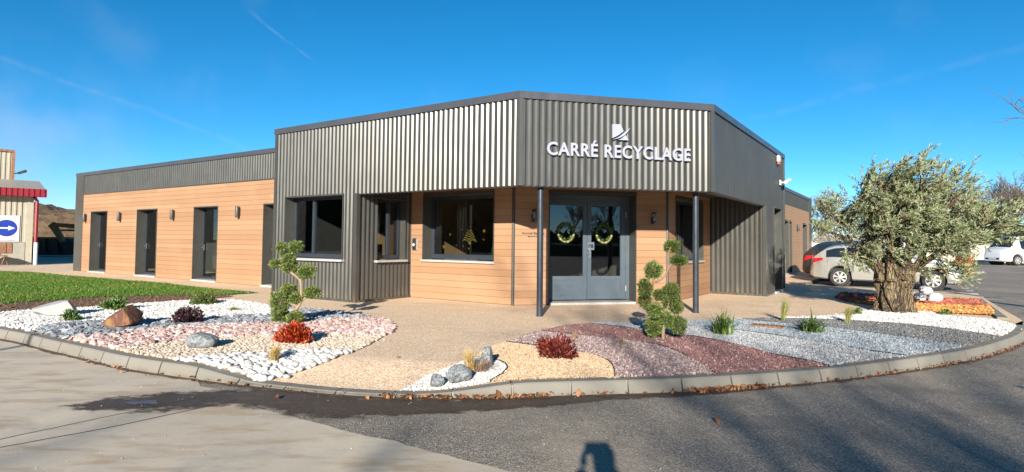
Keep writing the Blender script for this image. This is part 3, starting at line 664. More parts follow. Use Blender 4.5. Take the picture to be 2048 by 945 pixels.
    VV = np.stack([np.column_stack([Q[:, 0] + np.cos(a2 + k) * s2, Q[:, 1] + np.sin(a2 + k) * s2, .05 + RNG.uniform(0, .02, 170)]) for k in (0, 1.6, 3.1, 4.7)], 1)
    link_mesh('fallen_leaves', np_mesh('fallen_leaves', VV.reshape(-1, 3), np.arange(680).reshape(170, 4)), MAT['drygrass'], label='pale fallen leaves dotted over the lawn', cat='leaves', kind='stuff')
    # soil clods
    rock_scatter('soil_clods', soil, 900, .012, .03, MAT['soil'], 'brown crumbs of bare soil between lawn and white pebbles', 'soil')
def ico(sub, jit, seed, flat=1.0):
    bm = bmesh.new(); bmesh.ops.create_icosphere(bm, subdivisions=sub, radius=1.0)
    r = random.Random(seed)
    o = Vector((r.uniform(0, 50), r.uniform(0, 50), r.uniform(0, 50)))
    for v in bm.verts:
        k = 1 + jit * noise.noise(v.co * 1.3 + o) * 2
        v.co *= k; v.co.z *= flat
    V = np.array([v.co[:] for v in bm.verts]); F = np.array([[v.index for v in f.verts] for f in bm.faces]); bm.free()
    return V, F
def pts_in(poly, spacing, jit=0.42, inset=0.0):
    x0, x1 = min(p[0] for p in poly), max(p[0] for p in poly); y0, y1 = min(p[1] for p in poly), max(p[1] for p in poly)
    gx = np.arange(x0, x1, spacing); gy = np.arange(y0, y1, spacing * 0.88)
    X, Y = np.meshgrid(gx, gy); X[1::2] += spacing / 2
    P = np.column_stack([X.ravel(), Y.ravel()]); P += RNG.uniform(-jit, jit, P.shape) * spacing
    return P[inpoly(P, poly)]
def rots(n, tilt):
    """random z rotations with a little tilt, (n,3,3)"""
    a = RNG.uniform(0, 2 * np.pi, n); b = RNG.normal(0, tilt, n); c = RNG.normal(0, tilt, n)
    ca, sa, cb, sb, cc, sc_ = np.cos(a), np.sin(a), np.cos(b), np.sin(b), np.cos(c), np.sin(c)
    Rz_ = np.zeros((n, 3, 3)); Rz_[:, 0, 0] = ca; Rz_[:, 0, 1] = -sa; Rz_[:, 1, 0] = sa; Rz_[:, 1, 1] = ca; Rz_[:, 2, 2] = 1
    Rx = np.zeros((n, 3, 3)); Rx[:, 0, 0] = 1; Rx[:, 1, 1] = cb; Rx[:, 1, 2] = -sb; Rx[:, 2, 1] = sb; Rx[:, 2, 2] = cb
    Ry = np.zeros((n, 3, 3)); Ry[:, 1, 1] = 1; Ry[:, 0, 0] = cc; Ry[:, 0, 2] = sc_; Ry[:, 2, 0] = -sc_; Ry[:, 2, 2] = cc
    return Rz_ @ Rx @ Ry
HZ = np.vectorize(hz)
def scatter_mesh(name, P, shapes, s0, s1, mat, z_off, tilt=0.35, aniso=0.25, smooth=False):
    """many small stones as one mesh, whole islands"""
    n = len(P); which = RNG.integers(0, len(shapes), n); Vs, Fs, b = [], [], 0
    Z = HZ(P[:, 0], P[:, 1])
    for k, (V, F) in enumerate(shapes):
        idx = np.where(which == k)[0]; m = len(idx)
        if not m: continue
        sc_ = RNG.uniform(s0, s1, (m, 1)) * (1 + RNG.uniform(-aniso, aniso, (m, 3)))
        T = V[None, :, :] * sc_[:, None, :]
        T = np.einsum('nij,nkj->nki', rots(m, tilt), T)
        T[:, :, 0] += P[idx, 0][:, None]; T[:, :, 1] += P[idx, 1][:, None]; T[:, :, 2] += (Z[idx] + z_off + RNG.uniform(-.15, .25, m) * sc_[:, 2])[:, None]
        Vs.append(T.reshape(-1, 3)); Fs.append((F[None] + (np.arange(m) * len(V))[:, None, None]).reshape(-1, F.shape[1]) + b); b += m * len(V)
    return np_mesh(name, np.vstack(Vs), np.vstack(Fs), smooth)
SH_ROUND = [ico(2, .16, i, .62) for i in range(5)]
SH_ROUND_LO = [ico(1, .12, i + 20, .65) for i in range(5)]
SH_FLAT = [ico(2, .34, i + 40, .38) for i in range(6)]
SH_CHIP = [ico(2, .34, i + 60, .62) for i in range(6)]
def octa(seed):
    r = random.Random(seed); V = np.array([(1, 0, 0), (-1, 0, 0), (0, 1, 0), (0, -1, 0), (0, 0, 1), (0, 0, -1)], float)
    V *= np.array([[r.uniform(.6, 1.25)] for _ in range(6)]); V += np.array([[r.uniform(-.25, .25) for _ in range(3)] for _ in range(6)])
    F = np.array([(0, 2, 4), (2, 1, 4), (1, 3, 4), (3, 0, 4), (2, 0, 5), (1, 2, 5), (3, 1, 5), (0, 3, 5)])
    return V, F
SH_OCTA = [octa(i) for i in range(8)]
def rock_scatter(name, poly, n, s0, s1, mat, label, cat):
    x0, x1 = min(p[0] for p in poly), max(p[0] for p in poly); y0, y1 = min(p[1] for p in poly), max(p[1] for p in poly)
    P = np.column_stack([RNG.uniform(x0, x1, n * 4), RNG.uniform(y0, y1, n * 4)]); P = P[inpoly(P, poly)][:n]
    return link_mesh(name, scatter_mesh(name, P, SH_OCTA, s0, s1, mat, 0.008), mat, label=label, cat=cat, kind='stuff')
ground()

def kerbs():
    root = empty('kerb', kind='structure')
    # mortar bed: continuous core just behind the stone faces
    prof = lambda x, y: max(hz(x, y), -0.105)
    mm = MB(); rings = []
    A, Bk = offset_line(KL, 0.048), offset_line(KL, 0.15)
    step = 3
    idx = list(range(0, len(KL), step))
    for i in idx:
        zt = prof(*KIN[i]) - 0.007
        rings.append([(A[i][0], A[i][1], -0.3), (Bk[i][0], Bk[i][1], -0.3), (Bk[i][0], Bk[i][1], zt), (offset_line(KL, 0.04)[i][0] if False else A[i][0] + (Bk[i][0] - A[i][0]) * .15, A[i][1] + (Bk[i][1] - A[i][1]) * .15, zt)])
    mm.extr(None, rings)
    mm.build('mortar_bed', MAT['mortar'], root)
    # stones, half a metre each
    acc = [0.0]
    for a, b in zip(KL, KL[1:]): acc.append(acc[-1] + math.dist(a, b))
    def at(L, s):
        s = min(max(s, 0), acc[-1] - 1e-6); i = np.searchsorted(acc, s, side='right') - 1; i = min(i, len(KL) - 2); t = (s - acc[i]) / (acc[i + 1] - acc[i])
        return (L[i][0] + (L[i + 1][0] - L[i][0]) * t, L[i][1] + (L[i + 1][1] - L[i][1]) * t)
    s = 0.17; SL = 0.545
    while s + SL < acc[-1] + 0.1:
        rings = []
        g = 0.010
        for k in range(5):
            q = s + g + (SL - 2 * g) * k / 4
            f0, b0 = at(KL, q), at(KIN, q)
            zt = prof(*b0)
            fn = Vector((b0[0] - f0[0], b0[1] - f0[1])) / 0.165
            pt = lambda d, z: (f0[0] + fn.x * d, f0[1] + fn.y * d, z)
            hgt = zt + 0.125
            rings.append([pt(0.0, -0.29), pt(0.165, -0.29), pt(0.165, zt - .004), pt(0.160, zt), pt(0.052, zt), pt(0.040, zt - min(.012, hgt * .3)), pt(0.012, -0.125 + min(.03, hgt * .35)), pt(0.004, -0.13)])
        m = MB(); m.extr(None, rings)
        me = recalc(m.mesh('kerb_stone'))
        link_mesh('kerb_stone', me, MAT['kerb'], root)
        s += SL
    # kerb of the mulch bed, flat stones set in a row
    a, b = Vector((8.80, 10.62)), Vector((11.42, 14.55)); d = (b - a).normalized(); n = Vector((-d.y, d.x)); L = (b - a).length; k = 0
    r2 = empty('kerb', kind='structure')
    while k < 9:
        p = a + d * (k * L / 9 + .008); q = a + d * ((k + 1) * L / 9 - .008)
        m = MB(); m.hexa([(p.x, p.y, -.25), (q.x, q.y, -.25), (q.x + n.x * .17, q.y + n.y * .17, -.25), (p.x + n.x * .17, p.y + n.y * .17, -.25), (p.x + d.x * .004, p.y + d.y * .004, .035), (q.x, q.y, .035), (q.x + n.x * .165, q.y + n.y * .165, .035), (p.x + n.x * .165, p.y + n.y * .165, .035)])
        link_mesh('kerb_stone', bevel_mesh(recalc(m.mesh('kerb_stone')), .008), MAT['kerb'], r2); k += 1
kerbs()

# ================================================================== OFFICE BUILDING
Bp = dict(a=6.805, b=2.5, c=2.694, d=7.326, Hm=3.872, e=0.127, hf=2.251, w1=1.377, l=14.699, Hw=3.787, hc=2.943, r=1.62, s=2.785, sr=2.624, rr=1.361, w2=1.525, lr=17.567, Hw2=3.80)
YAW = R(-33.8234)
BLOC = (0.1183, 10.1624, 0.0)
BLD = empty('office_building', BLOC, YAW, 'long low office with bronze corrugated steel, orange timber boards and chamfered corner entrance', 'building')
ec = Vector((2.5, 2.694)).normalized()
class Face:
    def __init__(s, org, e, n, L): s.o = Vector(org); s.e = Vector(e); s.n = Vector(n); s.L = L
    def p(s, t, out, z):
        q = s.o + s.e * t + s.n * out
        return (q.x, q.y, z)
    def box(s, m, t0, t1, o0, o1, z0, z1):
        return m.hexa([s.p(t0, o0, z0), s.p(t1, o0, z0), s.p(t1, o1, z0), s.p(t0, o1, z0), s.p(t0, o0, z1), s.p(t1, o0, z1), s.p(t1, o1, z1), s.p(t0, o1, z1)])
FL = Face((-6.805, 0), (1, 0), (0, -1), 6.805)
FC = Face((0, 0), (ec.x, ec.y), (ec.y, -ec.x), 3.675)
FR = Face((2.5, 2.694), (0, 1), (1, 0), 7.326)
RL = Face((-4.02, 0), (0, 1), (1, 0), 1.62)
WL = Face((-4.02, 1.62), (1, 0), (0, -1), 2.838)
WD = Face((-1.182, 1.62), (ec.x, ec.y), (ec.y, -ec.x), 3.412)
WR = Face((1.139, 4.12), (0, 1), (1, 0), 3.276)
RR = Face((1.139, 7.396), (1, 0), (0, -1), 1.361)
FB = Face((2.5, 7.396), (0, 1), (1, 0), 2.624)
WW = Face((-21.504, 1.377), (1, 0), (0, -1), 14.699)
WE = Face((0.975, 10.02), (0, 1), (1, 0), 17.567)
SIDE = Face((-6.805, 9.8), (0, -1), (-1, 0), 9.8)
ENDW = Face((-21.504, 7.4), (0, -1), (-1, 0), 6.02)
ENDE = Face((0.975, 27.587), (-1, 0), (0, 1), 6.0)
BACK = Face((2.5, 10.02), (-1, 0), (0, 1), 9.3)
PITCH = 0.1205
def rects(t0, t1, z0, z1, ops):
    """rectangle minus openings, cut into columns"""
    out = []; xs = sorted({t0, t1} | {x for o in ops for x in o[:2] if t0 < x < t1})
    for a, b in zip(xs, xs[1:]):
        mid = (a + b) / 2; zz = z0
        for o in sorted([o for o in ops if o[0] < mid < o[1]], key=lambda o: o[2]):
            if o[2] > zz + 1e-6: out.append((a, b, zz, min(o[2], z1)))
            zz = max(zz, o[3])
        if zz < z1 - 1e-6: out.append((a, b, zz, z1))
    return out
def corr(m, F, t0, t1, z0, z1, base=0.0, depth=0.0205, wide=1.0):
    """trapezoidal sheet"""
    P = PITCH * wide
    prof = [(0.0, 0), (0.22, 0), (0.50, 1), (0.72, 1), (1.0, 0)]
    pts = []
    k = math.floor(t0 / P)
    def off(t):
        u = (t / P) % 1.0
        for (a, x), (b, y) in zip(prof, prof[1:]):
            if a <= u <= b: return x + (y - x) * (u - a) / (b - a)
        return 0
    T = [t0]
    while k * P < t1:
        for a, _ in prof[:-1]:
            q = (k + a) * P
            if t0 + 1e-4 < q < t1 - 1e-4: T.append(q)
        k += 1
    T.append(t1)
    b = len(m.v)
    for t in T:
        o = base + depth * off(t)
        m.v.append(F.p(t, o, z0)); m.v.append(F.p(t, o, z1))
    for i in range(len(T) - 1):
        m.f.append((b + 2 * i, b + 2 * i + 2, b + 2 * i + 3, b + 2 * i + 1))
    # lower lip: closes the ribs when seen from below
    b2 = len(m.v)
    for t in T:
        m.v.append(F.p(t, base - .02, z0))
    for i in range(len(T) - 1):
        m.f.append((b2 + i, b2 + i + 1, b + 2 * i + 2, b + 2 * i))
def sheet_wall(F, t0, t1, z0, z1, ops=(), name='corrugated_cladding', back=True, thick=0.16, wide=1.0, **kw):
    m = MB()
    for r in rects(t0, t1, z0, z1, ops): corr(m, F, *r, wide=wide)
    o = m.build(name, MAT['sheet'], BLD)
    if back:
        mb = MB()
        for r in rects(t0, t1, z0, z1, ops): F.box(mb, r[0], r[1], -thick, -0.004, r[2], r[3])
        mb.build('wall_core', MAT['core'], o)
    return o
def board_wall(F, t0, t1, z0, z1, ops=(), pitch=0.14, each=True, thick=0.16):
    mb = MB()
    for r in rects(t0, t1, z0, z1, ops): F.box(mb, r[0], r[1], -thick, -0.001, r[2], r[3])
    w = mb.build('timber_wall', MAT['batten'], BLD)
    k = 0; z = z0 + .012; joined = MB()
    while z < z1 - 0.03:
        za, zb = z, min(z + pitch - .0035, z1)
        cuts = [o for o in ops if o[2] < zb - .03 and o[3] > za + .03]
        segs = []; t = t0
        for o in sorted(cuts):
            if o[0] > t: segs.append((t, o[0]))
            t = o[1]
        if t < t1: segs.append((t, t1))
        if each:      # boards come in lengths of about four metres, butted end to end
            cut = []
            for a, b in segs:
                q = a
                while b - q > 4.6: L_ = random.uniform(1.6, 4.2) if q == a else 4.0; L_ = min(L_, b - q - .5); cut.append((q, q + L_)); q += L_
                cut.append((q, b))
            segs = cut
        for a, b in segs:
            m = MB() if each else joined
            c = .0025; D = .022 + random.uniform(-.0012, .0012)
            prof = [(0, za), (D - c, za), (D, za + c), (D, zb - c), (D - c, zb), (0, zb)]
            g = .0015
            m.add([F.p(a + g, o, zz) for o, zz in prof] + [F.p(b - g, o, zz) for o, zz in prof], [tuple(range(6))[::-1], tuple(range(6, 12))] + [(i, (i + 1) % 6, 6 + (i + 1) % 6, 6 + i) for i in range(6)])
            if each: link_mesh('plank', recalc(m.mesh('plank')), MAT['wood'], w)
        z += pitch
    if not each: link_mesh('planks', recalc(joined.mesh('planks')), MAT['wood'], w, kind='stuff')
    return w
def opening(F, t0, t1, z0, z1, depth, name, mull=(), sill=True, fw=0.06, trans=(), panel=None, handle=None, sill_out=0.07, label=None, thresh=False, face_o=0.03):
    """window or glazed door set back in its lined reveal"""
    m = MB(); o0, o1 = -depth - .05, -depth
    F.box(m, t0 + .02, t0 + .02 + fw, o0, o1, z0 + .02, z1 - .02); F.box(m, t1 - .02 - fw, t1 - .02, o0, o1, z0 + .02, z1 - .02)
    F.box(m, t0 + .02 + fw, t1 - .02 - fw, o0, o1, z1 - .02 - fw, z1 - .02); F.box(m, t0 + .02 + fw, t1 - .02 - fw, o0, o1, z0 + .02, z0 + .02 + fw * 1.4)
    for t in mull: F.box(m, t - fw * .6, t + fw * .6, o0 - .004, o1 + .012, z0 + .02 + fw * 1.4, z1 - .02 - fw)
    for z in trans: F.box(m, t0 + .02 + fw, t1 - .02 - fw, o0 + .01, o1 - .01, z - .03, z + .03)
    w = m.build(name, MAT['frame'], BLD)
    if label: w['label'] = label
    xs = [t0 + .02 + fw] + sorted(mull) + [t1 - .02 - fw]
    for a, b in zip(xs, xs[1:]):
        p = MB(); F.box(p, a + .002, b - .002, -depth - .030, -depth - .022, z0 + .02 + fw * 1.4 + .001, z1 - .02 - fw - .001); p.build('pane', MAT['glass'], w)
    l = MB()
    F.box(l, t0 + .0005, t0 + .02, -depth - .12, face_o + .004, z0 + .001, z1 - .001); F.box(l, t1 - .02, t1 - .0005, -depth - .12, face_o + .004, z0 + .001, z1 - .001)
    F.box(l, t0 - .0, t1 + .0, -depth - .12, face_o + .008, z1 - .02, z1 + .012)
    l.build('reveal_lining', MAT['reveal'], w)
    if sill:
        q = MB(); F.box(q, t0 - .03, t1 + .03, -depth - .02, face_o + sill_out, z0 - .045, z0 + .001)
        link_mesh('sill', bevel_mesh(recalc(q.mesh('sill')), .006), MAT['sill'], w)
    if thresh:
        q = MB(); F.box(q, t0 + .002, t1 - .002, -depth - .1, face_o + .05, -.02, z0 + .018)
        link_mesh('threshold', bevel_mesh(recalc(q.mesh('threshold')), .006), MAT['sill'], w)
    if handle:
        q = MB(); t, z = handle; F.box(q, t - .012, t + .012, -depth, -depth + .03, z - .09, z + .09); F.box(q, t - .1, t + .01, -depth + .03, -depth + .045, z - .012, z + .012)
        q.build('handle', MAT['alu'], w)
    return w
def cap(name, pts, closed, z0, z1, out=0.045, inn=0.24):
    """roof edge capping following an outline (outline runs with the outside on its right)"""
    n = len(pts); rings = []
    for i in range(n):
        a = Vector(pts[i - 1]) if (i > 0 or closed) else None; b = Vector(pts[i]); c = Vector(pts[(i + 1) % n]) if (i < n - 1 or closed) else None
        d1 = (b - a).normalized() if a else (c - b).normalized(); d2 = (c - b).normalized() if c else d1
        n1, n2 = Vector((d1.y, -d1.x)), Vector((d2.y, -d2.x)); mit = (n1 + n2).normalized(); k = 1 / max(.3, mit.dot(n1))
        o, q = b + mit * k * out, b - mit * k * inn
        rings.append([(o.x, o.y, z0), (o.x, o.y, z1), (q.x, q.y, z1 - .02), (q.x, q.y, z0)])
    m = MB(); m.extr(None, rings)
    return link_mesh(name, recalc(m.mesh(name)), MAT['cap'], BLD)
def lamp_tube(F, t, zc, label, grp=None):
    e = empty('wall_lamp', BLOC, YAW, label, 'lamp', grp)
    m = MB(); c = F.p(t, .11, 0); m.lathe([(.05, zc - .16), (.052, zc - .155), (.052, zc + .155), (.05, zc + .16)], 16, Matrix.Translation((c[0], c[1], 0)))
    m.build('lamp_tube', MAT['lampgrey'], e, True, 40)
    m = MB(); F.box(m, t - .035, t + .035, .024, .075, zc - .1, zc + .1); m.build('bracket', MAT['black'], e)
    m = MB(); m.lathe([(.04, zc - .163), (.04, zc - .158)], 16, Matrix.Translation((c[0], c[1], 0))); m.build('lens', MAT['white'], e)
def building():
    zc0, zc1, ZF = Bp['Hm'] - Bp['e'], Bp['Hm'], Bp['hf']
    H = zc0 + .03
    # ---- main volume, west face
    W1 = (0.401, 2.396, 0.875, 2.262)
    sheet_wall(FL, 0.0, 2.785, 0.05, H, [W1])
    sheet_wall(FL, 2.785, 6.805, ZF, H, thick=.14)
    sheet_wall(FC, 0.0, 3.675, ZF, H, thick=.14)
    FRO = (5.743, 6.85, 0.03, 2.28)
    sheet_wall(FR, 0.0, 4.702, ZF, H, thick=.14)
    sheet_wall(FR, 4.702, 7.326, 0.05, H, [FRO])
    W2 = (0.53, 1.41, 0.86, 2.22)
    sheet_wall(RL, 0.0, 1.62, 0.05, 2.5, [W2])
    sheet_wall(RR, 0.0, 1.361, 0.05, 2.5)
    # flashings: corners and feet
    def corner(name, F, t, w, z0, z1, mat='sheet'):
        m = MB(); F.box(m, t - w, t + w, -.03, .043, z0, z1); m.build(name, MAT[mat], BLD)
    m = MB()
    for F, t in ((FL, .035), (FR, 7.29)):
        m = MB(); F.box(m, t - .045, t + .045, -.02, .042, 0.0, zc0 + .01); m.build('corner_flashing', MAT['sheet'], BLD)
    for u, v in ((0, 0), (2.5, 2.694)):
        m = MB(); c = Vector((u, v))
        A = FL if u == 0 else FC; Bq = FC if u == 0 else FR
        tA = A.L; P = [A.p(tA - .05, .040, 0), A.p(tA + .016, .040, 0), Bq.p(-.016, .040, 0), Bq.p(.05, .040, 0), Bq.p(.05, -.02, 0), A.p(tA - .05, -.02, 0)]
        P = [P[0], ((P[1][0] + P[2][0]) / 2, (P[1][1] + P[2][1]) / 2), P[3], P[4], P[5]]
        m.prism([(p[0], p[1]) for p in P], ZF - .004, zc0 + .01); link_mesh('corner_flashing', recalc(m.mesh('corner_flashing')), MAT['sheet'], BLD)
    m = MB(); m.box(-4.075, -3.98, -.042, .05, 0, 2.262); m.build('corner_flashing', MAT['sheet'], BLD)
    m = MB(); m.box(2.455, 2.542, 7.354, 7.45, 0, 2.262); m.build('corner_flashing', MAT['sheet'], BLD)
    for F, a, b in ((FL, 0, 2.73), (RL, .05, 1.62), (RR, 0, 1.31), (FB, .06, 1.04), (FB, 2.15, 2.62)):
        m = MB(); F.box(m, a, b, -.02, .045, -.02, .055); m.build('foot_flashing', MAT['sheet'], BLD)
    # lower edge trims of the canopy
    for F, a, b in ((FL, 2.84, 6.76), (FC, .06, 3.61), (FR, .06, 4.65)):
        m = MB(); F.box(m, a, b, -.145, -.006, ZF - .012, ZF + .002); m.build('edge_trim', MAT['cap'], BLD)
    # soffit and roof
    m = MB(); m.prism([(-4.01, .14), (-.06, .14), (2.36, 2.75), (2.36, 7.39), (1.13, 7.39), (1.13, 4.13), (-1.19, 1.63), (-4.01, 1.63)], 2.485, 2.54); link_mesh('soffit', recalc(m.mesh('soffit')), MAT['soffit'], BLD)
    m = MB(); m.prism([(-6.64, .15), (-.08, .15), (2.33, 2.76), (2.33, 9.86), (-6.64, 9.86)], 3.56, 3.66); link_mesh('roof', recalc(m.mesh('roof')), MAT['cap'], BLD)
    cap('parapet_capping', [(-6.805, 10.02), (-6.805, 0), (0, 0), (2.5, 2.694), (2.5, 10.02)], True, zc0, zc1)
    # rear and hidden sides
    for F in (SIDE, BACK): sheet_wall(F, 0, F.L, 0.0, H)
    # ---- timber walls of the recess
    W3 = (0.38, 2.365, 0.87, 2.32)
    board_wall(WL, 0, 2.838, 0.0, 2.49, [W3])
    DO = (0.735, 2.69, 0.0, 2.325)
    board_wall(WD, 0, 3.412, 0.0, 2.49, [DO])
    W4 = (0.5, 2.62, 0.87, 2.32)
    board_wall(WR, 0, 3.276, 0.0, 2.49, [W4])
    for F, t, w in ((WL, 2.838, .032), (WD, 3.412, .03)):
        c = F.p(t, .012, 0); m = MB(); m.lathe([(.034, 0), (.034, 2.48)], 8, Matrix.Translation((c[0], c[1], 0))); m.build('corner_trim', MAT['reveal'], BLD)
    m = MB(); WL.box(m, 0.0, .03, -.01, .03, 0, 2.48); m.build('corner_trim', MAT['reveal'], BLD)
    m = MB(); WR.box(m, 3.24, 3.276, -.01, .03, 0, 2.48); m.build('corner_trim', MAT['reveal'], BLD)
    # ---- windows
    opening(FL, *W1, 0.22, 'window', mull=(1.12,), sill_out=.06, face_o=.036)
    opening(RL, *W2, 0.12, 'window', mull=(1.02,), sill_out=.06, face_o=.036)
    opening(WL, *W3, 0.26, 'window', sill_out=.04, fw=.075)
    opening(WR, *W4, 0.2, 'window', sill_out=.04)
    opening(FR, FRO[0], FRO[1], FRO[2], FRO[3], 0.18, 'side_door', mull=(), sill=False, thresh=True, face_o=.036, handle=(6.6, 1.05))
    # ---- entrance: double door
    dep = .30; t0, t1, tm = DO[0], DO[1], 1.70
    m = MB()
    WD.box(m, t0 + .02, t0 + .10, -dep - .08, -dep, .06, 2.30); WD.box(m, t1 - .10, t1 - .02, -dep - .08, -dep, .06, 2.30); WD.box(m, t0 + .10, t1 - .10, -dep - .08, -dep, 2.18, 2.30)
    dr = m.build('entrance_door', MAT['doorpaint'], BLD); dr['label'] = 'slate blue glazed double door under the canopy'
    for a, b in ((t0 + .10, tm - .003), (tm + .003, t1 - .10)):
        f = MB(); o0, o1 = -dep - .06, -dep - .008; s = .105 if a < 1.5 else .10
        zb, zm = .07, .56
        gl = (a + (.03 if a < 1.5 else .09), b - (.09 if a < 1.5 else .12))
        WD.box(f, a + .002, gl[0], o0, o1, zb, 2.178); WD.box(f, gl[1], b - .002, o0, o1, zb, 2.178)
        WD.box(f, gl[0], gl[1], o0, o1, 2.08, 2.178); WD.box(f, gl[0], gl[1], o0, o1, zm - .07, zm + .01)
        WD.box(f, gl[0], gl[1], o0, o1, zb, .16); WD.box(f, gl[0], gl[1], o0 + .005, o1 - .014, .16, zm - .07)
        lf = f.build('door_leaf', MAT['doorpaint'], dr)
        p = MB(); WD.box(p, gl[0] + .001, gl[1] - .001, -dep - .04, -dep - .03, zm + .01, 2.08); p.build('pane', MAT['glass'], dr)
    q = MB(); WD.box(q, tm + .045, tm + .075, -dep - .008, -dep + .02, .95, 1.22); c = WD.p(tm + .06, -dep + .05, 0)
    WD.box(q, tm - .02, tm + .068, -dep + .02, -dep + .035, 1.05, 1.075); q.build('handle', MAT['alu'], dr)
    l = MB(); WD.box(l, t0 + .0005, t0 + .02, -dep - .1, .03, 0.002, DO[3] - .02); WD.box(l, t1 - .02, t1 - .0005, -dep - .1, .03, 0.002, DO[3] - .02); WD.box(l, t0 - .02, t1 + .02, -dep - .1, .032, DO[3] - .02, DO[3] + .02)
    l.build('reveal_lining', MAT['reveal'], dr)
    q = MB(); WD.box(q, t0 + .022, t1 - .022, -dep - .1, .06, -.02, .045); link_mesh('threshold', bevel_mesh(recalc(q.mesh('threshold')), .008), MAT['sill'], dr)
    for z in (.3, 1.9): 
        q = MB(); c = WD.p(t1 - .10, -dep + .008, z); q.lathe([(.012, -.06), (.012, .06)], 8, Matrix.Translation(c)); q.build('hinge', MAT['alu'], dr)
    # ---- columns under the canopy corner
    for u, v in ((.163, .434), (2.185, 2.716)):
        m = MB(); m.lathe([(.055, -.01), (.055, 2.40)], 24, Matrix.Translation((u, v, 0)))
        cl = m.build('column', MAT['frame'], BLD, True, 40)
        m = MB(); m.box(u - .07, u + .07, v - .07, v + .07, 2.40, 2.484); m.build('head_plate', MAT['black'], cl)
        m = MB(); m.lathe([(.062, -.005), (.062, .012)], 24, Matrix.Translation((u, v, 0))); m.build('foot_ring', MAT['frame'], cl)
    # ---- west wing
    doors = [(1.36, 2.72, 0.0, 2.262), (4.96, 6.36, 0.0, 2.262), (8.61, 9.95, 0.0, 2.262), (12.2, 13.55, 0.0, 2.262)]
    board_wall(WW, 0.66, 14.72, 0.0, 2.943, doors)
    sheet_wall(WW, 0.66, 14.70, 2.955, 3.69)
    m = MB(); WW.box(m, -.03, .66, -.16, .036, 0, 3.69); m.build('end_panel', MAT['sheet'], BLD)
    m = MB(); WW.box(m, .65, 14.70, -.01, .05, 2.930, 2.958); m.build('drip_trim', MAT['cap'], BLD)
    for i, d in enumerate(doors):
        w = opening(WW, d[0], d[1], 0.03, d[3], .26, 'door', sill=False, thresh=True, fw=.05, handle=(d[0] + .14, 1.02))
        if i == 2:
            c = MB(); 
            for k in range(9): 
                a = d[0] + .75 + k * .05; WW.box(c, a, a + .052, -.42 - .02 * (k % 2), -.40 - .02 * (k % 2), .12, 2.2)
            c.build('curtain', MAT['white'], w)
    cap('parapet_capping', [(-21.504, 7.4), (-21.504, 1.377), (-6.86, 1.377)], False, 3.66, 3.787)
    m = MB(); m.box(-21.3, -6.83, 1.55, 7.35, 3.5, 3.6); m.build('roof', MAT['cap'], BLD)
    sheet_wall(ENDW, 0, 6.02, 0, 3.69)
    m = MB(); m.box(-21.5, -6.83, 7.25, 7.4, 0, 3.69); m.build('rear_wall', MAT['core'], BLD)
    # ---- east wing
    d2 = [(9.15, 10.35, 0, 2.33), (10.56, 11.2, 0, 2.33), (14.45, 15.85, 0, 2.33), (2.0, 3.2, 0, 2.33), (5.5, 6.7, 0, 2.33)]
    board_wall(WE, 0.0, 16.7, 0.0, 3.04, d2, each=False)
    sheet_wall(WE, 0, 17.567, 3.05, 3.70)
    m = MB(); WE.box(m, 16.7, 17.6, -.16, .036, 0, 3.69); m.build('end_panel', MAT['sheet'], BLD)
    for d in d2: opening(WE, d[0], d[1], 0.03, d[3], .36, 'door', sill=False, thresh=True, fw=.07)
    cap('parapet_capping', [(.975, 10.08), (.975, 27.587), (-5.0, 27.587)], False, 3.66, 3.80)
    m = MB(); m.box(-5.0, .8, 10.05, 27.45, 3.5, 3.6); m.build('roof', MAT['cap'], BLD)
    sheet_wall(ENDE, 0, 6.0, 0, 3.69)
    m = MB(); m.box(-5.0, -4.85, 10.04, 27.4, 0, 3.69); m.build('rear_wall', MAT['core'], BLD)
    # ---- inside: floors, partitions, desk
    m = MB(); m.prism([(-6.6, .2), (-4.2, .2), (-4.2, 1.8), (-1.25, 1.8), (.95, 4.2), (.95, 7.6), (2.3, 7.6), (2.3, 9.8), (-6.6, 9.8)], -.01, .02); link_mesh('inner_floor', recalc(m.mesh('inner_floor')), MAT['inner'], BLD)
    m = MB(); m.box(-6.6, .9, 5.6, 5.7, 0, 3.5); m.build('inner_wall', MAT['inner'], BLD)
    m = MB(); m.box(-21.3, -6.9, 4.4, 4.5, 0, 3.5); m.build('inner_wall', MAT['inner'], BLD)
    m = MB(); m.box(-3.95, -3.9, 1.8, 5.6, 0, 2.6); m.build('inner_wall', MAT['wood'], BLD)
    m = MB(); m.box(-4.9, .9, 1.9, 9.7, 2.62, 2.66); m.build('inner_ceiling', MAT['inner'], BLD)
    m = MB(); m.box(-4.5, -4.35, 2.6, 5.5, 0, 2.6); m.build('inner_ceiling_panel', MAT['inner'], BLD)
building()
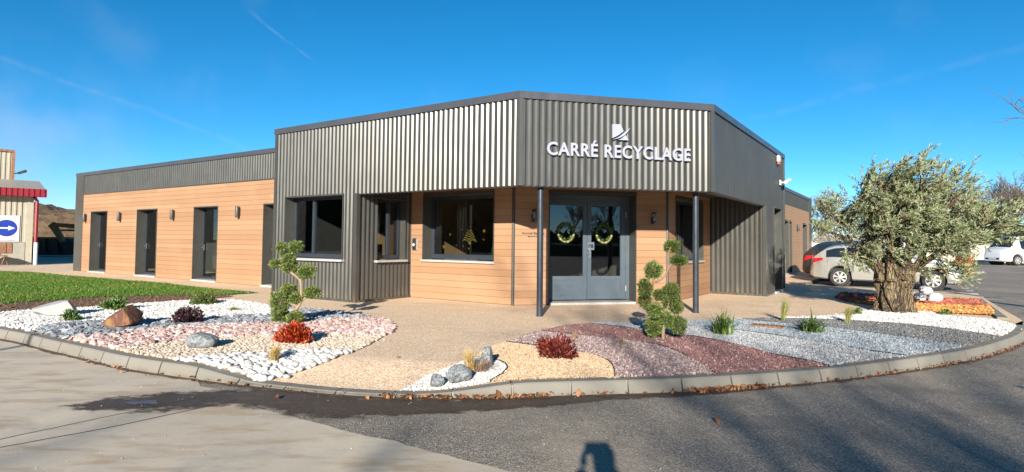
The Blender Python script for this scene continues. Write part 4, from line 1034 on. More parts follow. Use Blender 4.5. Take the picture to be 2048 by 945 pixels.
def fittings():
    for t, zc, lb in ((.98, 2.043, 'small grey tube wall lamp farthest along the long wing, by its dark end panel'), (3.795, 2.045, 'small grey tube wall lamp between the first and second doors of the long wing'),
                      (7.445, 2.05, 'small grey tube wall lamp between the second and third doors of the long wing'), (11.07, 2.065, 'small grey tube wall lamp between the third and fourth doors of the long wing')):
        lamp_tube(WW, t, zc, lb, 'tube lamps along the long wing')
    lamp_tube(WE, 12.62, 2.12, 'grey tube wall lamp on the far wing behind the parked cars')
    for t, lb in ((.403, 'black lantern wall light beside the arrow sign'), (3.063, 'black lantern wall light between the entrance door and the side window')):
        e = empty('lantern', BLOC, YAW, lb, 'lantern', 'entrance lanterns')
        m = MB(); WD.box(m, t - .035, t + .035, .024, .04, 1.70, 1.85); c = WD.p(t, .10, 0); m.tube([WD.p(t, .04, 1.74), WD.p(t, .10, 1.72), WD.p(t, .10, 1.745)], .012, 8)
        m.lathe([(.035, 1.735), (.05, 1.745), (.05, 1.76)], 14, Matrix.Translation((c[0], c[1], 0))); m.build('bracket', MAT['black'], e)
        m = MB(); m.lathe([(.045, 1.76), (.05, 1.92)], 14, Matrix.Translation((c[0], c[1], 0))); m.build('glass_shade', MAT['glass'], e, True, 40)
        m = MB(); m.lathe([(.056, 1.92), (.05, 1.935), (.02, 1.95)], 14, Matrix.Translation((c[0], c[1], 0))); m.build('lid', MAT['black'], e)
        m = MB(); m.lathe([(.008, 1.76), (.02, 1.79), (.02, 1.83), (.006, 1.86)], 10, Matrix.Translation((c[0], c[1], 0))); m.build('bulb', MAT['white'], e, True)
    # intercom on the timber wall
    e = empty('intercom', BLOC, YAW, 'small black and steel intercom on the orange boards beside the big window', 'intercom')
    t = .155; m = MB(); WL.box(m, t - .075, t + .075, .024, .045, 1.07, 1.35); link_mesh('back_plate', bevel_mesh(recalc(m.mesh('back_plate')), .01), MAT['alu'], e)
    m = MB(); WL.box(m, t - .058, t + .045, .046, .06, 1.09, 1.335); link_mesh('front_plate', bevel_mesh(recalc(m.mesh('front_plate')), .01), MAT['black'], e)
    m = MB(); c = WL.p(t - .01, .066, 1.2); m.lathe([(.03, -.006), (.032, .0), (.025, .006)], 14, Matrix.Translation(c) @ Matrix.Rotation(R(90), 4, 'X')); m.build('button', MAT['white'], e)
    # alarm siren and camera on the east face
    e = empty('alarm_siren', BLOC, YAW, 'white alarm siren with orange lens high on the shaded corner above the security camera', 'alarm')
    t = 6.26; m = MB(); FR.box(m, t - .13, t + .13, .036, .11, 3.52, 3.71); link_mesh('housing', bevel_mesh(recalc(m.mesh('housing')), .02, 2), MAT['white'], e)
    m = MB(); FR.box(m, t - .08, t + .08, .05, .1, 3.47, 3.519); m.build('lens', MAT['orange'], e)
    e = empty('security_camera', BLOC, YAW, 'white bullet security camera below the alarm siren', 'camera')
    t = 6.6; m = MB(); FR.box(m, t - .07, t + .07, .036, .07, 2.93, 3.07); m.build('wall_plate', MAT['white'], e)
    m = MB(); m.tube([FR.p(t, .07, 3.0), FR.p(t, .16, 3.0), FR.p(t + .1, .2, 3.04)], .025, 8); m.build('arm', MAT['white'], e)
    m = MB(); m.tube([FR.p(t - .05, .19, 3.0), FR.p(t + .25, .24, 3.09)], .05, 12); m.build('camera_body', MAT['white'], e)
    # ---- raised lettering and emblem on the chamfer
    s = empty('sign_lettering', BLOC, YAW, 'pale raised letters CARRÉ RECYCLAGE with emblem above the entrance', 'sign')
    cu = bpy.data.curves.new('text', 'FONT'); cu.body = 'CARRÉ RECYCLAGE'; cu.extrude = 0.03; cu.offset = 0.021; cu.resolution_u = 4; cu.space_character = 1.10
    to = bpy.data.objects.new('text', cu); COL.objects.link(to)
    dg = bpy.context.evaluated_depsgraph_get(); me = bpy.data.meshes.new_from_object(to.evaluated_get(dg))
    bpy.data.objects.remove(to)
    bm = bmesh.new(); bm.from_mesh(me); bmesh.ops.remove_doubles(bm, verts=bm.verts, dist=1e-5)
    seen = set(); isl = []
    for v in bm.verts:
        if v in seen: continue
        st = [v]; comp = []; seen.add(v)
        while st:
            q = st.pop(); comp.append(q)
            for e_ in q.link_edges:
                o = e_.other_vert(q)
                if o not in seen: seen.add(o); st.append(o)
        isl.append(comp)
    bm.verts.index_update()
    grp = []
    for comp in sorted(isl, key=lambda c: min(v.co.x for v in c)):
        a, b = min(v.co.x for v in comp), max(v.co.x for v in comp)
        if grp and a < grp[-1][1] - .12: grp[-1][2].extend(comp); grp[-1][1] = max(b, grp[-1][1])
        else: grp.append([a, b, list(comp)])
    X0, X1 = min(g[0] for g in grp), max(g[1] for g in grp)
    Ez = [g for g in grp]; 
    capH = max(v.co.y for v in grp[1][2]); base = 0.0
    sx = (3.191 - .469) / (X1 - X0); sz = .222 / capH
    for a, b, comp in grp:
        ids = {v.index: i for i, v in enumerate(comp)}
        V = [FC.p(.469 + (v.co.x - X0) * sx,   .058 + v.co.z * .7, 2.792 + v.co.y * sz) for v in comp]
        F = [[ids[v.index] for v in f.verts] for f in bm.faces if f.verts[0].index in ids]
        mm = bpy.data.meshes.new('letter'); mm.from_pydata(V, [], F); recalc(mm); link_mesh('letter', mm, MAT['letter'], s)
    bm.free()
    # emblem: a split block with a rising swoosh
    def plate(name, P):
        n = len(P); m = MB()
        m.add([FC.p(t, .073, z) for t, z in P] + [FC.p(t, .031, z) for t, z in P], [tuple(range(n)), tuple(range(n, 2 * n))[::-1]] + [(i, n + i, n + (i + 1) % n, (i + 1) % n) for i in range(n)])
        link_mesh(name, recalc(m.mesh(name)), MAT['letter'], s)
    k = .0095 / 5.689
    e0 = lambda x, y: (1.668 + (x - 920) * .00168, 3.382 - (y - 120) * .00162 + (x - 920) * .00006)
    plate('emblem_block', [e0(*p) for p in ((920, 120), (1008, 120), (1030, 160), (1045, 195), (1000, 232), (960, 256), (920, 272))][::-1])
    plate('emblem_swoosh', [e0(*p) for p in ((922, 288), (975, 268), (1020, 240), (1060, 205), (1120, 158), (1095, 200), (1060, 238), (1015, 264), (970, 280))])
    plate('emblem_foot', [e0(*p) for p in ((985, 292), (1030, 272), (1066, 240), (1104, 296))])
    # ---- lettering on boards beside the door
    a = empty('wall_sign', BLOC, YAW, 'small dark lettering and an arrow pointing to the big window, on boards behind the column', 'sign')
    cu = bpy.data.curves.new('text', 'FONT'); cu.body = 'Accueil Bascule'; cu.extrude = 0.002; cu.offset = .012; cu.size = 1; cu.resolution_u = 2
    to = bpy.data.objects.new('text', cu); COL.objects.link(to); dg = bpy.context.evaluated_depsgraph_get(); me = bpy.data.meshes.new_from_object(to.evaluated_get(dg)); bpy.data.objects.remove(to)
    X1 = max(v.co.x for v in me.vertices)
    for v in me.vertices: v.co = Vector(WD.p(.168 + v.co.x * .47 / X1, .0265 + v.co.z, 1.445 + v.co.y * .072))
    me.materials.clear(); link_mesh('lettering', me, MAT['ink'], a)
    m = MB(); WD.box(m, .31, .55, .024, .028, 1.392, 1.402); P = [(.285, 1.397), (.325, 1.415), (.325, 1.379)]
    m.add([WD.p(t, .029, z) for t, z in P] + [WD.p(t, .023, z) for t, z in P], [(0, 1, 2), (5, 4, 3), (0, 3, 4, 1), (1, 4, 5, 2), (2, 5, 3, 0)]); m.build('arrow', MAT['ink'], a)
    # ---- notice on the door
    n = empty('notice', BLOC, YAW, 'silver notice plate fixed to the middle of the double door', 'notice')
    m = MB(); WD.box(m, 1.70, 1.86, -.305, -.296, 1.13, 1.30); link_mesh('plate', bevel_mesh(recalc(m.mesh('plate')), .004), MAT['alu'], n)
    m = MB(); WD.box(m, 1.725, 1.835, -.2955, -.294, 1.17, 1.25); m.build('panel', MAT['frame'], n)
    # ---- wreaths
    for t, z, lb in ((1.212, 1.50, 'gold and white Christmas wreath on the door leaf nearer the arrow sign'), (2.075, 1.49, 'gold and white Christmas wreath on the door leaf farther from the arrow sign')):
        w = empty('wreath', BLOC, YAW, lb, 'wreath', 'door wreaths')
        m = MB(); m.tube([WD.p(t + .17 * math.cos(a), -.305, z + .2 * math.sin(a)) for a in np.linspace(0, 2 * math.pi, 33)], .022, 6, False); m.build('ring', MAT['greenleaf'], w)
        V, F = [], []; r = random.Random(5)
        for i in range(150):
            a = r.uniform(0, 2 * math.pi); rr = r.uniform(.13, .22); c = Vector(WD.p(t + rr * .9 * math.cos(a), -.295 + r.uniform(-.01, .03), z + rr * math.sin(a)))
            d1 = Vector((r.uniform(-1, 1), r.uniform(-1, 1), r.uniform(-1, 1))).normalized() * .04; d2 = d1.orthogonal().normalized() * .009; b = len(V)
            V += [c - d1, c + d2, c + d1, c - d2]; F.append((b, b + 1, b + 2, b + 3))
        me = bpy.data.meshes.new('sprigs'); me.from_pydata(V, [], F); link_mesh('sprigs', me, MAT['greenleaf'], w)
        for i in range(16):
            a = math.pi + .25 + (math.pi - .5) * i / 15; c = WD.p(t + .175 * math.cos(a), -.275, z + .205 * math.sin(a)); m = MB()
            rr = r.uniform(.014, .024); m.lathe([(.001, -rr), (rr * .7, -rr * .7), (rr, 0), (rr * .7, rr * .7), (.001, rr)], 8, Matrix.Translation(c)); m.build('bauble', MAT['gold' if i % 3 else 'sill'], w, True)
    # ---- window stickers: gold tree of ribbons and stars, inside the big window
    st = empty('window_sticker', BLOC, YAW, 'golden Christmas tree sticker in the big timber-framed window', 'sticker')
    def flat(name, pts, parent):
        n_ = len(pts); m = MB(); m.add([WL.p(t, -.293, z) for t, z in pts] + [WL.p(t, -.295, z) for t, z in pts], [tuple(range(n_)), tuple(range(n_, 2 * n_))[::-1]] + [(i, n_ + i, n_ + (i + 1) % n_, (i + 1) % n_) for i in range(n_)]); link_mesh(name, recalc(m.mesh(name)), MAT['gold'], parent)
    cx = 1.48
    for z0, wd in ((1.30, .19), (1.345, .165), (1.40, .135), (1.455, .10), (1.515, .065)):
        P = [(cx + wd * (k / 5 - 1), z0 + .022 * math.sin(k * 1.1)) for k in range(11)]
        flat('ribbon', P + [(t, z + .016) for t, z in P[::-1]], st)
    flat('star', [(cx + (.03 if i % 2 else .012) * math.sin(i * math.pi / 5), 1.60 + (.03 if i % 2 else .012) * math.cos(i * math.pi / 5)) for i in range(10)], st)
    flat('pot', [(cx - .035, 1.27), (cx + .035, 1.27), (cx + .025, 1.225), (cx - .025, 1.225)], st)
    for i, (t, z, r_) in enumerate(((.74, 1.16, .06), (.92, 1.44, .035), (1.87, 1.52, .05), (1.46, 1.13, .025), (1.86, 1.33, .025), (1.1, 1.2, .02), (1.3, 1.18, .018), (2.0, 1.6, .02), (1.25, 1.55, .018))):
        q = MB(); n_ = 12; P = [(t + (r_ if k % 2 else r_ * .35) * math.sin(k * math.pi / 6), z + (r_ if k % 2 else r_ * .35) * math.cos(k * math.pi / 6)) for k in range(n_)]
        q.add([WL.p(a, -.293, b) for a, b in P] + [WL.p(a, -.295, b) for a, b in P], [tuple(range(n_)), tuple(range(n_, 2 * n_))[::-1]])
        flat('snowflake', P, st)
    # desk with monitor inside the corner office, house plant and indoor fir
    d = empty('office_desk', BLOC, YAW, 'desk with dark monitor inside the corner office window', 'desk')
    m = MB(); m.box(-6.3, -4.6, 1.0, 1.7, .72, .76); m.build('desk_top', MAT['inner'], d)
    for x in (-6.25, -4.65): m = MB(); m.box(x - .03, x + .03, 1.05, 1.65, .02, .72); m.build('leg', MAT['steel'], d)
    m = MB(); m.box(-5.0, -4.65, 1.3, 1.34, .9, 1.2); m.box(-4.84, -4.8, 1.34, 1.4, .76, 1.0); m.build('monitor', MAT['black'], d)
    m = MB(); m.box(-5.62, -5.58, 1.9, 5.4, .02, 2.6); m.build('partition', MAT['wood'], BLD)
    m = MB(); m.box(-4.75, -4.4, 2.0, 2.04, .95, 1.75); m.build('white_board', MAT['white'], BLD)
    f = empty('indoor_fir', BLOC, YAW, 'small green decorated fir standing inside the big window', 'plant')
    V, F = [], []; r = random.Random(8)
    for i in range(420):
        h = r.random() ** .7; a = r.uniform(0, 6.28); rad = .34 * (1 - h) * r.uniform(.3, 1); c = Vector((-1.95 + rad * math.cos(a), 2.2 + rad * .7 * math.sin(a), .7 + h * .75))
        d1 = Vector((math.cos(a), math.sin(a), r.uniform(-.3, .5))).normalized() * .07; d2 = d1.orthogonal().normalized() * .008; b = len(V); V += [c, c + d1 * .5 + d2, c + d1, c + d1 * .5 - d2]; F.append((b, b + 1, b + 2, b + 3))
    me = bpy.data.meshes.new('needles'); me.from_pydata(V, [], F); link_mesh('needles', me, MAT['greenleaf'], f)
    m = MB(); m.lathe([(.14, .02), (.2, .5), (.2, .62), (.05, .66), (.02, 1.3)], 12, Matrix.Translation((-1.95, 2.2, 0))); m.build('pot', MAT['steel'], f, True, 40)
fittings()

# ================================================================== PLANTED BEDS
D = DATA
def kin_between(x0, x1):
    q = [p for p in KIN if x0 < p[0] < x1]
    return q[::2]
SL = {k: smooth_line(D[k], 0.15) for k in D if k[:2] in ('L_', 'R_')}
BEDS = {}
def beds():
    rev = lambda L: L[::-1]
    bl = D['bedL_out']
    BEDS['white_back'] = [(-9.55, 9.98)] + D['bedL_top'] + bl[1:4] + rev(SL['L_white_grey']) + rev(kin_between(-9.4, -6.4))
    BEDS['grey_west'] = SL['L_white_grey'] + bl[4:8] + rev(SL['L_grey_pink']) + rev(kin_between(-6.42, -5.58))
    BEDS['pink'] = SL['L_grey_pink'] + bl[8:13] + [(-1.69, 8.12)] + rev(SL['L_pink_cream']) + rev(kin_between(-5.55, -4.5))
    BEDS['cream'] = SL['L_pink_cream'] + bl[13:15] + [(-1.81, 6.94)] + rev(SL['L_cream_white']) + rev(kin_between(-4.48, -3.5))
    BEDS['white_front'] = SL['L_cream_white'] + bl[15:] + rev(kin_between(-3.5, -2.45))
    br = D['bedR_out']
    BEDS['white_tip'] = br[:4] + rev(SL['R_white_beige']) + rev(kin_between(-.95, -.2))
    BEDS['beige'] = br[4:6] + SL['R_beige_mauve'] + rev(kin_between(-.15, .97)) + SL['R_white_beige']
    BEDS['mauve'] = [br[6], (.42, 8.70)] + SL['R_mauve_purple'] + rev(kin_between(1.0, 2.0)) + rev(SL['R_beige_mauve'])
    BEDS['purple'] = [(.43, 8.74)] + br[8:10] + SL['R_purple_grey'] + rev(kin_between(2.02, 3.35)) + rev(SL['R_mauve_purple'])
    BEDS['grey_east'] = [(1.2, 9.5)] + br[10:12] + SL['R_grey_blue'] + rev(kin_between(3.38, 4.56)) + rev(SL['R_purple_grey'])
    BEDS['blue'] = br[12:15] + SL['R_blue_dark'] + rev(kin_between(4.6, 5.77)) + rev(SL['R_grey_blue'])
    BEDS['dark'] = br[15:17] + SL['R_dark_white'] + rev(kin_between(5.8, 6.92)) + rev(SL['R_blue_dark'])
    BEDS['white_east'] = br[17:19] + [(5.86, 10.92), (6.5, 11.1), (6.8, 11.7), (7.6, 12.1), (8.15, 11.7), (8.05, 11.05), (8.5, 10.55)] + rev(kin_between(6.95, 8.35)) + rev(SL['R_dark_white'])
    def dense(poly, step=.1):
        out = []
        for a, b in zip(poly, poly[1:] + poly[:1]):
            n = max(1, int(math.dist(a, b) / step))
            for k in range(n): out.append((a[0] + (b[0] - a[0]) * k / n, a[1] + (b[1] - a[1]) * k / n))
        return out
    spec = {  # name, label, material, shapes, size, spacing, individual stones
        'white_back': ('white_pebble_bed', 'small white pebbles in the back strip of the lawn-side bed beside the soil', 'p_white', SH_ROUND_LO, (.020, .032), .046, 0),
        'grey_west': ('slate_bed', 'angular blue grey slate stones in the second strip of the lawn-side bed', 'p_grey', SH_FLAT, (.030, .052), .066, 280),
        'pink': ('pink_stone_bed', 'pink marble stones in the middle strip of the lawn-side bed', 'p_pink', SH_CHIP, (.026, .046), .060, 280),
        'cream': ('cream_pebble_bed', 'cream pebbles in the fourth strip of the lawn-side bed', 'p_cream', SH_ROUND_LO, (.016, .027), .036, 0),
        'white_front': ('white_pebble_bed', 'large white pebbles in the front point of the lawn-side bed by the kerb', 'p_white', SH_ROUND, (.026, .046), .056, 290),
        'white_tip': ('white_gravel_bed', 'white gravel point at the path end of the olive bed under grey rocks', 'c_white', SH_OCTA, (.006, .012), .014, 0),
        'beige': ('beige_gravel_bed', 'beige gravel field round the maroon shrub in the olive bed', 'c_beige', SH_OCTA, (.006, .012), .015, 0),
        'mauve': ('mauve_gravel_bed', 'mixed mauve gravel next to the beige gravel in the olive bed', 'c_mauve', SH_OCTA, (.009, .017), .021, 0),
        'purple': ('plum_gravel_bed', 'dark plum red gravel under the cloud-pruned conifer of the olive bed', 'c_purple', SH_OCTA, (.009, .017), .021, 0),
        'grey_east': ('grey_gravel_bed', 'pale grey gravel strip next to the plum gravel', 'c_grey', SH_OCTA, (.009, .017), .022, 0),
        'blue': ('blue_gravel_bed', 'blue grey gravel strip round the rusty drain cover', 'c_blue', SH_OCTA, (.010, .018), .024, 0),
        'dark': ('slate_gravel_bed', 'dark slate gravel strip in front of the white gravel of the olive tree', 'c_dark', SH_OCTA, (.010, .018), .026, 0),
        'white_east': ('white_gravel_bed', 'white marble gravel strip around the olive trunk', 'c_white', SH_OCTA, (.013, .022), .032, 0)}
    for k, (nm, lb, mt, shp, (s0, s1), sp, nind) in spec.items():
        poly = BEDS[k]
        bd = sheet(nm, poly, hz, bed_under(mt), 0.006, .2, (-3.6, .6, 5.0, 7.2), kind='structure', label=lb)
        P = pts_in(poly, sp)
        base = .006 + (s0 + s1) * .12
        st_ = RNG.random(len(P)) < .025; P[st_] += RNG.normal(0, .07 if sp > .03 else .03, (int(st_.sum()), 2))      # strays knocked over the edge
        if nind:
            d = np.hypot(P[:, 0] + 2.2 if k == 'white_front' else P[:, 0], P[:, 1]); order = np.argsort(np.hypot(P[:, 0], P[:, 1])); near, P = P[order[:nind]], P[order[nind:]]
            sm = k == 'white_front'
            mes = [np_mesh('pebble', V, F, sm) for V, F in shp]
            for me in mes: me.materials.append(MAT[mt])
            for x, y in near:
                o = bpy.data.objects.new('pebble', random.choice(mes)); COL.objects.link(o); o.parent = bd
                s_ = random.uniform(s0, s1); o.location = (x, y, hz(x, y) + base + random.uniform(-.1, .3) * s_); o.scale = (s_ * random.uniform(.8, 1.25), s_ * random.uniform(.8, 1.25), s_ * random.uniform(.8, 1.2)); o.rotation_euler = (random.gauss(0, .3), random.gauss(0, .3), random.uniform(0, 6.28))
        o = link_mesh('pebbles', scatter_mesh('pebbles', P, shp, s0, s1, MAT[mt], base, smooth=(shp is SH_ROUND)), MAT[mt], bd, kind='stuff')
    # thin edging strips between the colours
    for k in SL:
        mm = MB(); A, Bq = offset_line(SL[k], .005), offset_line(SL[k], -.005); n = len(A); rings = []
        for i in range(n):
            z = hz(*SL[k][i]); h = .02 + .006 * math.sin(i * .7)
            rings.append([(A[i][0], A[i][1], z), (Bq[i][0], Bq[i][1], z), (Bq[i][0], Bq[i][1], z + h), (A[i][0], A[i][1], z + h)])
        mm.extr(None, rings); link_mesh('edging_strip', recalc(mm.mesh('edging_strip')), MAT['edging'], kind='structure')
    # red and orange bark mulch
    mo, msp = D['mulch_out'], D['mulch_split']
    top = [mo[0], mo[1], mo[2], mo[3], (11.2, 14.35), (10.15, 12.72)]; low = [(8.98, 11.15)] + mo[7:]
    split = [(7.66, 13.7), (8.41, 13.69), (9.06, 13.18), (10.1, 12.65)]
    for nm, lb, poly, mt in (('red_mulch', 'red dyed bark mulch strip behind the olive tree', top + split[::-1], 'm_red'), ('orange_mulch', 'orange dyed bark mulch strip in front of the red mulch', split + low, 'm_orange')):
        bd = sheet(nm, poly, hz, bed_under(mt), 0.02, .5, kind='structure', label=lb)
        P = pts_in(poly, .05)
        link_mesh('bark_chips', scatter_mesh('bark_chips', P, SH_OCTA, .016, .036, MAT[mt], .026, .5, .5), MAT[mt], bd, kind='stuff')
UNDER = {}
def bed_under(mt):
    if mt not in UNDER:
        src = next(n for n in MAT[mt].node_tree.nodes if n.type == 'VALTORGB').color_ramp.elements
        UNDER[mt] = bed_mat(MAT[mt].name + '_ground', [(e.position, tuple(c * (.8 if mt[0] != 'p' else .42) for c in e.color[:3])) for e in src], 46 if mt[0] == 'c' else 22)  # stone colours darkened: shade in the gaps between stones is painted in
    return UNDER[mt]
beds()

# ------------------------------------------------------------------ rocks
def rock(name, loc, size, mat, label, cat='rock', seed=0, rotz=0, cuts=(), amp=.25, sub=4, grp=None, sink=.12, smooth=False):
    bm = bmesh.new(); bmesh.ops.create_icosphere(bm, subdivisions=sub, radius=1)
    o = Vector((seed * 7.3, seed * 3.1, seed * 1.7))
    for v in bm.verts:
        p = v.co.copy()
        k = 1 + amp * noise.noise(p * 1.1 + o) + amp * .5 * noise.noise(p * 2.6 + o) + amp * .22 * noise.noise(p * 6 + o)
        v.co = p * k
    for n, d in cuts:
        n = Vector(n).normalized()
        for v in bm.verts:
            t = v.co.dot(n) - d
            if t > 0: v.co -= n * t * .93
    for v in bm.verts: v.co = Vector((v.co.x * size[0], v.co.y * size[1], v.co.z * size[2]))
    zmin = min(v.co.z for v in bm.verts)
    for v in bm.verts: v.co.z -= zmin * (1 - sink)
    me = bpy.data.meshes.new(name); bm.to_mesh(me); bm.free()
    me.polygons.foreach_set('use_smooth', np.ones(len(me.polygons), bool)); me.set_sharp_from_angle(angle=R(28 if not smooth else 80))
    o = link_mesh(name, me, MAT[mat], None, (loc[0], loc[1], hz(*loc[:2]) + .005), label=label, cat=cat, group=grp); o.rotation_euler.z = rotz
    return o
rock('rock', (-7.36, 9.72), (.32, .2, .15), 'r_pale', 'flat-topped pale grey rock by the bare soil in the white pebbles', seed=1, rotz=.35, cuts=(((-.45, -.2, .85), .45), ((1, .1, .3), .7), ((0, -1, .2), .5)), amp=.2)
rock('rock', (-5.52, 8.55), (.28, .23, .175), 'r_rust', 'rust brown angular rock with ochre face among the slate stones', seed=2, rotz=.2, cuts=(((-.75, -.25, .75), .35), ((.9, -.2, .5), .45), ((-.1, -1, .3), .55)), amp=.28)
rock('boulder', (-3.60, 7.02), (.172, .14, .098), 'r_grey', 'rounded pale blue grey boulder on the cream pebbles near the kerb', seed=3, amp=.16, smooth=True)
rock('rock', (-.69, 5.64), (.08, .07, .06), 'r_grey', 'smallest blue grey rock at the point of the white gravel', seed=4, amp=.25, cuts=(((-1, -.2, .2), .6), ((.3, -.8, .6), .6)))
rock('rock', (-.49, 5.73), (.122, .095, .088), 'r_grey', 'blue grey rock between the smallest rock and the dry grass', seed=5, rotz=.4, amp=.22, cuts=(((-.6, -.4, .7), .62),))
rock('rock', (-.235, 6.22), (.068, .062, .108), 'r_grey', 'upright blue grey rock behind the dry grass at the gravel tip', seed=6, rotz=.3, amp=.25, cuts=(((.8, -.5, .2), .6),))
rock('cobble', (9.40, 13.80), (.135, .12, .115), 'r_white', 'white round cobble nearest the olive trunk on the red mulch', seed=7, amp=.1, smooth=True, grp='white cobbles on the mulch')
rock('cobble', (9.68, 13.70), (.16, .13, .115), 'r_white', 'white oval cobble lying lowest, farther from the olive trunk', seed=8, amp=.1, smooth=True, grp='white cobbles on the mulch')
o_ = rock('cobble', (9.60, 13.92), (.17, .13, .11), 'r_white', 'white cobble leaning on top of the two other white cobbles', seed=9, amp=.1, smooth=True, grp='white cobbles on the mulch'); o_.location.z += .15; o_.rotation_euler = (0, .35, .3)
# rusty drain cover in the blue gravel
dc = empty('drain_cover', (3.97, 9.32, .012), R(-34), 'rusty rectangular drain cover set in the blue grey gravel', 'drain cover')
m = MB(); m.box(-.24, .24, -.12, .12, 0, .022); link_mesh('cover_plate', bevel_mesh(recalc(m.mesh('cover_plate')), .006), MAT['rust'], dc)
for i in range(7): m = MB(); m.box(-.2 + i * .062, -.17 + i * .062, -.1, .1, .023, .03); m.build('rib', MAT['rust'], dc)

# ------------------------------------------------------------------ plants
def leaf_cloud(name, C, Dv, L, Wd, mat, parent, fold=.25):
    """C (n,3) bases, Dv (n,3) unit directions, L lengths, Wd widths: folded diamond leaves"""
    n = len(C); Rn = RNG.normal(size=(n, 3)); S = np.cross(Dv, Rn); S /= np.linalg.norm(S, axis=1)[:, None] + 1e-9
    U = np.cross(S, Dv); L = L[:, None]; Wd = Wd[:, None]
    V = np.empty((n, 4, 3)); V[:, 0] = C; V[:, 1] = C + Dv * L * .45 + S * Wd + U * Wd * fold; V[:, 2] = C + Dv * L; V[:, 3] = C + Dv * L * .45 - S * Wd + U * Wd * fold
    I = np.arange(n)[:, None] * 4
    F = np.hstack([I, I + 1, I + 2, I + 3])
    return link_mesh(name, np_mesh(name, V.reshape(-1, 3), F), mat, parent)
def unit(A): return A / (np.linalg.norm(A, axis=1)[:, None] + 1e-9)
def shrub(name, loc, rx, ry, rz_, n, L, W_, mat, label, cat='shrub', grp=None, up=.4, stems=10, clump=14):
    e = empty(name, (loc[0], loc[1], hz(*loc) + .006), 0, label, cat, grp)
    cl = unit(RNG.normal(size=(clump, 3))); cl[:, 2] = np.abs(cl[:, 2]); cl = cl * np.array([rx, ry, rz_ * 1.5]) * RNG.uniform(.35, .8, (clump, 1)); cl[:, 2] = np.clip(cl[:, 2], .15 * rz_, rz_ * 1.25)
    k = RNG.integers(0, clump, n); off = unit(RNG.normal(size=(n, 3))) * RNG.uniform(.3, 1, (n, 1)) ** .5 * np.array([rx, ry, rz_]) * .42
    C = cl[k] + off; C[:, 2] = np.clip(C[:, 2], .01, None)
    Dv = unit(unit(C) + RNG.normal(0, .5, (n, 3)) + np.array([0, 0, up]))
    leaf_cloud('foliage', C, Dv, RNG.uniform(.7, 1.3, n) * L, RNG.uniform(.7, 1.2, n) * W_, MAT[mat], e)
    m = MB()
    for i in range(stems):
        c = cl[i % clump]; m.tube([(0, 0, -.01), tuple(c * np.array([.4, .4, .5])), tuple(c)], [.006, .004, .002], 4)
    m.build('stems', MAT['stem'], e)
    return e
def tuft(name, loc, h, spread, n, w, mat, label, cat='grass tuft', grp=None, droop=.5, wind=(0, 0)):
    e = bpy.data.objects
    k = 6; a = RNG.uniform(0, 2 * np.pi, n); H = RNG.uniform(.55, 1.05, n) * h; sp = RNG.uniform(.15, 1, n) * spread
    t = np.linspace(0, 1, k)[None, :]
    bx = RNG.normal(0, spread * .12, (n, 1)); by = RNG.normal(0, spread * .12, (n, 1))
    X = bx + np.cos(a)[:, None] * sp[:, None] * t ** 1.6 + wind[0] * h * t ** 2; Y = by + np.sin(a)[:, None] * sp[:, None] * t ** 1.6 + wind[1] * h * t ** 2
    Z = H[:, None] * (t - droop * (sp / (spread + 1e-6))[:, None] * t ** 3 * .8)
    S = np.stack([-np.sin(a), np.cos(a), np.zeros(n)], 1)[:, None, :]; wd = (w * RNG.uniform(.6, 1.2, (n, 1)) * (1 - .88 * t ** 1.5))[:, :, None]
    P = np.stack([X, Y, Z], 2); V = np.concatenate([P - S * wd, P + S * wd], 1)      # n, 2k, 3
    F = []
    for i in range(k - 1): F.append([i, i + 1, k + i + 1, k + i])
    F = (np.arange(n)[:, None, None] * 2 * k + np.array(F)[None]).reshape(-1, 4)
    return link_mesh(name, np_mesh(name, V.reshape(-1, 3), F, True), MAT[mat], None, (loc[0], loc[1], hz(*loc) + .006), label=label, cat=cat, group=grp)
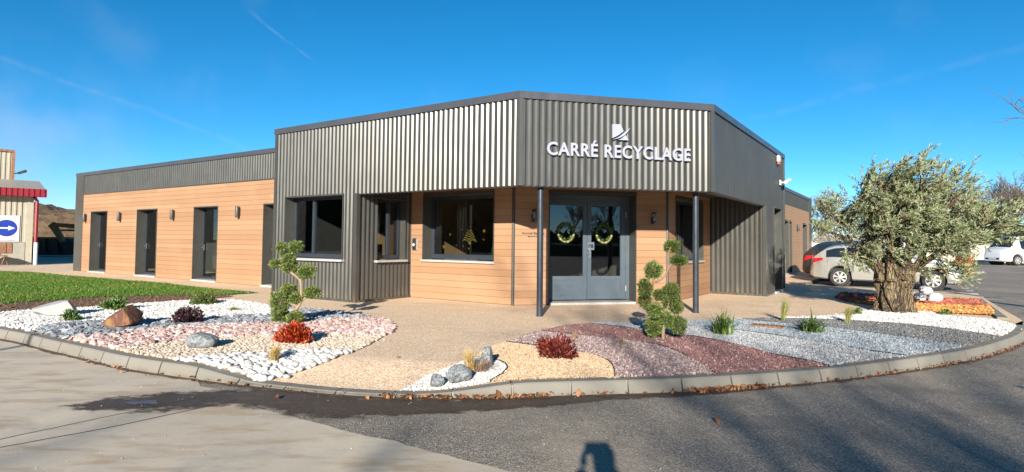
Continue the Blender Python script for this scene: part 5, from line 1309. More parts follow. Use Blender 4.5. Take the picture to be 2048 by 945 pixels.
def plants():
    shrub('shrub', (-7.0, 10.62), .23, .2, .17, 900, .055, .016, 'greenleaf', 'leafy green shrub behind the rust brown rock', up=.5)
    shrub('shrub', (-6.7, 9.15), .12, .1, .12, 260, .06, .014, 'greenleaf', 'small green seedling shrub in front of the pale rock', up=.6)
    shrub('shrub', (-4.87, 9.02), .27, .22, .24, 1100, .045, .017, 'purpleleaf', 'dark purple leaved shrub on the slate stones', up=.6)
    shrub('shrub', (-6.0, 11.75), .28, .25, .17, 1900, .035, .014, 'boxleaf', 'round clipped green shrub near the lawn tip', up=.5, clump=22)
    tuft('grass_tuft', (-4.93, 10.68), .10, .2, 260, .003, 'feathergrass', 'low sparse green tuft in the white back pebbles')
    shrub('shrub', (-2.66, 7.45), .24, .2, .20, 1700, .048, .014, 'redleaf', 'bright red leaved shrub at the foot of the cloud-pruned conifer by the corner office', up=.5, clump=20)
    tuft('grass_tuft', (-2.5, 6.36), .23, .12, 420, .0028, 'drygrass', 'straw coloured grass tuft on the large white pebbles', droop=.3, wind=(.1, 0))
    tuft('grass_tuft', (-.40, 5.98), .26, .13, 380, .0024, 'drygrass', 'golden grass tuft between the grey rocks at the gravel tip', droop=.25, wind=(-.1, .1))
    tuft('grass_tuft', (-.30, 6.0), .17, .24, 330, .0016, 'browngrass', 'wispy brown grass beside the upright grey rock', droop=.85, wind=(.25, -.1))
    shrub('shrub', (.52, 6.72), .24, .2, .17, 1300, .055, .010, 'maroonleaf', 'dark maroon shrub in the beige gravel', up=.4, clump=18)
    tuft('grass_tuft', (.84, 7.92), .15, .10, 90, .0022, 'browngrass', 'faded small plant on the edge of the mauve gravel', grp='faded plants in the mauve gravel')
    tuft('grass_tuft', (1.38, 7.47), .16, .11, 110, .0022, 'browngrass', 'faded plant in the mauve gravel closer to the plum gravel', grp='faded plants in the mauve gravel')
    tuft('strap_leaf_plant', (3.0, 8.5), .42, .34, 110, .014, 'strap', 'upright strap-leaved green plant in the grey gravel', 'plant', 'strap-leaved plants', droop=.75)
    tuft('strap_leaf_plant', (4.42, 8.82), .30, .42, 120, .014, 'strap', 'low spreading strap-leaved plant in front of the dark gravel', 'plant', 'strap-leaved plants', droop=.8)
    tuft('strap_leaf_plant', (4.46, 8.88), .38, .08, 12, .012, 'strap', 'tuft of straight young leaves rising out of the low strap-leaved plant', 'plant', droop=.1)
    tuft('grass_tuft', (4.54, 10.02), .46, .11, 210, .003, 'feathergrass', 'tallest thin grass, at the building end of the dark gravel', droop=.2, wind=(.12, 0))
    tuft('grass_tuft', (5.56, 9.92), .36, .14, 190, .003, 'feathergrass', 'tall thin grass next to the white gravel of the olive tree', droop=.3, wind=(.15, 0))
    tuft('grass_tuft', (9.0, 12.1), .08, .18, 100, .003, 'feathergrass', 'low grass growing out of the orange mulch')
    tuft('grass_tuft', (10.6, 14.3), .16, .2, 70, .003, 'feathergrass', 'thin grass beyond the white cobbles')
    shrub('shrub', (6.45, 11.25), .13, .1, .08, 160, .05, .012, 'greenleaf', 'creeping green plant beside the olive trunk on the paving side', clump=8, stems=5)
    shrub('shrub', (8.12, 11.2), .13, .1, .07, 160, .05, .012, 'greenleaf', 'creeping green plant beside the olive trunk next to the orange mulch', clump=8, stems=5)
plants()
def topiary(dat, stems, label):
    (bx, by), pads = dat
    e = empty('topiary_conifer', (bx, by, hz(bx, by)), 0, label, 'topiary', 'cloud-pruned conifers')
    m = MB()
    for i, s in enumerate(stems):
        P = smooth3(s, 4); r0 = .026 if i == 0 else .017
        m.tube(P, [r0 * (1 - .55 * k / (len(P) - 1)) for k in range(len(P))], 7)
    m.build('trunk', MAT['stem'], e, True, 60)
    for (x, y, z, rx, rz_) in pads:
        n = int(3600 * (rx / .13) ** 1.6)
        q = unit(RNG.normal(size=(n, 3))); rr = RNG.uniform(.30, 1.0, (n, 1)) ** .45
        lump = np.array([1 + .5 * noise.noise(Vector(v) * 2.2 + Vector((x * 9, z * 9, 0))) for v in q])[:, None]
        C = q * rr * lump * np.array([rx, (rx + rz_) * .5, rz_]) * .80
        Dv = unit(q + RNG.normal(0, .38, (n, 3)) + np.array([0, 0, .25]))
        C = C + np.array([x, y, z])
        leaf_cloud('foliage_pad', C, Dv, RNG.uniform(.016, .044, n), RNG.uniform(.003, .006, n), MAT['cypress'], e)
def smooth3(pts, k):
    P = [Vector(p) for p in pts]; out = []
    for i in range(len(P) - 1):
        p0, p1, p2, p3 = P[max(i - 1, 0)], P[i], P[i + 1], P[min(i + 2, len(P) - 1)]
        for j in range(k):
            t = j / k; out.append(0.5 * ((2 * p1) + (p2 - p0) * t + (2 * p0 - 5 * p1 + 4 * p2 - p3) * t * t + (3 * p1 - p0 - 3 * p2 + p3) * t ** 3))
    out.append(P[-1]); return out
topiary(TOPIARY_WEST, STEM_WEST, 'cloud-pruned conifer with bent trunk in the pebble bed by the corner office')
topiary(TOPIARY_EAST, STEM_EAST, 'cloud-pruned conifer with round top pads in the plum gravel by the entrance')
def olive():
    bx, by = 7.52, 11.75
    e = empty('olive_tree', (bx, by, 0), 0, 'old olive tree with thick gnarled trunk and silvery wind-blown crown', 'tree')
    # trunk: fluted, flared and knotty
    n, m_ = 150, 90; V = []
    for j in range(m_):
        t = j / (m_ - 1); z = -.05 + 1.0 * t
        r = .325 - .27 * t + .34 * t * t + .13 * math.exp(-t * 8)
        for i in range(n):
            a = 2 * math.pi * i / n; tw = a + .55 * t + .25 * noise.noise(Vector((math.cos(a), math.sin(a), z * 2.2)))
            p = Vector((math.cos(tw) * 1.6, math.sin(tw) * 1.6, z * 1.3))
            cord = abs(math.sin(4.5 * tw + 2.6 * noise.noise(p * .8))) ** .5                      # thick twisted cords with deep grooves
            k = .70 + .38 * cord + .30 * noise.noise(p * 1.2) + .20 * noise.noise(p * 2.6 + Vector((5, 0, 0))) + .10 * noise.noise(p * 6) + .05 * noise.noise(p * 14)
            V.append((math.cos(a) * r * k - .02 + .05 * t, math.sin(a) * r * k * .9, z))
    F = [(j * n + i, j * n + (i + 1) % n, (j + 1) * n + (i + 1) % n, (j + 1) * n + i) for j in range(m_ - 1) for i in range(n)]
    top = len(V); V.append((.0, 0, .80)); 
    me = bpy.data.meshes.new('trunk'); me.from_pydata(V, [], F + [((m_ - 1) * n + i, (m_ - 1) * n + (i + 1) % n, top) for i in range(n)])
    me.polygons.foreach_set('use_smooth', np.ones(len(me.polygons), bool)); link_mesh('trunk', me, MAT['olivebark'], e)
    lobes = [(x - bx, (random.uniform(-.75, .75)) * min(1, r * 2), z, r) for x, y, z, r in OLIVE_LOBES]
    for x, y, z, r in OLIVE_LOBES:
        if r > .42:
            yy = random.choice((-1, 1)) * random.uniform(.5, 1.0)
            lobes.append((x - bx + random.uniform(-.15, .15), yy, z - random.uniform(0, .25) if yy > 0 else z + .25, r * .95))
    lobes = [(x, y, z if y > -.3 or z > 1.5 else z + .3, r) for x, y, z, r in lobes]
    limbs = MB(); rim = .30
    for i, (x, y, z, r) in enumerate(lobes):
        a = math.atan2(y, x); s = Vector((math.cos(a) * rim, math.sin(a) * rim * .9, .72 + .1 * random.random()))
        t = Vector((x, y, z)); mid = s.lerp(t, .45) + Vector((random.uniform(-.1, .1), random.uniform(-.1, .1), .06))
        rr = .06 if r > .4 else .04
        limbs.tube(smooth3([s - Vector((0, 0, .15)), s, mid, t], 5), [max(.008, rr * (1.3 - 1.2 * k / 15)) for k in range(16)], 7)
    limbs.build('limbs', MAT['olivebark'], e, True, 60)
    # shoots with leaves
    tw = MB(); C, Dv, Ls, Ws = [], [], [], []
    tot2 = sum(l[3] ** 2.0 for l in lobes); limbs2 = MB()
    for (x, y, z, r) in lobes:
        nc = max(5, int(255 * r ** 2.0 / tot2))
        for _c in range(nc):
            q0 = Vector((random.gauss(0, 1), random.gauss(0, 1), random.gauss(0, 1))).normalized()
            c0 = Vector((x, y, z)) + q0 * r * random.uniform(.45, 1.05)
            up = max(0, (c0.z - 1.0)) * .35
            d0 = (q0 * .7 + Vector((.5, -.05, .3 + up)) + Vector((random.gauss(0, .3), random.gauss(0, .3), random.gauss(0, .3)))).normalized()
            limbs2.tube(smooth3([Vector((x, y, z)) * .8 + Vector((0, 0, .15)), Vector((x, y, z)).lerp(c0, .5), c0, c0 + d0 * .12], 3), [.016, .014, .013, .012, .011, .010, .009, .008, .006, .005], 4, False)
            for _ in range(random.randint(9, 15)):
                p = c0 + Vector((random.gauss(0, 1), random.gauss(0, 1), random.gauss(0, 1))) * .065
                d = (d0 + Vector((random.gauss(0, .42), random.gauss(0, .42), random.gauss(0, .42)))).normalized()
                ln = random.uniform(.12, .30)
                if p.z > 2.1 and random.random() < .25: ln *= 1.8; d = (d + Vector((.15, 0, .6))).normalized()
                if x > 1.0 and random.random() < .22: ln *= 1.5; d = (d + Vector((.9, 0, -.05))).normalized()
                P = [p, p + d * ln * .5 + Vector((.02, 0, 0)), p + d * ln + Vector((.06, 0, -.03))]
                tw.tube(P, [.0045, .003, .0015], 3, False)
                k = int(ln / .0105)
                for i in range(k):
                    t = (i + random.random()) / k; b = P[0].lerp(P[1], t * 2) if t < .5 else P[1].lerp(P[2], t * 2 - 1)
                    sd = Vector((random.gauss(0, 1), random.gauss(0, 1), random.gauss(0, 1))); sd = (sd - d * sd.dot(d)).normalized()
                    C.append(b[:]); Dv.append((d * .8 + sd * .7 + Vector((.2, 0, .05))).normalized()[:]); Ls.append(random.uniform(.05, .088)); Ws.append(random.uniform(.0065, .0108))
    limbs2.build('branches', MAT['olivebark'], e)
    tw.build('twigs', MAT['stem'], e)
    leaf_cloud('crown', np.array(C), np.array(Dv), np.array(Ls), np.array(Ws), MAT['oliveleaf'], e, .15)
olive()
def leaf_litter():
    """dry leaves blown against the kerb, a few large ones lying alone"""
    def curled(L):
        V = []; F = []
        for i in range(5):
            t = i / 4; w = L * .34 * math.sin(math.pi * (.12 + .85 * t)); zc = L * .22 * math.sin(3.0 * t)
            V += [(t * L - L / 2, -w, zc + L * .1), (t * L - L / 2, 0, zc - .0), (t * L - L / 2, w, zc + L * .12)]
        for i in range(4):
            for j in (0, 1): a = i * 3 + j; F.append((a, a + 1, a + 4, a + 3))
        return np.array(V), np.array(F)
    shp = [curled(1.0)]
    acc = [0.0]
    for a, b in zip(KL, KL[1:]): acc.append(acc[-1] + math.dist(a, b))
    fr = offset_line(KL, -.03)
    def along(n, x0, x1, spread):
        ids = [i for i, p in enumerate(KL) if x0 < p[0] < x1]; P = []
        for _ in range(n):
            i = random.choice(ids); t = Vector(KL[min(i + 1, len(KL) - 1)]) - Vector(KL[i]); nn = Vector((t.y, -t.x)).normalized()
            d = abs(random.gauss(0, spread)) + .008; P.append((KL[i][0] + nn.x * d + random.uniform(-.06, .06), KL[i][1] + nn.y * d))
        return np.array(P)
    P = np.vstack([along(330, -1.2, .35, .02), along(300, 1.72, 2.5, .03), along(120, .3, 4.8, .018), along(60, -5.5, -1.2, .05), along(110, 4.8, 7.2, .025)])
    n = len(P); T = shp[0]; sc_ = RNG.uniform(.016, .042, n) * RNG.choice([.7, 1.0, 1.25], n); M_ = rots(n, .7)
    V = np.einsum('nij,kj->nki', M_, T[0]) * sc_[:, None, None]
    V[:, :, 0] += P[:, 0][:, None]; V[:, :, 1] += P[:, 1][:, None]; V[:, :, 2] += (-.112 + RNG.uniform(0, .022, n))[:, None]
    F = (T[1][None] + (np.arange(n) * len(T[0]))[:, None, None]).reshape(-1, 4)
    link_mesh('leaf_litter', np_mesh('leaf_litter', V.reshape(-1, 3), F, True), MAT['deadleaf'], label='drift of brown dry leaves along the foot of the kerb', cat='leaves', kind='stuff')
    P = np.column_stack([RNG.uniform(-7.5, 7.5, 900), RNG.uniform(5.4, 11.5, 900)])
    keep = np.zeros(len(P), bool)
    for k, q in BEDS.items(): keep |= inpoly(P, q)
    keep |= (RNG.random(len(P)) < .06) & (P[:, 1] > np.interp(P[:, 0], [p[0] for p in KL], [p[1] for p in KL]) + .3) & (P[:, 1] < 9.6)
    P = P[keep][:170]; n2 = len(P); sc2 = RNG.uniform(.018, .042, n2); V2 = np.einsum('nij,kj->nki', rots(n2, .35), T[0]) * sc2[:, None, None]
    V2[:, :, 0] += P[:, 0][:, None]; V2[:, :, 1] += P[:, 1][:, None]; V2[:, :, 2] += (HZ(P[:, 0], P[:, 1]) + .012 + .02 * inpoly(P, BEDS['pink'] ))[:, None]
    link_mesh('blown_leaves', np_mesh('blown_leaves', V2.reshape(-1, 3), (T[1][None] + (np.arange(n2) * len(T[0]))[:, None, None]).reshape(-1, 4), True), MAT['deadleaf'], label='few brown leaves blown over the gravel and paving', cat='leaves', kind='stuff')
    me = np_mesh('dry_leaf', T[0] * .075, T[1], True); me.materials.append(MAT['deadleaf'])
    where = [(-.12, 5.39, 'big curled brown leaf leaning on the kerb below the golden grass'), (.62, 5.46, 'curled brown leaf against the kerb below the beige gravel'), (1.62, 4.75, 'brown leaf lying alone on the asphalt'), (-2.05, 5.30, 'pale brown leaf on the dark damp asphalt'), (5.1, 5.9, 'small pale leaf on the asphalt near the kerb below the white gravel')]
    for x, y, lb in where:
        o = bpy.data.objects.new('dry_leaf', me); COL.objects.link(o); o.location = (x, y, rz(x, y) + .02); o.rotation_euler = (random.uniform(-.5, .5), random.uniform(-.7, .2), random.uniform(0, 6)); o.scale = (1, 1, 1); set_props(o, lb, 'leaf', 'single fallen leaves')
        if y > 5.2 and x > -1: o.rotation_euler = (.2, -1.0, random.uniform(1, 2)); o.location.z += .03
    # damp muddy patch with puddle by the dropped kerb
    t = NT('damp_mud'); a = t.noise(3.5, 7, .68, t.vec((1, 1.6, 1))); at = t.N.new('ShaderNodeAttribute'); at.attribute_name = 'depth'
    f = t.ramp(t.math('ADD', at.outputs['Fac'], t.math('MULTIPLY', t.math('SUBTRACT', a, .5), 1.9)), .14, .6)
    b = t.noise(70, 4); t.base(t.mix(t.ramp(b, .4, .7), (.05, .034, .022), (.10, .070, .045))); t.rough(t.ramp(a, .35, .65, .42, .7)); t.bump(t.math('ADD', b, a), .6, .008)
    tr = t.N.new('ShaderNodeBsdfTransparent'); mx = t.N.new('ShaderNodeMixShader'); t.L.new(f, mx.inputs[0]); t.L.new(tr.outputs[0], mx.inputs[1]); t.L.new(t.b.outputs[0], mx.inputs[2]); t.L.new(mx.outputs[0], t.out.inputs[0])
    spine = [(-3.9, 4.96, .08), (-3.45, 5.1, .30), (-3.0, 5.2, .34), (-2.6, 5.34, .32), (-2.2, 5.35, .34), (-1.8, 5.22, .30), (-1.4, 5.1, .26), (-.9, 5.1, .2), (-.4, 5.18, .15), (.2, 5.32, .11), (.8, 5.48, .09), (1.6, 5.64, .07), (2.4, 5.87, .06), (3.4, 6.22, .02)]
    sp = smooth_line([(x, y) for x, y, w in spine], .12); ws = np.interp(np.linspace(0, 1, len(sp)), np.linspace(0, 1, len(spine)), [w for *_, w in spine])
    V, F, A = [], [], []; K = 9
    for i, (x, y) in enumerate(sp):
        a_ = Vector(sp[max(i - 1, 0)]); b_ = Vector(sp[min(i + 1, len(sp) - 1)]); tt = (b_ - a_).normalized(); nn = Vector((-tt.y, tt.x))
        for k in range(K):
            q = (k / (K - 1)) * 2 - 1; px, py = x + nn.x * q * ws[i] * 1.25, y + nn.y * q * ws[i] * 1.25
            V.append((px, py, rz(px, py) + .006)); A.append((1 - abs(q)) * min(1, i / 5, (len(sp) - 1 - i) / 12))
    F = [(i * K + k, (i + 1) * K + k, (i + 1) * K + k + 1, i * K + k + 1) for i in range(len(sp) - 1) for k in range(K - 1)]
    me = bpy.data.meshes.new('mud_patch'); me.from_pydata(V, [], F); at_ = me.attributes.new('depth', 'FLOAT', 'POINT'); at_.data.foreach_set('value', A)
    recalc(me); link_mesh('mud_patch', me, t.m, kind='structure')
    # brown grit line under the kerb
    t = NT('kerb_grit'); a = t.noise(6, 6, .7); at = t.N.new('ShaderNodeAttribute'); at.attribute_name = 'depth'
    f = t.ramp(t.math('ADD', at.outputs['Fac'], t.math('MULTIPLY', t.math('SUBTRACT', a, .5), 1.6)), .35, .7)
    b = t.noise(120, 4); t.base(t.mix(t.ramp(b, .4, .7), (.06, .036, .022), (.15, .09, .05))); t.rough(.9); t.bump(b, .6, .006)
    tr = t.N.new('ShaderNodeBsdfTransparent'); mx = t.N.new('ShaderNodeMixShader'); t.L.new(f, mx.inputs[0]); t.L.new(tr.outputs[0], mx.inputs[1]); t.L.new(t.b.outputs[0], mx.inputs[2]); t.L.new(mx.outputs[0], t.out.inputs[0])
    L0, L1, L2 = offset_line(KL, .005), offset_line(KL, -.04), offset_line(KL, -.11); n = len(KL)
    V = [(x, y, rz(x, y) + .0085) for L in (L0, L1, L2) for x, y in L]; A = [1.0] * n + [.62] * n + [0.0] * n
    F = [(r * n + i, r * n + i + 1, (r + 1) * n + i + 1, (r + 1) * n + i) for r in (0, 1) for i in range(n - 1)]
    me = bpy.data.meshes.new('kerb_grit'); me.from_pydata(V, [], F); at_ = me.attributes.new('depth', 'FLOAT', 'POINT'); at_.data.foreach_set('value', A); recalc(me)
    link_mesh('kerb_grit', me, t.m, kind='structure')
    P = smooth_line([(-3.28, 5.15), (-3.24, 5.19), (-3.17, 5.18), (-3.12, 5.22), (-3.04, 5.21), (-3.02, 5.16), (-2.97, 5.13), (-3.04, 5.09), (-3.1, 5.11), (-3.16, 5.07), (-3.22, 5.1), (-3.28, 5.15)], .05)[:-1]
    m = MB(); m.add([(x, y, rz(x, y) + .010) for x, y in P], [tuple(range(len(P)))]); link_mesh('puddle', recalc(m.mesh('puddle')), MAT['water'], kind='structure')
    # small stones and grit lying about
    n = 520; P = np.column_stack([RNG.uniform(-4.5, 7, n), RNG.uniform(2.6, 7.5, n)])
    ok = np.array([y < np.interp(x, [p[0] for p in KL], [p[1] for p in KL]) - .05 for x, y in P]); P = P[ok]
    V, F = SH_OCTA[0]; sc_ = RNG.uniform(.002, .006, len(P)); T = V[None] * sc_[:, None, None]; T = np.einsum('nij,nkj->nki', rots(len(P), .6), T); T[:, :, :2] += P[:, None, :]; T[:, :, 2] += -.119
    link_mesh('grit', np_mesh('grit', T.reshape(-1, 3), (F[None] + (np.arange(len(P)) * 6)[:, None, None]).reshape(-1, 3)), MAT['p_cream'], label='loose pale grit scattered on the road', cat='grit', kind='stuff')
leaf_litter()

# ================================================================== CAR PARK
def stripe(a, b, w, name='parking_line'):
    a, b = Vector(a), Vector(b); d = (b - a).normalized(); n = Vector((-d.y, d.x)) * w / 2
    m = MB(); k = 12; V = []
    for i in range(k + 1):
        p = a.lerp(b, i / k)
        for s in (1, -1): q = p + n * s; V.append((q.x, q.y, rz(q.x, q.y) + .005))
    m.add(V, [(2 * i, 2 * i + 1, 2 * i + 3, 2 * i + 2) for i in range(k)])
    link_mesh(name, recalc(m.mesh(name)), MAT['line'], kind='structure')
stripe((10.15, 21.3), (13.95, 18.25), .11); stripe((9.45, 19.6), (12.95, 16.5), .11); stripe((11.6, 24.6), (15.9, 21.6), .11); stripe((13.3, 27.4), (17.4, 24.6), .11)
for i in range(5):
    a = Vector((13.1, 16.75)) + Vector((1.15, 1.8)) * i * .62; stripe(a, a + Vector((.22, .34)), .2)
for i in range(4): stripe((30 + i * 3.2, 33.6 - i * .1), (31.7 + i * 3.2, 33.5 - i * .1), .16)

class Car:
    """body lofted from profile tables; local x forwards, wheels on z = 0"""
    def __init__(s, T, xf, xr, rw, W, glass, paint, steps=96):
        s.T = T; s.xf, s.xr, s.rw, s.W = xf, xr, rw, W
        s.x0, s.x1 = T['top'][0][0], T['top'][-1][0]
    def iv(s, k, x):
        t = s.T[k]; return float(np.interp(x, [a for a, _ in t], [b for _, b in t]))
    def zb(s, x):
        z = s.iv('bot', x)
        for xw in (s.xf, s.xr):
            R_ = s.rw + .055; d = x - xw
            if abs(d) < R_: z = max(z, s.rw + math.sqrt(R_ * R_ - d * d) - .01)
        return z
    def sec(s, x):
        w = s.iv('wid', x) * s.W; top = s.iv('top', x); belt = min(s.iv('belt', x), top - .03); b = min(s.zb(x), belt - .08)
        wt = w * .965 - .30 * max(0, top - belt - .03); mid = b + (belt - b) * .45
        return [(0, b), (w * .86, b), (w * .975, b + min(.05, (belt - b) * .2)), (w * 1.0, mid), (w * .99, belt - (belt - b) * .15), (w * .955, belt), (wt, top - .05), (wt * .86, top - .012), (wt * .5, top + .006), (0, top + .012)]
    def side(s, x, z):
        S = s.sec(x); 
        for (a, za), (b, zb_) in zip(S[2:], S[3:]):
            if min(za, zb_) <= z <= max(za, zb_) + 1e-6: return a + (b - a) * (z - za) / max(1e-6, zb_ - za)
        return S[6][0]
    def body(s):
        xs = sorted(set(list(np.linspace(s.x0, s.x1, 110)) + [s.xf + d for d in np.linspace(-s.rw - .056, s.rw + .056, 26)] + [s.xr + d for d in np.linspace(-s.rw - .056, s.rw + .056, 26)]))
        m = MB(); rings = []
        for x in xs:
            S = s.sec(x); rings.append([(x, y, z) for y, z in S] + [(x, -y, z) for y, z in S[1:-1]][::-1])
        m.extr(None, rings); return recalc(m.mesh('body', True, 40))
    def patch(s, name, xs, lo, hi, mat, parent, side, off=.006):
        m = MB(); V = []; k = 5
        for x in xs:
            for j in range(k):
                z = lo(x) + (hi(x) - lo(x)) * j / (k - 1); V.append((x, side * (s.side(x, z) + off), z))
        m.add(V, [(i * k + j, i * k + j + 1, (i + 1) * k + j + 1, (i + 1) * k + j) for i in range(len(xs) - 1) for j in range(k - 1)])
        me = m.mesh(name, True, 50); return link_mesh(name, me, mat, parent)
    def top(s, name, x0, x1, mat, parent, k=.8, off=.012):
        m = MB(); V = []; xs = np.linspace(x0, x1, 9); n = 7
        for x in xs:
            S = s.sec(x)
            for j in range(n):
                f = (j / (n - 1) * 2 - 1) * k; y = f * S[6][0]; V.append((x, y, float(np.interp(abs(y), [S[9][0], S[8][0], S[7][0], S[6][0]], [S[9][1], S[8][1], S[7][1], S[6][1]])) + off))
        m.add(V, [(i * n + j, i * n + j + 1, (i + 1) * n + j + 1, (i + 1) * n + j) for i in range(len(xs) - 1) for j in range(n - 1)])
        return link_mesh(name, recalc(m.mesh(name, True, 50)), mat, parent)
def wheel(parent, x, y, r, side, spokes=7):
    M_ = Matrix.Translation((x, y, r)) @ Matrix.Rotation(R(90) * -side, 4, 'X')
    m = MB(); w = .105
    m.lathe([(r * .64, -w), (r * .93, -w), (r * .985, -w * .75), (r, -w * .3), (r, w * .3), (r * .985, w * .75), (r * .93, w), (r * .66, w * .98), (r * .63, w * .6)], 40, M_)
    t = m.build('wheel', MAT['tyre'], parent, True, 40)
    m = MB(); m.lathe([(r * .645, w * .5), (r * .66, w * .93), (r * .61, w * .95), (r * .585, w * .5), (r * .58, -w * .2)], 40, M_)
    for k in range(spokes):
        a = 2 * math.pi * k / spokes + .2; c = Vector((math.cos(a), math.sin(a), 0)); q = Vector((-c.y, c.x, 0)); V = []
        for z0, z1 in ((w * .35, w * .72),):
            for rr, hw in ((r * .08, r * .055), (r * .6, r * .105)):
                for sg in (-1, 1):
                    for zz in (z0, z1 + (0.0 if rr > r * .3 else .02)): V.append(M_ @ (c * rr + q * hw * sg + Vector((0, 0, zz))))
        m.hexa([V[0], V[2], V[6], V[4], V[1], V[3], V[7], V[5]])
    m.lathe([(r * .17, w * .4), (r * .17, w * .82), (r * .1, w * .95), (.002, w * .97)], 16, M_)
    link_mesh('rim', recalc(m.mesh('rim', True, 30)), MAT['rim'], t)
    m = MB(); m.lathe([(r * .57, -w * .3), (r * .57, -w * .25)], 24, M_); m.build('brake_disc', MAT['trim'], t)
EST = dict(top=[(-2.24, .62), (-2.2, .96), (-2.12, 1.04), (-1.95, 1.18), (-1.72, 1.34), (-1.45, 1.42), (-.6, 1.48), (.1, 1.46), (.45, 1.38), (.85, 1.23), (1.18, 1.04), (1.5, .98), (1.85, .88), (2.08, .76), (2.2, .6), (2.24, .5)],
           belt=[(-2.24, .6), (-2.1, .94), (-1.5, .98), (0, .93), (1.0, .90), (1.6, .83), (2.0, .70), (2.24, .48)], bot=[(-2.24, .36), (-2.1, .27), (-1.6, .22), (1.6, .20), (2.1, .22), (2.24, .30)],
           wid=[(-2.24, .74), (-2.12, .86), (-1.9, .94), (-1.2, 1.0), (1.2, 1.0), (1.75, .95), (2.05, .84), (2.2, .66), (2.24, .58)])
def make_car(name, label, loc, heading, paint, T, xf, xr, rw, W, van=False):
    c = Car(T, xf, xr, rw, W, None, None); e = empty(name, loc, heading, label, 'van' if van else 'car')
    link_mesh('body', c.body(), MAT[paint], e)
    belt = lambda x: min(c.iv('belt', x), c.iv('top', x) - .03) + .03
    roof = lambda x: max(belt(x) + .01, c.iv('top', x) - .11)
    for sd in (-1, 1):
        if van:
            segs = [(.55, 1.35)]
        else: segs = [(-1.72, -1.15), (-1.08, -.12), (-.05, .80)]
        for a, b in segs: c.patch('side_window', np.linspace(a, b, 12), belt, roof, MAT['carglass'], e, sd)
        c.patch('sill_trim', np.linspace(xr + rw + .07, xf - rw - .07, 8), lambda x: c.zb(x) + .055, lambda x: c.zb(x) + .11, MAT[paint if not van else 'trim'], e, sd, .012)
        tl = c.patch('tail_lamp', np.linspace(c.x0 + .03, c.x0 + .42, 8), lambda x: .76 + .34 * (x - c.x0), lambda x: min(.985 + .03 * (x - c.x0), belt(x) - .01), MAT['tail'], e, sd, .01) if not van else c.patch('tail_lamp', np.linspace(c.x0 + .02, c.x0 + .1, 4), lambda x: .8, lambda x: 1.25, MAT['tail'], e, sd, .01)
        c.patch('headlight', np.linspace(c.x1 - .62, c.x1 - .12, 8), lambda x: c.iv('belt', x) - .15, lambda x: c.iv('belt', x) - .02, MAT['head'], e, sd, .008)
        for xw in (xf, xr):
            wheel(e, xw, sd * (W * .96 - .10), rw, sd, 7)
            m = MB(); M_ = Matrix.Translation((xw, sd * (W * .6), rw)) @ Matrix.Rotation(R(90) * -sd, 4, 'X'); m.lathe([(rw + .05, -.2), (rw + .05, .1)], 24, M_); m.build('wheel_housing', MAT['trim'], e)
        mx = (.72 if not van else 1.28); m = MB(); m.lathe([(.001, -.11), (.06, -.09), (.075, 0), (.06, .09), (.001, .1)], 12, Matrix.Translation((mx, sd * (W + .12), belt(mx) + .05)) @ Matrix.Rotation(R(90), 4, 'X') @ Matrix.Diagonal((1.2, 1.2, 1, 1))); m.build('mirror', MAT['trim' if van else paint], e, True)
        for xd in ((-.08, .86) if not van else (1.4,)):
            m = MB(); V = []
            zs = np.linspace(c.zb(xd) + .12, belt(xd) - .03, 8)
            for z in zs: y = c.side(xd, z) + .003; V += [(xd - .004, sd * y, z), (xd + .004, sd * y, z)]
            m.add(V, [(2 * i, 2 * i + 1, 2 * i + 3, 2 * i + 2) for i in range(7)]); m.build('door_gap', MAT['trim'], e)
        for xd in ((.0, -1.0) if not van else (.7,)):
            m = MB(); y = c.side(xd, .86); m.box(xd - .09, xd + .09, min(sd * y, sd * (y + .03)), max(sd * y, sd * (y + .03)), .85, .875); m.build('door_handle', MAT[paint], e)
    if van: c.top('windscreen', 1.42, 2.02, MAT['carglass'], e, .93)
    else:
        c.top('windscreen', .36, 1.1, MAT['carglass'], e, .86); c.top('rear_window', -2.08, -1.72, MAT['carglass'], e, .86)
    m = MB(); m.box(c.x1 - .02, c.x1 + .012, -.5, .5, .38, .5); m.build('grille', MAT['trim'], e); m = MB(); m.box(c.x1 + .012, c.x1 + .02, -.26, .26, .40, .49); m.build('number_plate', MAT['white'], e)
    m = MB(); m.box(c.x0 - .012, c.x0 + .03, -.26, .26, .62, .73); m.build('number_plate', MAT['white'], e)
    return e
HU = YAW   # parked noses pointing away from the far wing
cw = [Vector((11.75, 21.25)), Vector((13.9, 19.75))]
hd = math.atan2(cw[1].y - cw[0].y, cw[1].x - cw[0].x)
c1 = make_car('estate_car', 'silver estate car parked behind the olive tree', (cw[0].x + math.cos(hd) * 1.3, cw[0].y + math.sin(hd) * 1.3, -.125), hd, 'silver', EST, 1.32, -1.30, .315, .89)
SUV = dict(EST); SUV['top'] = [(x, z * 1.09 if z > .8 else z) for x, z in EST['top']]; SUV['belt'] = [(x, z * 1.08) for x, z in EST['belt']]
c2 = make_car('family_car', 'black car parked beyond the silver estate by the far wing', (14.1, 23.75, -.125), hd + .03, 'blackcar', SUV, 1.32, -1.30, .33, .91)
VAN = dict(top=[(-2.5, 1.2), (-2.48, 1.9), (-2.3, 1.97), (0, 1.99), (1.2, 1.95), (1.42, 1.86), (1.75, 1.5), (2.05, 1.17), (2.3, 1.06), (2.46, .92), (2.54, .7), (2.56, .5)],
           belt=[(-2.5, 1.12), (0, 1.14), (1.2, 1.12), (1.9, 1.06), (2.3, .92), (2.56, .5)], bot=[(-2.5, .35), (-2.2, .28), (2.3, .24), (2.56, .3)], wid=[(-2.5, .92), (-2.3, .97), (1.2, 1.0), (2.0, .96), (2.35, .84), (2.5, .72), (2.56, .64)])
make_car('delivery_van', 'white van parked at the far side of the car park', (34.75, 40.4, .075), math.pi + .12, 'whitecar', VAN, 1.62, -1.5, .34, .96, True)

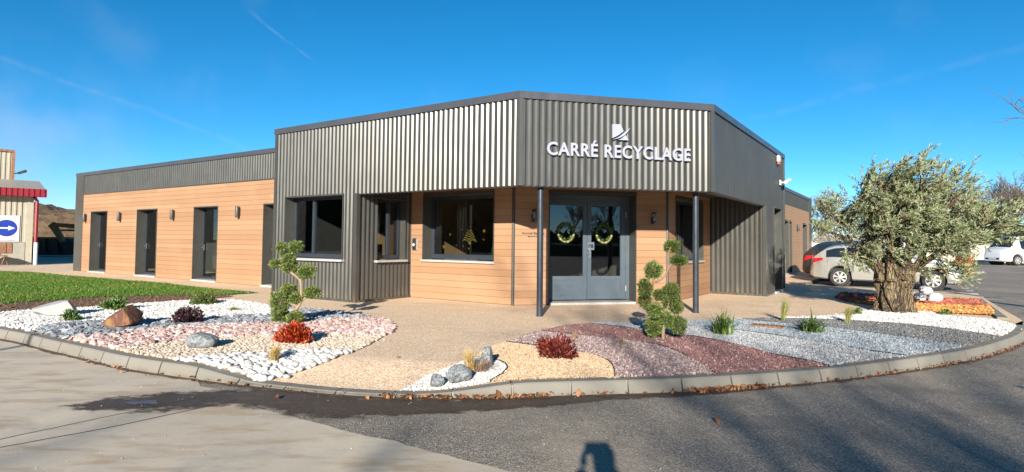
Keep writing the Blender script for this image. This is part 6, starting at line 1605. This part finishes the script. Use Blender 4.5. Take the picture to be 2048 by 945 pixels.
# ================================================================== BACKGROUND, EAST
def bare_tree(seed, h, mat='twig', levels=4, fan=(7, 5, 5, 4), r0=None, rmin=.006):
    rd = random.Random(seed); tr, tw = MB(), MB(); r0 = r0 or h * .018
    def grow(p, d, L, r, lv, mb, n):
        P = [p]; q = d.copy(); k = 4 if lv < 2 else 3
        for i in range(k):
            q = (q + Vector((rd.gauss(0, .14), rd.gauss(0, .14), rd.gauss(.05, .1)))).normalized(); P.append(P[-1] + q * L / k)
        mb.tube(P, [r * (1 - .62 * i / k) for i in range(k + 1)], n, False)
        if lv >= levels: return
        for i in range(fan[min(lv, len(fan) - 1)]):
            t = rd.uniform(.35 if lv else .28, 1.0); f = t * k; j = min(int(f), k - 1); b = P[j].lerp(P[j + 1], f - j)
            a = rd.uniform(0, 6.283); o = q.orthogonal().normalized(); o2 = q.cross(o); sp = rd.uniform(.5, 1.0)
            dd = (q + (o * math.cos(a) + o2 * math.sin(a)) * sp + Vector((0, 0, .12))).normalized()
            grow(b, dd, L * rd.uniform(.42, .66), max(rmin * h / 8, r * (1 - .6 * t) * .55), lv + 1, tw, 4 if lv < 1 else 3)
    grow(Vector((0, 0, -.1)), Vector((rd.gauss(0, .05), rd.gauss(0, .05), 1)), h * .62, r0, 0, tr, 8)
    return tr.mesh('trunk', True), tw.mesh('crown')
TREES = [bare_tree(i, 8.0) for i in range(4)]
TREES += [bare_tree(i + 30, 8.0, fan=(9, 6, 5, 4), rmin=.021) for i in range(4)]      # twiggier kind of the far wood
for a, b in TREES: a.materials.append(MAT['bark']); b.materials.append(MAT['twig'])
def plant_tree(k, x, y, s, label, grp, rot=None, z=-.2, name='bare_tree'):
    e = empty(name, (x, y, z), rot if rot is not None else random.uniform(0, 6), label, 'tree', grp); e.scale = (s, s, s * random.uniform(.92, 1.08))
    link_mesh('trunk', TREES[k][0], None, e); link_mesh('crown', TREES[k][1], None, e)
    return e
lab1 = 'leafless tree in the winter wood behind the far wing'
for i in range(11): plant_tree(4 + i % 4, 32 + i * 1.75 + random.uniform(-.8, .8), 62 + random.uniform(0, 14), random.uniform(.78, 1.0), lab1, 'leafless trees behind the far wing')
lab2 = 'leafless tree in the taller wood behind the white van'
for i in range(15): plant_tree(4 + i % 4, 48 + i * 1.9 + random.uniform(-1, 1), 66 + random.uniform(0, 16), random.uniform(.95, 1.25) + i * .012, lab2, 'leafless trees behind the white van')
def evergreen(name, x, y, w, d, h, n, label, grp=None):
    e = empty(name, (x, y, -.2), 0, label, 'shrub', grp)
    cl = np.column_stack([RNG.uniform(-w, w, 26), RNG.uniform(-d, d, 26), RNG.uniform(.15, .85, 26) * h]); k = RNG.integers(0, 26, n)
    q = unit(RNG.normal(size=(n, 3))); C = cl[k] + q * RNG.uniform(.3, 1, (n, 1)) ** .5 * np.array([w * .32, d * .5, h * .22]); C[:, 2] = np.abs(C[:, 2])
    leaf_cloud('foliage', C, unit(q + RNG.normal(0, .5, (n, 3))), RNG.uniform(.12, .26, n), RNG.uniform(.05, .09, n), MAT['ivy'], e)
    m = MB()
    for i in range(8): m.tube([(cl[i, 0] * .5, cl[i, 1] * .5, 0), tuple(cl[i] * .6), tuple(cl[i])], [.07, .05, .02], 5)
    m.build('stems', MAT['bark'], e)
for i, (x, y, w, d, h) in enumerate(((46.5, 58, 2.4, 1.5, 4.4), (50.2, 58.5, 2.4, 1.5, 5.0), (54, 58, 2.5, 1.5, 3.8), (43, 58, 2.2, 1.3, 3.2))):
    evergreen('evergreen_bush', x, y, w, d, h, 2600, ('dark evergreen thicket above the pale wall', 'tall dark evergreen thicket behind the van roof', 'dark evergreen thicket farthest along the car park edge', 'low dark evergreen thicket seen through the olive crown')[i])
def brush():
    """grey-brown undergrowth of the wood: one mass of twigs"""
    n = 9000; x = RNG.uniform(28, 80, n); y = RNG.uniform(60, 72, n); h = RNG.uniform(1.2, 3.4, n); a = RNG.uniform(0, 6.28, n); w = .035
    V = np.empty((n, 3, 3)); V[:, 0] = np.column_stack([x - w, y, np.full(n, -.3)]); V[:, 1] = np.column_stack([x + w, y, np.full(n, -.3)]); V[:, 2] = np.column_stack([x + np.cos(a) * h * .35, y + np.sin(a) * .5, h])
    link_mesh('undergrowth', np_mesh('undergrowth', V.reshape(-1, 3), np.arange(3 * n).reshape(n, 3)), MAT['twig'], label='grey brown winter undergrowth along the edge of the wood', cat='undergrowth', kind='stuff')
brush()
# low rendered wall and bank
w_ = empty('low_wall', (38, 46.5, 0), R(2), 'low pale rendered wall behind the white van', 'wall')
for i in range(6): m = MB(); m.box(-7 + i * 3.3, -7 + i * 3.3 + 3.27, 0, .3, -.3, 1.5); link_mesh('wall_panel', bevel_mesh(recalc(m.mesh('wall_panel')), .02), MAT['bank'], w_)
m = MB(); m.box(-7.05, 12.85, -.05, .35, 1.501, 1.58); m.build('coping', MAT['kerb'], w_)
# dark shed beyond the van
s_ = empty('shed', (53.5, 56, -.2), R(-8), 'dark shed roof showing above the white van', 'shed'); m = MB(); m.box(-4, 6, 0, 6, 0, 2.6); m.build('wall', MAT['steel'], s_)
m = MB(); m.add([(-4.3, -.4, 2.6), (6.3, -.4, 2.6), (6.3, 3, 3.7), (-4.3, 3, 3.7), (-4.3, 6.4, 2.6), (6.3, 6.4, 2.6)], [(0, 1, 2, 3), (3, 2, 5, 4), (0, 3, 4), (1, 5, 2)]); m.build('roof', MAT['steel'], s_)
# orange bin seen through the crown
b_ = empty('grit_bin', (22.85, 30.2, rz(22.85, 30.2)), R(20), 'bright orange bin half hidden by the olive foliage', 'bin')
m = MB(); m.hexa([(-.24, -.2, 0), (.24, -.2, 0), (.24, .2, 0), (-.24, .2, 0), (-.3, -.26, .78), (.3, -.26, .78), (.3, .26, .78), (-.3, .26, .78)]); link_mesh('body', bevel_mesh(recalc(m.mesh('body')), .03, 2), MAT['orange'], b_)
m = MB(); m.box(-.33, .33, -.29, .29, .785, .87); link_mesh('lid', bevel_mesh(recalc(m.mesh('lid')), .03, 2), MAT['orange'], b_)
# white fence at the back of the car park
f_ = empty('fence', (17.6, 37.0, .0), R(-12), 'white fence behind the black car', 'fence')
for i in range(9): m = MB(); m.box(i * .85, i * .85 + .09, -.045, .045, -.3, 1.5); m.build('post', MAT['white'], f_)
for i in range(8):
    m = MB(); m.box(i * .85 + .1, i * .85 + .84, -.02, .02, 1.18, 1.42); m.build('top_panel', MAT['white'], f_)
    m = MB(); m.box(i * .85 + .1, i * .85 + .84, -.015, .015, .42, 1.12); m.build('mesh_panel', MAT['frame'], f_)
    m = MB(); m.box(i * .85 + .1, i * .85 + .84, -.02, .02, -.1, .36); m.build('base_panel', MAT['white'], f_)
# overhanging branch tip entering from the east
t_ = empty('roadside_tree', (11.6, 8.2, -.15), 0, 'bare roadside tree whose twig tips reach in beside the sky', 'tree')
m = MB(); m.tube(smooth3([(0, 0, 0), (-.1, .1, 1.6), (-.5, .3, 3.0), (-.6, .4, 4.6)], 4), [.16 - .008 * i for i in range(13)], 8); m.build('trunk', MAT['bark'], t_, True)
m = MB(); rd = random.Random(4)
def twiggy(p, d, L, r, lv):
    P = [p]
    for i in range(4): d = (d + Vector((rd.gauss(0, .22), rd.gauss(0, .22), rd.gauss(0, .2)))).normalized(); P.append(P[-1] + d * L / 4)
    m.tube(P, [r * (1 - .15 * i) for i in range(5)], 5, False)
    if lv < 3:
        for j in (1, 2, 3, 4): twiggy(P[j], (d + Vector((rd.gauss(0, .6), rd.gauss(0, .6), rd.gauss(0, .6)))).normalized(), L * .5, r * .55, lv + 1)
twiggy(Vector((-.4, .25, 2.7)), Vector((-1, .3, .22)).normalized(), 2.55, .03, 0); twiggy(Vector((-.5, .3, 3.1)), Vector((.2, .4, 1)).normalized(), 2.0, .05, 0); twiggy(Vector((-.3, .2, 2.4)), Vector((1, .2, .6)).normalized(), 2.4, .05, 0)
m.build('crown', MAT['bark'], t_)
# trees standing behind the photographer: they shade the road and mirror in the door
for k_, a_, r_, s_ in ((4, 291, 62, 1.3), (5, 297, 70, 1.4), (6, 303, 58, 1.2), (7, 309, 66, 1.5), (4, 316, 60, 1.3), (5, 323, 70, 1.3)):
    plant_tree(k_, r_ * math.cos(R(a_)), r_ * math.sin(R(a_)), s_, 'bare tree of the row behind the viewpoint, mirrored in the entrance door', 'bare trees mirrored in the entrance door')
lab3 = ('tall bare tree behind the viewpoint shading the asphalt', 'tall bare tree behind the viewpoint shading the concrete apron', 'bare tree behind the viewpoint shading the middle of the road', 'bare tree far behind the viewpoint, one of two', 'bare tree farthest behind the viewpoint')
for i, (k, x, y, s) in enumerate(((0, .6, -18.5, 1.42), (1, -6.2, -19, 1.05), (2, -2.3, -20, 1.0), (6, -2.6, -30, 1.4), (7, .6, -32, 1.45))):
    plant_tree(k, x, y, s, lab3[i], 'trees behind the viewpoint', rot=i * 1.3, z=-.2)
p_ = empty('sign_post', (-8.05, -4.5, -.13), 0, 'slim grey post behind the viewpoint casting a thin shadow on the kerb', 'post'); m = MB(); m.lathe([(.045, 0), (.045, 4.2)], 14); m.build('pole', MAT['galv'], p_, True, 40); m = MB(); m.lathe([(.046, 4.2), (.03, 4.24)], 14); m.build('pole_cap', MAT['black'], p_)
def back_wood():
    # wood across the road behind the viewpoint: one dark mass, mirrored in the glazing
    n = 30000; a = RNG.uniform(R(168), R(372), n); rad = 84 + RNG.uniform(-5, 5, n); top = 10.5 + 1.8 * np.sin(a * 17) + 1.2 * np.sin(a * 43 + 1) + RNG.normal(0, .8, n)
    gap = lambda q: 1 - .8 * np.clip((q - R(280)) / R(6), 0, 1) * np.clip((R(332) - q) / R(6), 0, 1)      # the wood opens onto fields
    top = top * gap(a)
    z = RNG.uniform(0, 1, n) ** .8 * top; C = np.column_stack([rad * np.cos(a), rad * np.sin(a), z]); Dv = unit(RNG.normal(size=(n, 3)) + np.array([0, 0, .6]))
    k = 240; m = MB(); rings = []
    for i in range(k + 1):
        a_ = R(168) + R(204) * i / k; h = 8.2 + 1.8 * math.sin(a_ * 17) + 1.2 * math.sin(a_ * 43 + 1) + 1.6 * noise.noise(Vector((a_ * 40, 0, 0))); h = h * float(gap(np.array(a_))); c, s = math.cos(a_), math.sin(a_)
        rings.append([(82 * c, 82 * s, -.4), (92 * c, 92 * s, -.4), (89 * c, 89 * s, h), (84 * c, 84 * s, h * .92)])
    m.extr(None, rings); core = link_mesh('wood_core', recalc(m.mesh('wood_core')), MAT['ivy'])
    o = leaf_cloud('treeline', C, Dv, RNG.uniform(1.0, 2.2, n), RNG.uniform(.4, .8, n), MAT['ivy'], None)
    set_props(o, 'dark wood across the road behind the viewpoint, mirrored in the glass', 'wood', None, 'stuff'); core.parent = o; core['kind'] = 'stuff'
back_wood()
# hedge bank behind the viewpoint, mirrored in the glass
m = MB(); nseg = 40; rings = []
for i in range(nseg + 1): x = -40 + 2.2 * i; h = 1.2 + .3 * noise.noise(Vector((x * .2, 0, 0))); rings.append([(x, -30, -.3), (x, -38, -.3), (x, -36, h), (x, -32, h * .8)])
m.extr(None, rings); link_mesh('grass_bank', recalc(m.mesh('grass_bank', True)), MAT['turf'], kind='structure')

# ================================================================== YARD, WEST
def hangar():
    e = empty('warehouse', (-22.45, 28.0, -.01), R(41), 'cream sheet metal warehouse with crimson roof edge', 'building')
    # local x runs to the west (negative), wall face at y = 0
    def cs_(m, x0, x1, y, z0, z1, p=.2, dep=.035):
        T = []; x = x0
        while x < x1: 
            for a, o in ((0, 0), (.5, 0), (.6, 1), (.9, 1)): 
                if x + a * p < x1: T.append((x + a * p, o))
            x += p
        T.append((x1, 0)); b = len(m.v)
        for t, o in T: m.v.append((t, y - o * dep, z0)); m.v.append((t, y - o * dep, z1))
        for i in range(len(T) - 1): m.f.append((b + 2 * i, b + 2 * i + 2, b + 2 * i + 3, b + 2 * i + 1))
    m = MB(); cs_(m, -9, 0, -.02, 1.06, 3.3); m.build('sheet_wall', MAT['cream'], e)
    m = MB(); m.box(-9, -.02, 0, 10, 0, 3.3); m.build('wall_core', MAT['cream'], e)
    m = MB(); m.box(-9, -.26, -.06, -.004, 0, 1.05); pl = m.build('plinth', MAT['brick'], e)
    m = MB(); m.box(-.24, .0, -.07, -.003, 0, 3.2); m.build('corner_post', MAT['cream'], e)
    rf = MB(); rf.hexa([(-9, -.55, 3.18), (.45, -.55, 3.18), (.45, .0, 3.18), (-9, .0, 3.18), (-9, -.55, 3.52), (.45, -.55, 3.52), (.45, .0, 3.52), (-9, .0, 3.52)])
    f = rf.build('roof_edge', MAT['redsheet'], e)
    m = MB(); cs_(m, -9, .45, -.555, 3.17, 3.53, .2, .03); m.build('edge_ribs', MAT['redsheet'], f)
    m = MB(); m.hexa([(-9, -.5, 3.5), (.4, -.5, 3.5), (.4, 10, 3.5), (-9, 10, 3.5), (-9, -.45, 3.54), (.4, -.45, 3.54), (.4, 5, 4.3), (-9, 5, 4.3)]); m.build('roof', MAT['cream'], e)
    m = MB(); m.tube([(.12, -.12, 1.05), (.12, -.12, 3.0), (.0, -.3, 3.15)], .07, 10); m.build('downpipe', MAT['redsheet'], e)
    m = MB(); m.tube([(.14, -.12, 0), (.14, -.12, 1.05)], .085, 10); m.build('downpipe_foot', MAT['white'], e)
    m = MB(); m.box(-2.1, -.72, -.09, -.061, .55, 1.02); w = m.build('window', MAT['rust'], e)
    for k in range(5): m = MB(); m.box(-2.05 + k * .28, -2.03 + k * .28, -.1, -.091, .56, 1.01); m.build('window_bar', MAT['steel'], w)
    # upper block
    m = MB(); cs_(m, -9, -.74, 5.9, 3.6, 5.85); m.build('upper_sheet_wall', MAT['cream'], e)
    m = MB(); m.box(-9, -.74, 5.93, 11, 3.6, 5.85); m.build('upper_core', MAT['cream'], e)
    m = MB(); m.box(-9, -.64, 5.8, 11.1, 5.85, 5.97); m.box(-.76, -.62, 5.8, 5.95, 3.7, 5.85); m.build('upper_trim', MAT['rust'], e)
    fl = empty('floodlight', (-22.45, 28.0, -.01), R(41), 'small floodlight on the upper corner of the warehouse', 'lamp')
    m = MB(); m.tube([(-.66, 5.9, 4.7), (-.4, 5.85, 4.75)], .03, 6); m.build('arm', MAT['steel'], fl); m = MB(); m.hexa([(-.45, 5.7, 4.68), (-.1, 5.7, 4.83), (-.1, 6.0, 4.83), (-.45, 6.0, 4.68), (-.5, 5.7, 4.78), (-.15, 5.7, 4.95), (-.15, 6.0, 4.95), (-.5, 6.0, 4.78)]); m.build('head', MAT['steel'], fl)
    # direction sign
    s = empty('direction_sign', (-22.45, 28.0, -.01), R(41), 'white panel with white arrow in a blue disc on the warehouse', 'sign')
    m = MB(); m.box(-1.62, -.48, -.085, -.066, 1.08, 2.28); m.build('panel', MAT['white'], s)
    Mx = Matrix.Translation((-.94, -.088, 1.70)) @ Matrix.Rotation(R(90), 4, 'X'); m = MB(); m.lathe([(.38, -.002), (.38, .006)], 40, Mx); m.build('disc', MAT['signblue'], s)
    m = MB(); P = [(-1.25, 1.665), (-.88, 1.665), (-.88, 1.59), (-.63, 1.70), (-.88, 1.81), (-.88, 1.735), (-1.25, 1.735)]; n = 7
    m.add([(x, -.099, z) for x, z in P] + [(x, -.09, z) for x, z in P], [tuple(range(n)), tuple(range(n, 14))[::-1]] + [(i, n + i, n + (i + 1) % n, (i + 1) % n) for i in range(n)]); link_mesh('arrow', recalc(m.mesh('arrow')), MAT['white'], s)
    m = MB(); m.box(-1.58, -.55, -.09, -.0865, 1.12, 1.16); m.build('caption_line', MAT['galv'], s)
    # bench with oddments under the window
    b = empty('trestle', (-23.1, 26.6, -.01), R(41), 'rusty trestle with scrap under the warehouse window', 'trestle')
    m = MB(); m.box(-.7, .55, -.25, .25, .42, .47); m.build('top', MAT['rust'], b)
    for x in (-.6, .45): 
        m = MB(); m.tube([(x - .12, -.2, 0), (x, -.2, .42)], .02, 6); m.tube([(x + .12, .2, 0), (x, .2, .42)], .02, 6); m.build('leg', MAT['rust'], b)
    m = MB(); m.tube([(-.4, 0, .5), (-.1, .05, .62), (.3, -.05, .5)], .05, 8); m.build('scrap_pipe', MAT['rust'], b)
hangar()
def excavator():
    e = empty('excavator', (-24.6, 38.0, 0), R(180), 'orange brown excavator with folded arm in the shaded yard', 'excavator')
    # local x forwards = west
    for s in (-1, 1):
        m = MB(); P = [(-1.5, .1), (-1.75, .35), (-1.5, .7), (1.5, .7), (1.75, .35), (1.5, .1)]
        m.add([(x, s * 1.0 - .25, z) for x, z in P] + [(x, s * 1.0 + .25, z) for x, z in P], [tuple(range(6))[::-1], tuple(range(6, 12))] + [(i, (i + 1) % 6, 6 + (i + 1) % 6, 6 + i) for i in range(6)]); link_mesh('track', recalc(m.mesh('track')), MAT['steel'], e)
    m = MB(); m.box(-2.1, 1.0, -1.1, 1.1, .85, 1.7); link_mesh('engine_body', bevel_mesh(recalc(m.mesh('engine_body')), .12, 2), MAT['machine'], e)
    m = MB(); m.hexa([(-.2, .2, 1.7), (1.1, .2, 1.2), (1.1, 1.1, 1.2), (-.2, 1.1, 1.7), (-.2, .25, 2.75), (.75, .25, 2.75), (.75, 1.05, 2.75), (-.2, 1.05, 2.75)]); m.build('cab', MAT['carglass'], e)
    def arm(name, P, w0, w1, th, mat='machine'):
        m = MB(); rings = []
        for i, (x, z) in enumerate(P):
            w = w0 + (w1 - w0) * i / (len(P) - 1); a = Vector(P[max(i - 1, 0)]); b = Vector(P[min(i + 1, len(P) - 1)]); d = (b - a).normalized(); n = Vector((-d.y, d.x))
            rings.append([(x + n.x * w, -th - .3, z + n.y * w), (x + n.x * w, th - .3, z + n.y * w), (x - n.x * w, th - .3, z - n.y * w), (x - n.x * w, -th - .3, z - n.y * w)])
        m.extr(None, rings); return link_mesh(name, recalc(m.mesh(name)), MAT[mat], e)
    arm('boom', [(.7, 1.3), (1.8, 1.75), (3.0, 1.98), (4.6, 2.1)], .17, .12, .14)
    arm('dipper', [(4.9, 2.15), (4.6, 1.75), (4.05, .9), (3.7, .5)], .2, .09, .12)
    arm('ram', [(1.6, 1.75), (3.2, 1.75), (4.3, 1.75)], .07, .05, .05, 'steel')
    m = MB(); P = [(3.9, .95), (3.3, 1.15), (2.7, .65), (2.9, .3), (3.5, .25)]
    m.add([(x, -.85, z) for x, z in P] + [(x, .25, z) for x, z in P], [tuple(range(5))[::-1], tuple(range(5, 10))] + [(i, (i + 1) % 5, 5 + (i + 1) % 5, 5 + i) for i in range(5)]); link_mesh('bucket', recalc(m.mesh('bucket')), MAT['steel'], e)
excavator()
sk = empty('skip', (-31.3, 40.5, 0), R(5), 'dark open skip with orange rim beside the excavator', 'skip')
m = MB(); m.hexa([(-1.3, -.8, .1), (1.3, -.8, .1), (1.3, .8, .1), (-1.3, .8, .1), (-1.8, -.95, 1.2), (1.8, -.95, 1.2), (1.8, .95, 1.2), (-1.8, .95, 1.2)]); m.build('body', MAT['steel'], sk); m = MB(); m.box(-1.85, 1.85, -1, 1, 1.2, 1.32); m.build('rim', MAT['machine'], sk)
for i in range(4): m = MB(); m.box(-1.2 + i * .75, -1.1 + i * .75, -1.02, -.94, .2, 1.18); m.build('stiffener', MAT['steel'], sk)
def heap():
    nx, ny = 90, 34; xs = np.linspace(-86, -14, nx); ys = np.linspace(50, 80, ny); V = []
    for y in ys:
        for x in xs:
            p = Vector((x * .12, y * .12, 3)); ed = ss(50, 60, y) * ss(80, 70, y) * ss(-86, -74, x) * ss(-14, -26, x)
            V.append((x, y, -.4 + ed * (4.7 + 1.1 * noise.noise(p) + .7 * noise.noise(p * 3) + .25 * noise.noise(p * 9))))
    F = [(j * nx + i, j * nx + i + 1, (j + 1) * nx + i + 1, (j + 1) * nx + i) for j in range(ny - 1) for i in range(nx - 1)]
    link_mesh('spoil_hill', np_mesh('spoil_hill', np.array(V), np.array(F), True), MAT['spoil'], kind='structure')
heap()

# ================================================================== THE PHOTOGRAPHER (only the shadow is seen)
def photographer():
    e = empty('person', (.0, -.37, rz(0, 0)), 0, 'person in a dark coat holding a phone up to photograph, seen as a shadow', 'person')
    J = {'pel': (0, 0, .93), 'wst': (0, .01, 1.06), 'chs': (0, .02, 1.26), 'nck': (0, .01, 1.45), 'hd0': (0, .02, 1.52), 'hd1': (0, .03, 1.64), 'sl': (-.17, .0, 1.38), 'sr': (.17, .0, 1.38), 'el': (-.14, .14, 1.2), 'er': (.14, .14, 1.2), 'wl': (-.115, .33, 1.47), 'wr': (.115, .33, 1.47),
         'hl': (-.1, 0, .88), 'hr': (.1, 0, .88), 'kl': (-.11, .02, .5), 'kr': (.11, .02, .5), 'al': (-.12, -.02, .09), 'ar': (.12, -.02, .09), 'fl': (-.14, .16, .035), 'fr': (.14, .16, .035)}
    rad = dict(pel=.2, wst=.19, chs=.19, nck=.06, hd0=.075, hd1=.09, sl=.075, sr=.075, el=.085, er=.085, wl=.04, wr=.04, hl=.095, hr=.095, kl=.06, kr=.06, al=.045, ar=.045, fl=.035, fr=.035)
    E_ = [('pel', 'wst'), ('wst', 'chs'), ('chs', 'nck'), ('nck', 'hd0'), ('hd0', 'hd1'), ('chs', 'sl'), ('chs', 'sr'), ('sl', 'el'), ('sr', 'er'), ('el', 'wl'), ('er', 'wr'), ('pel', 'hl'), ('pel', 'hr'), ('hl', 'kl'), ('hr', 'kr'), ('kl', 'al'), ('kr', 'ar'), ('al', 'fl'), ('ar', 'fr')]
    def skin(name, J, rad, E_, root, mat, sub=2):
        ks = list(J); me = bpy.data.meshes.new(name); me.from_pydata([J[k] for k in ks], [(ks.index(a), ks.index(b)) for a, b in E_], [])
        o = bpy.data.objects.new(name, me); COL.objects.link(o); o.modifiers.new('s', 'SKIN')
        for i, k in enumerate(ks): me.skin_vertices[0].data[i].radius = (rad[k], rad[k] * (.72 if k in ('chs', 'wst', 'pel') else 1)); me.skin_vertices[0].data[i].use_root = (k == root)
        s = o.modifiers.new('b', 'SUBSURF'); s.levels = sub; s.render_levels = sub
        dg = bpy.context.evaluated_depsgraph_get(); m2 = bpy.data.meshes.new_from_object(o.evaluated_get(dg)); bpy.data.objects.remove(o)
        m2.polygons.foreach_set('use_smooth', np.ones(len(m2.polygons), bool)); m2.materials.clear()
        return link_mesh(name, m2, mat, e)
    skin('body', J, rad, E_, 'pel', MAT['coat'])
    for s in (-1, 1):
        w = Vector((s * .115, .33, 1.47)); JJ = {'w': w[:], 'p': (s * .10, .37, 1.51)}; RR_ = {'w': .028, 'p': .032}; EE = [('w', 'p')]
        for i in range(4):
            a, b, c = f'a{i}', f'b{i}', f'c{i}'; z = 1.49 + .02 * i
            JJ[a] = (s * .098, .385, z + .005); JJ[b] = (s * .09, .40, z + .008); JJ[c] = (s * .072, .405, z + .008); RR_[a] = .010; RR_[b] = .009; RR_[c] = .008; EE += [('p', a), (a, b), (b, c)]
        JJ['t'] = (s * .085, .365, 1.49); JJ['u'] = (s * .062, .37, 1.485); RR_['t'] = .011; RR_['u'] = .009; EE += [('p', 't'), ('t', 'u')]
        skin('hand', JJ, RR_, EE, 'p', MAT['skin'])
    m = MB(); m.lathe([(.02, 1.545), (.085, 1.56), (.1, 1.62), (.092, 1.69), (.05, 1.725), (.004, 1.735)], 20, Matrix.Translation((0, .005, 0)) @ Matrix.Diagonal((.88, 1.05, 1, 1))); m.build('hair', MAT['ink'], e, True)
    p = empty('phone', (0, -.035, 1.28), 0, 'phone held level in both hands of the photographer', 'phone'); m = MB(); m.box(-.085, .085, -.009, 0, -.075, .012); link_mesh('case', bevel_mesh(recalc(m.mesh('case')), .003), MAT['black'], p); m = MB(); m.box(-.078, .078, -.0105, -.0092, -.069, .006); m.build('screen', MAT['carglass'], p)
photographer()
bpy.data.objects['person'].scale = (.87, .87, .87)
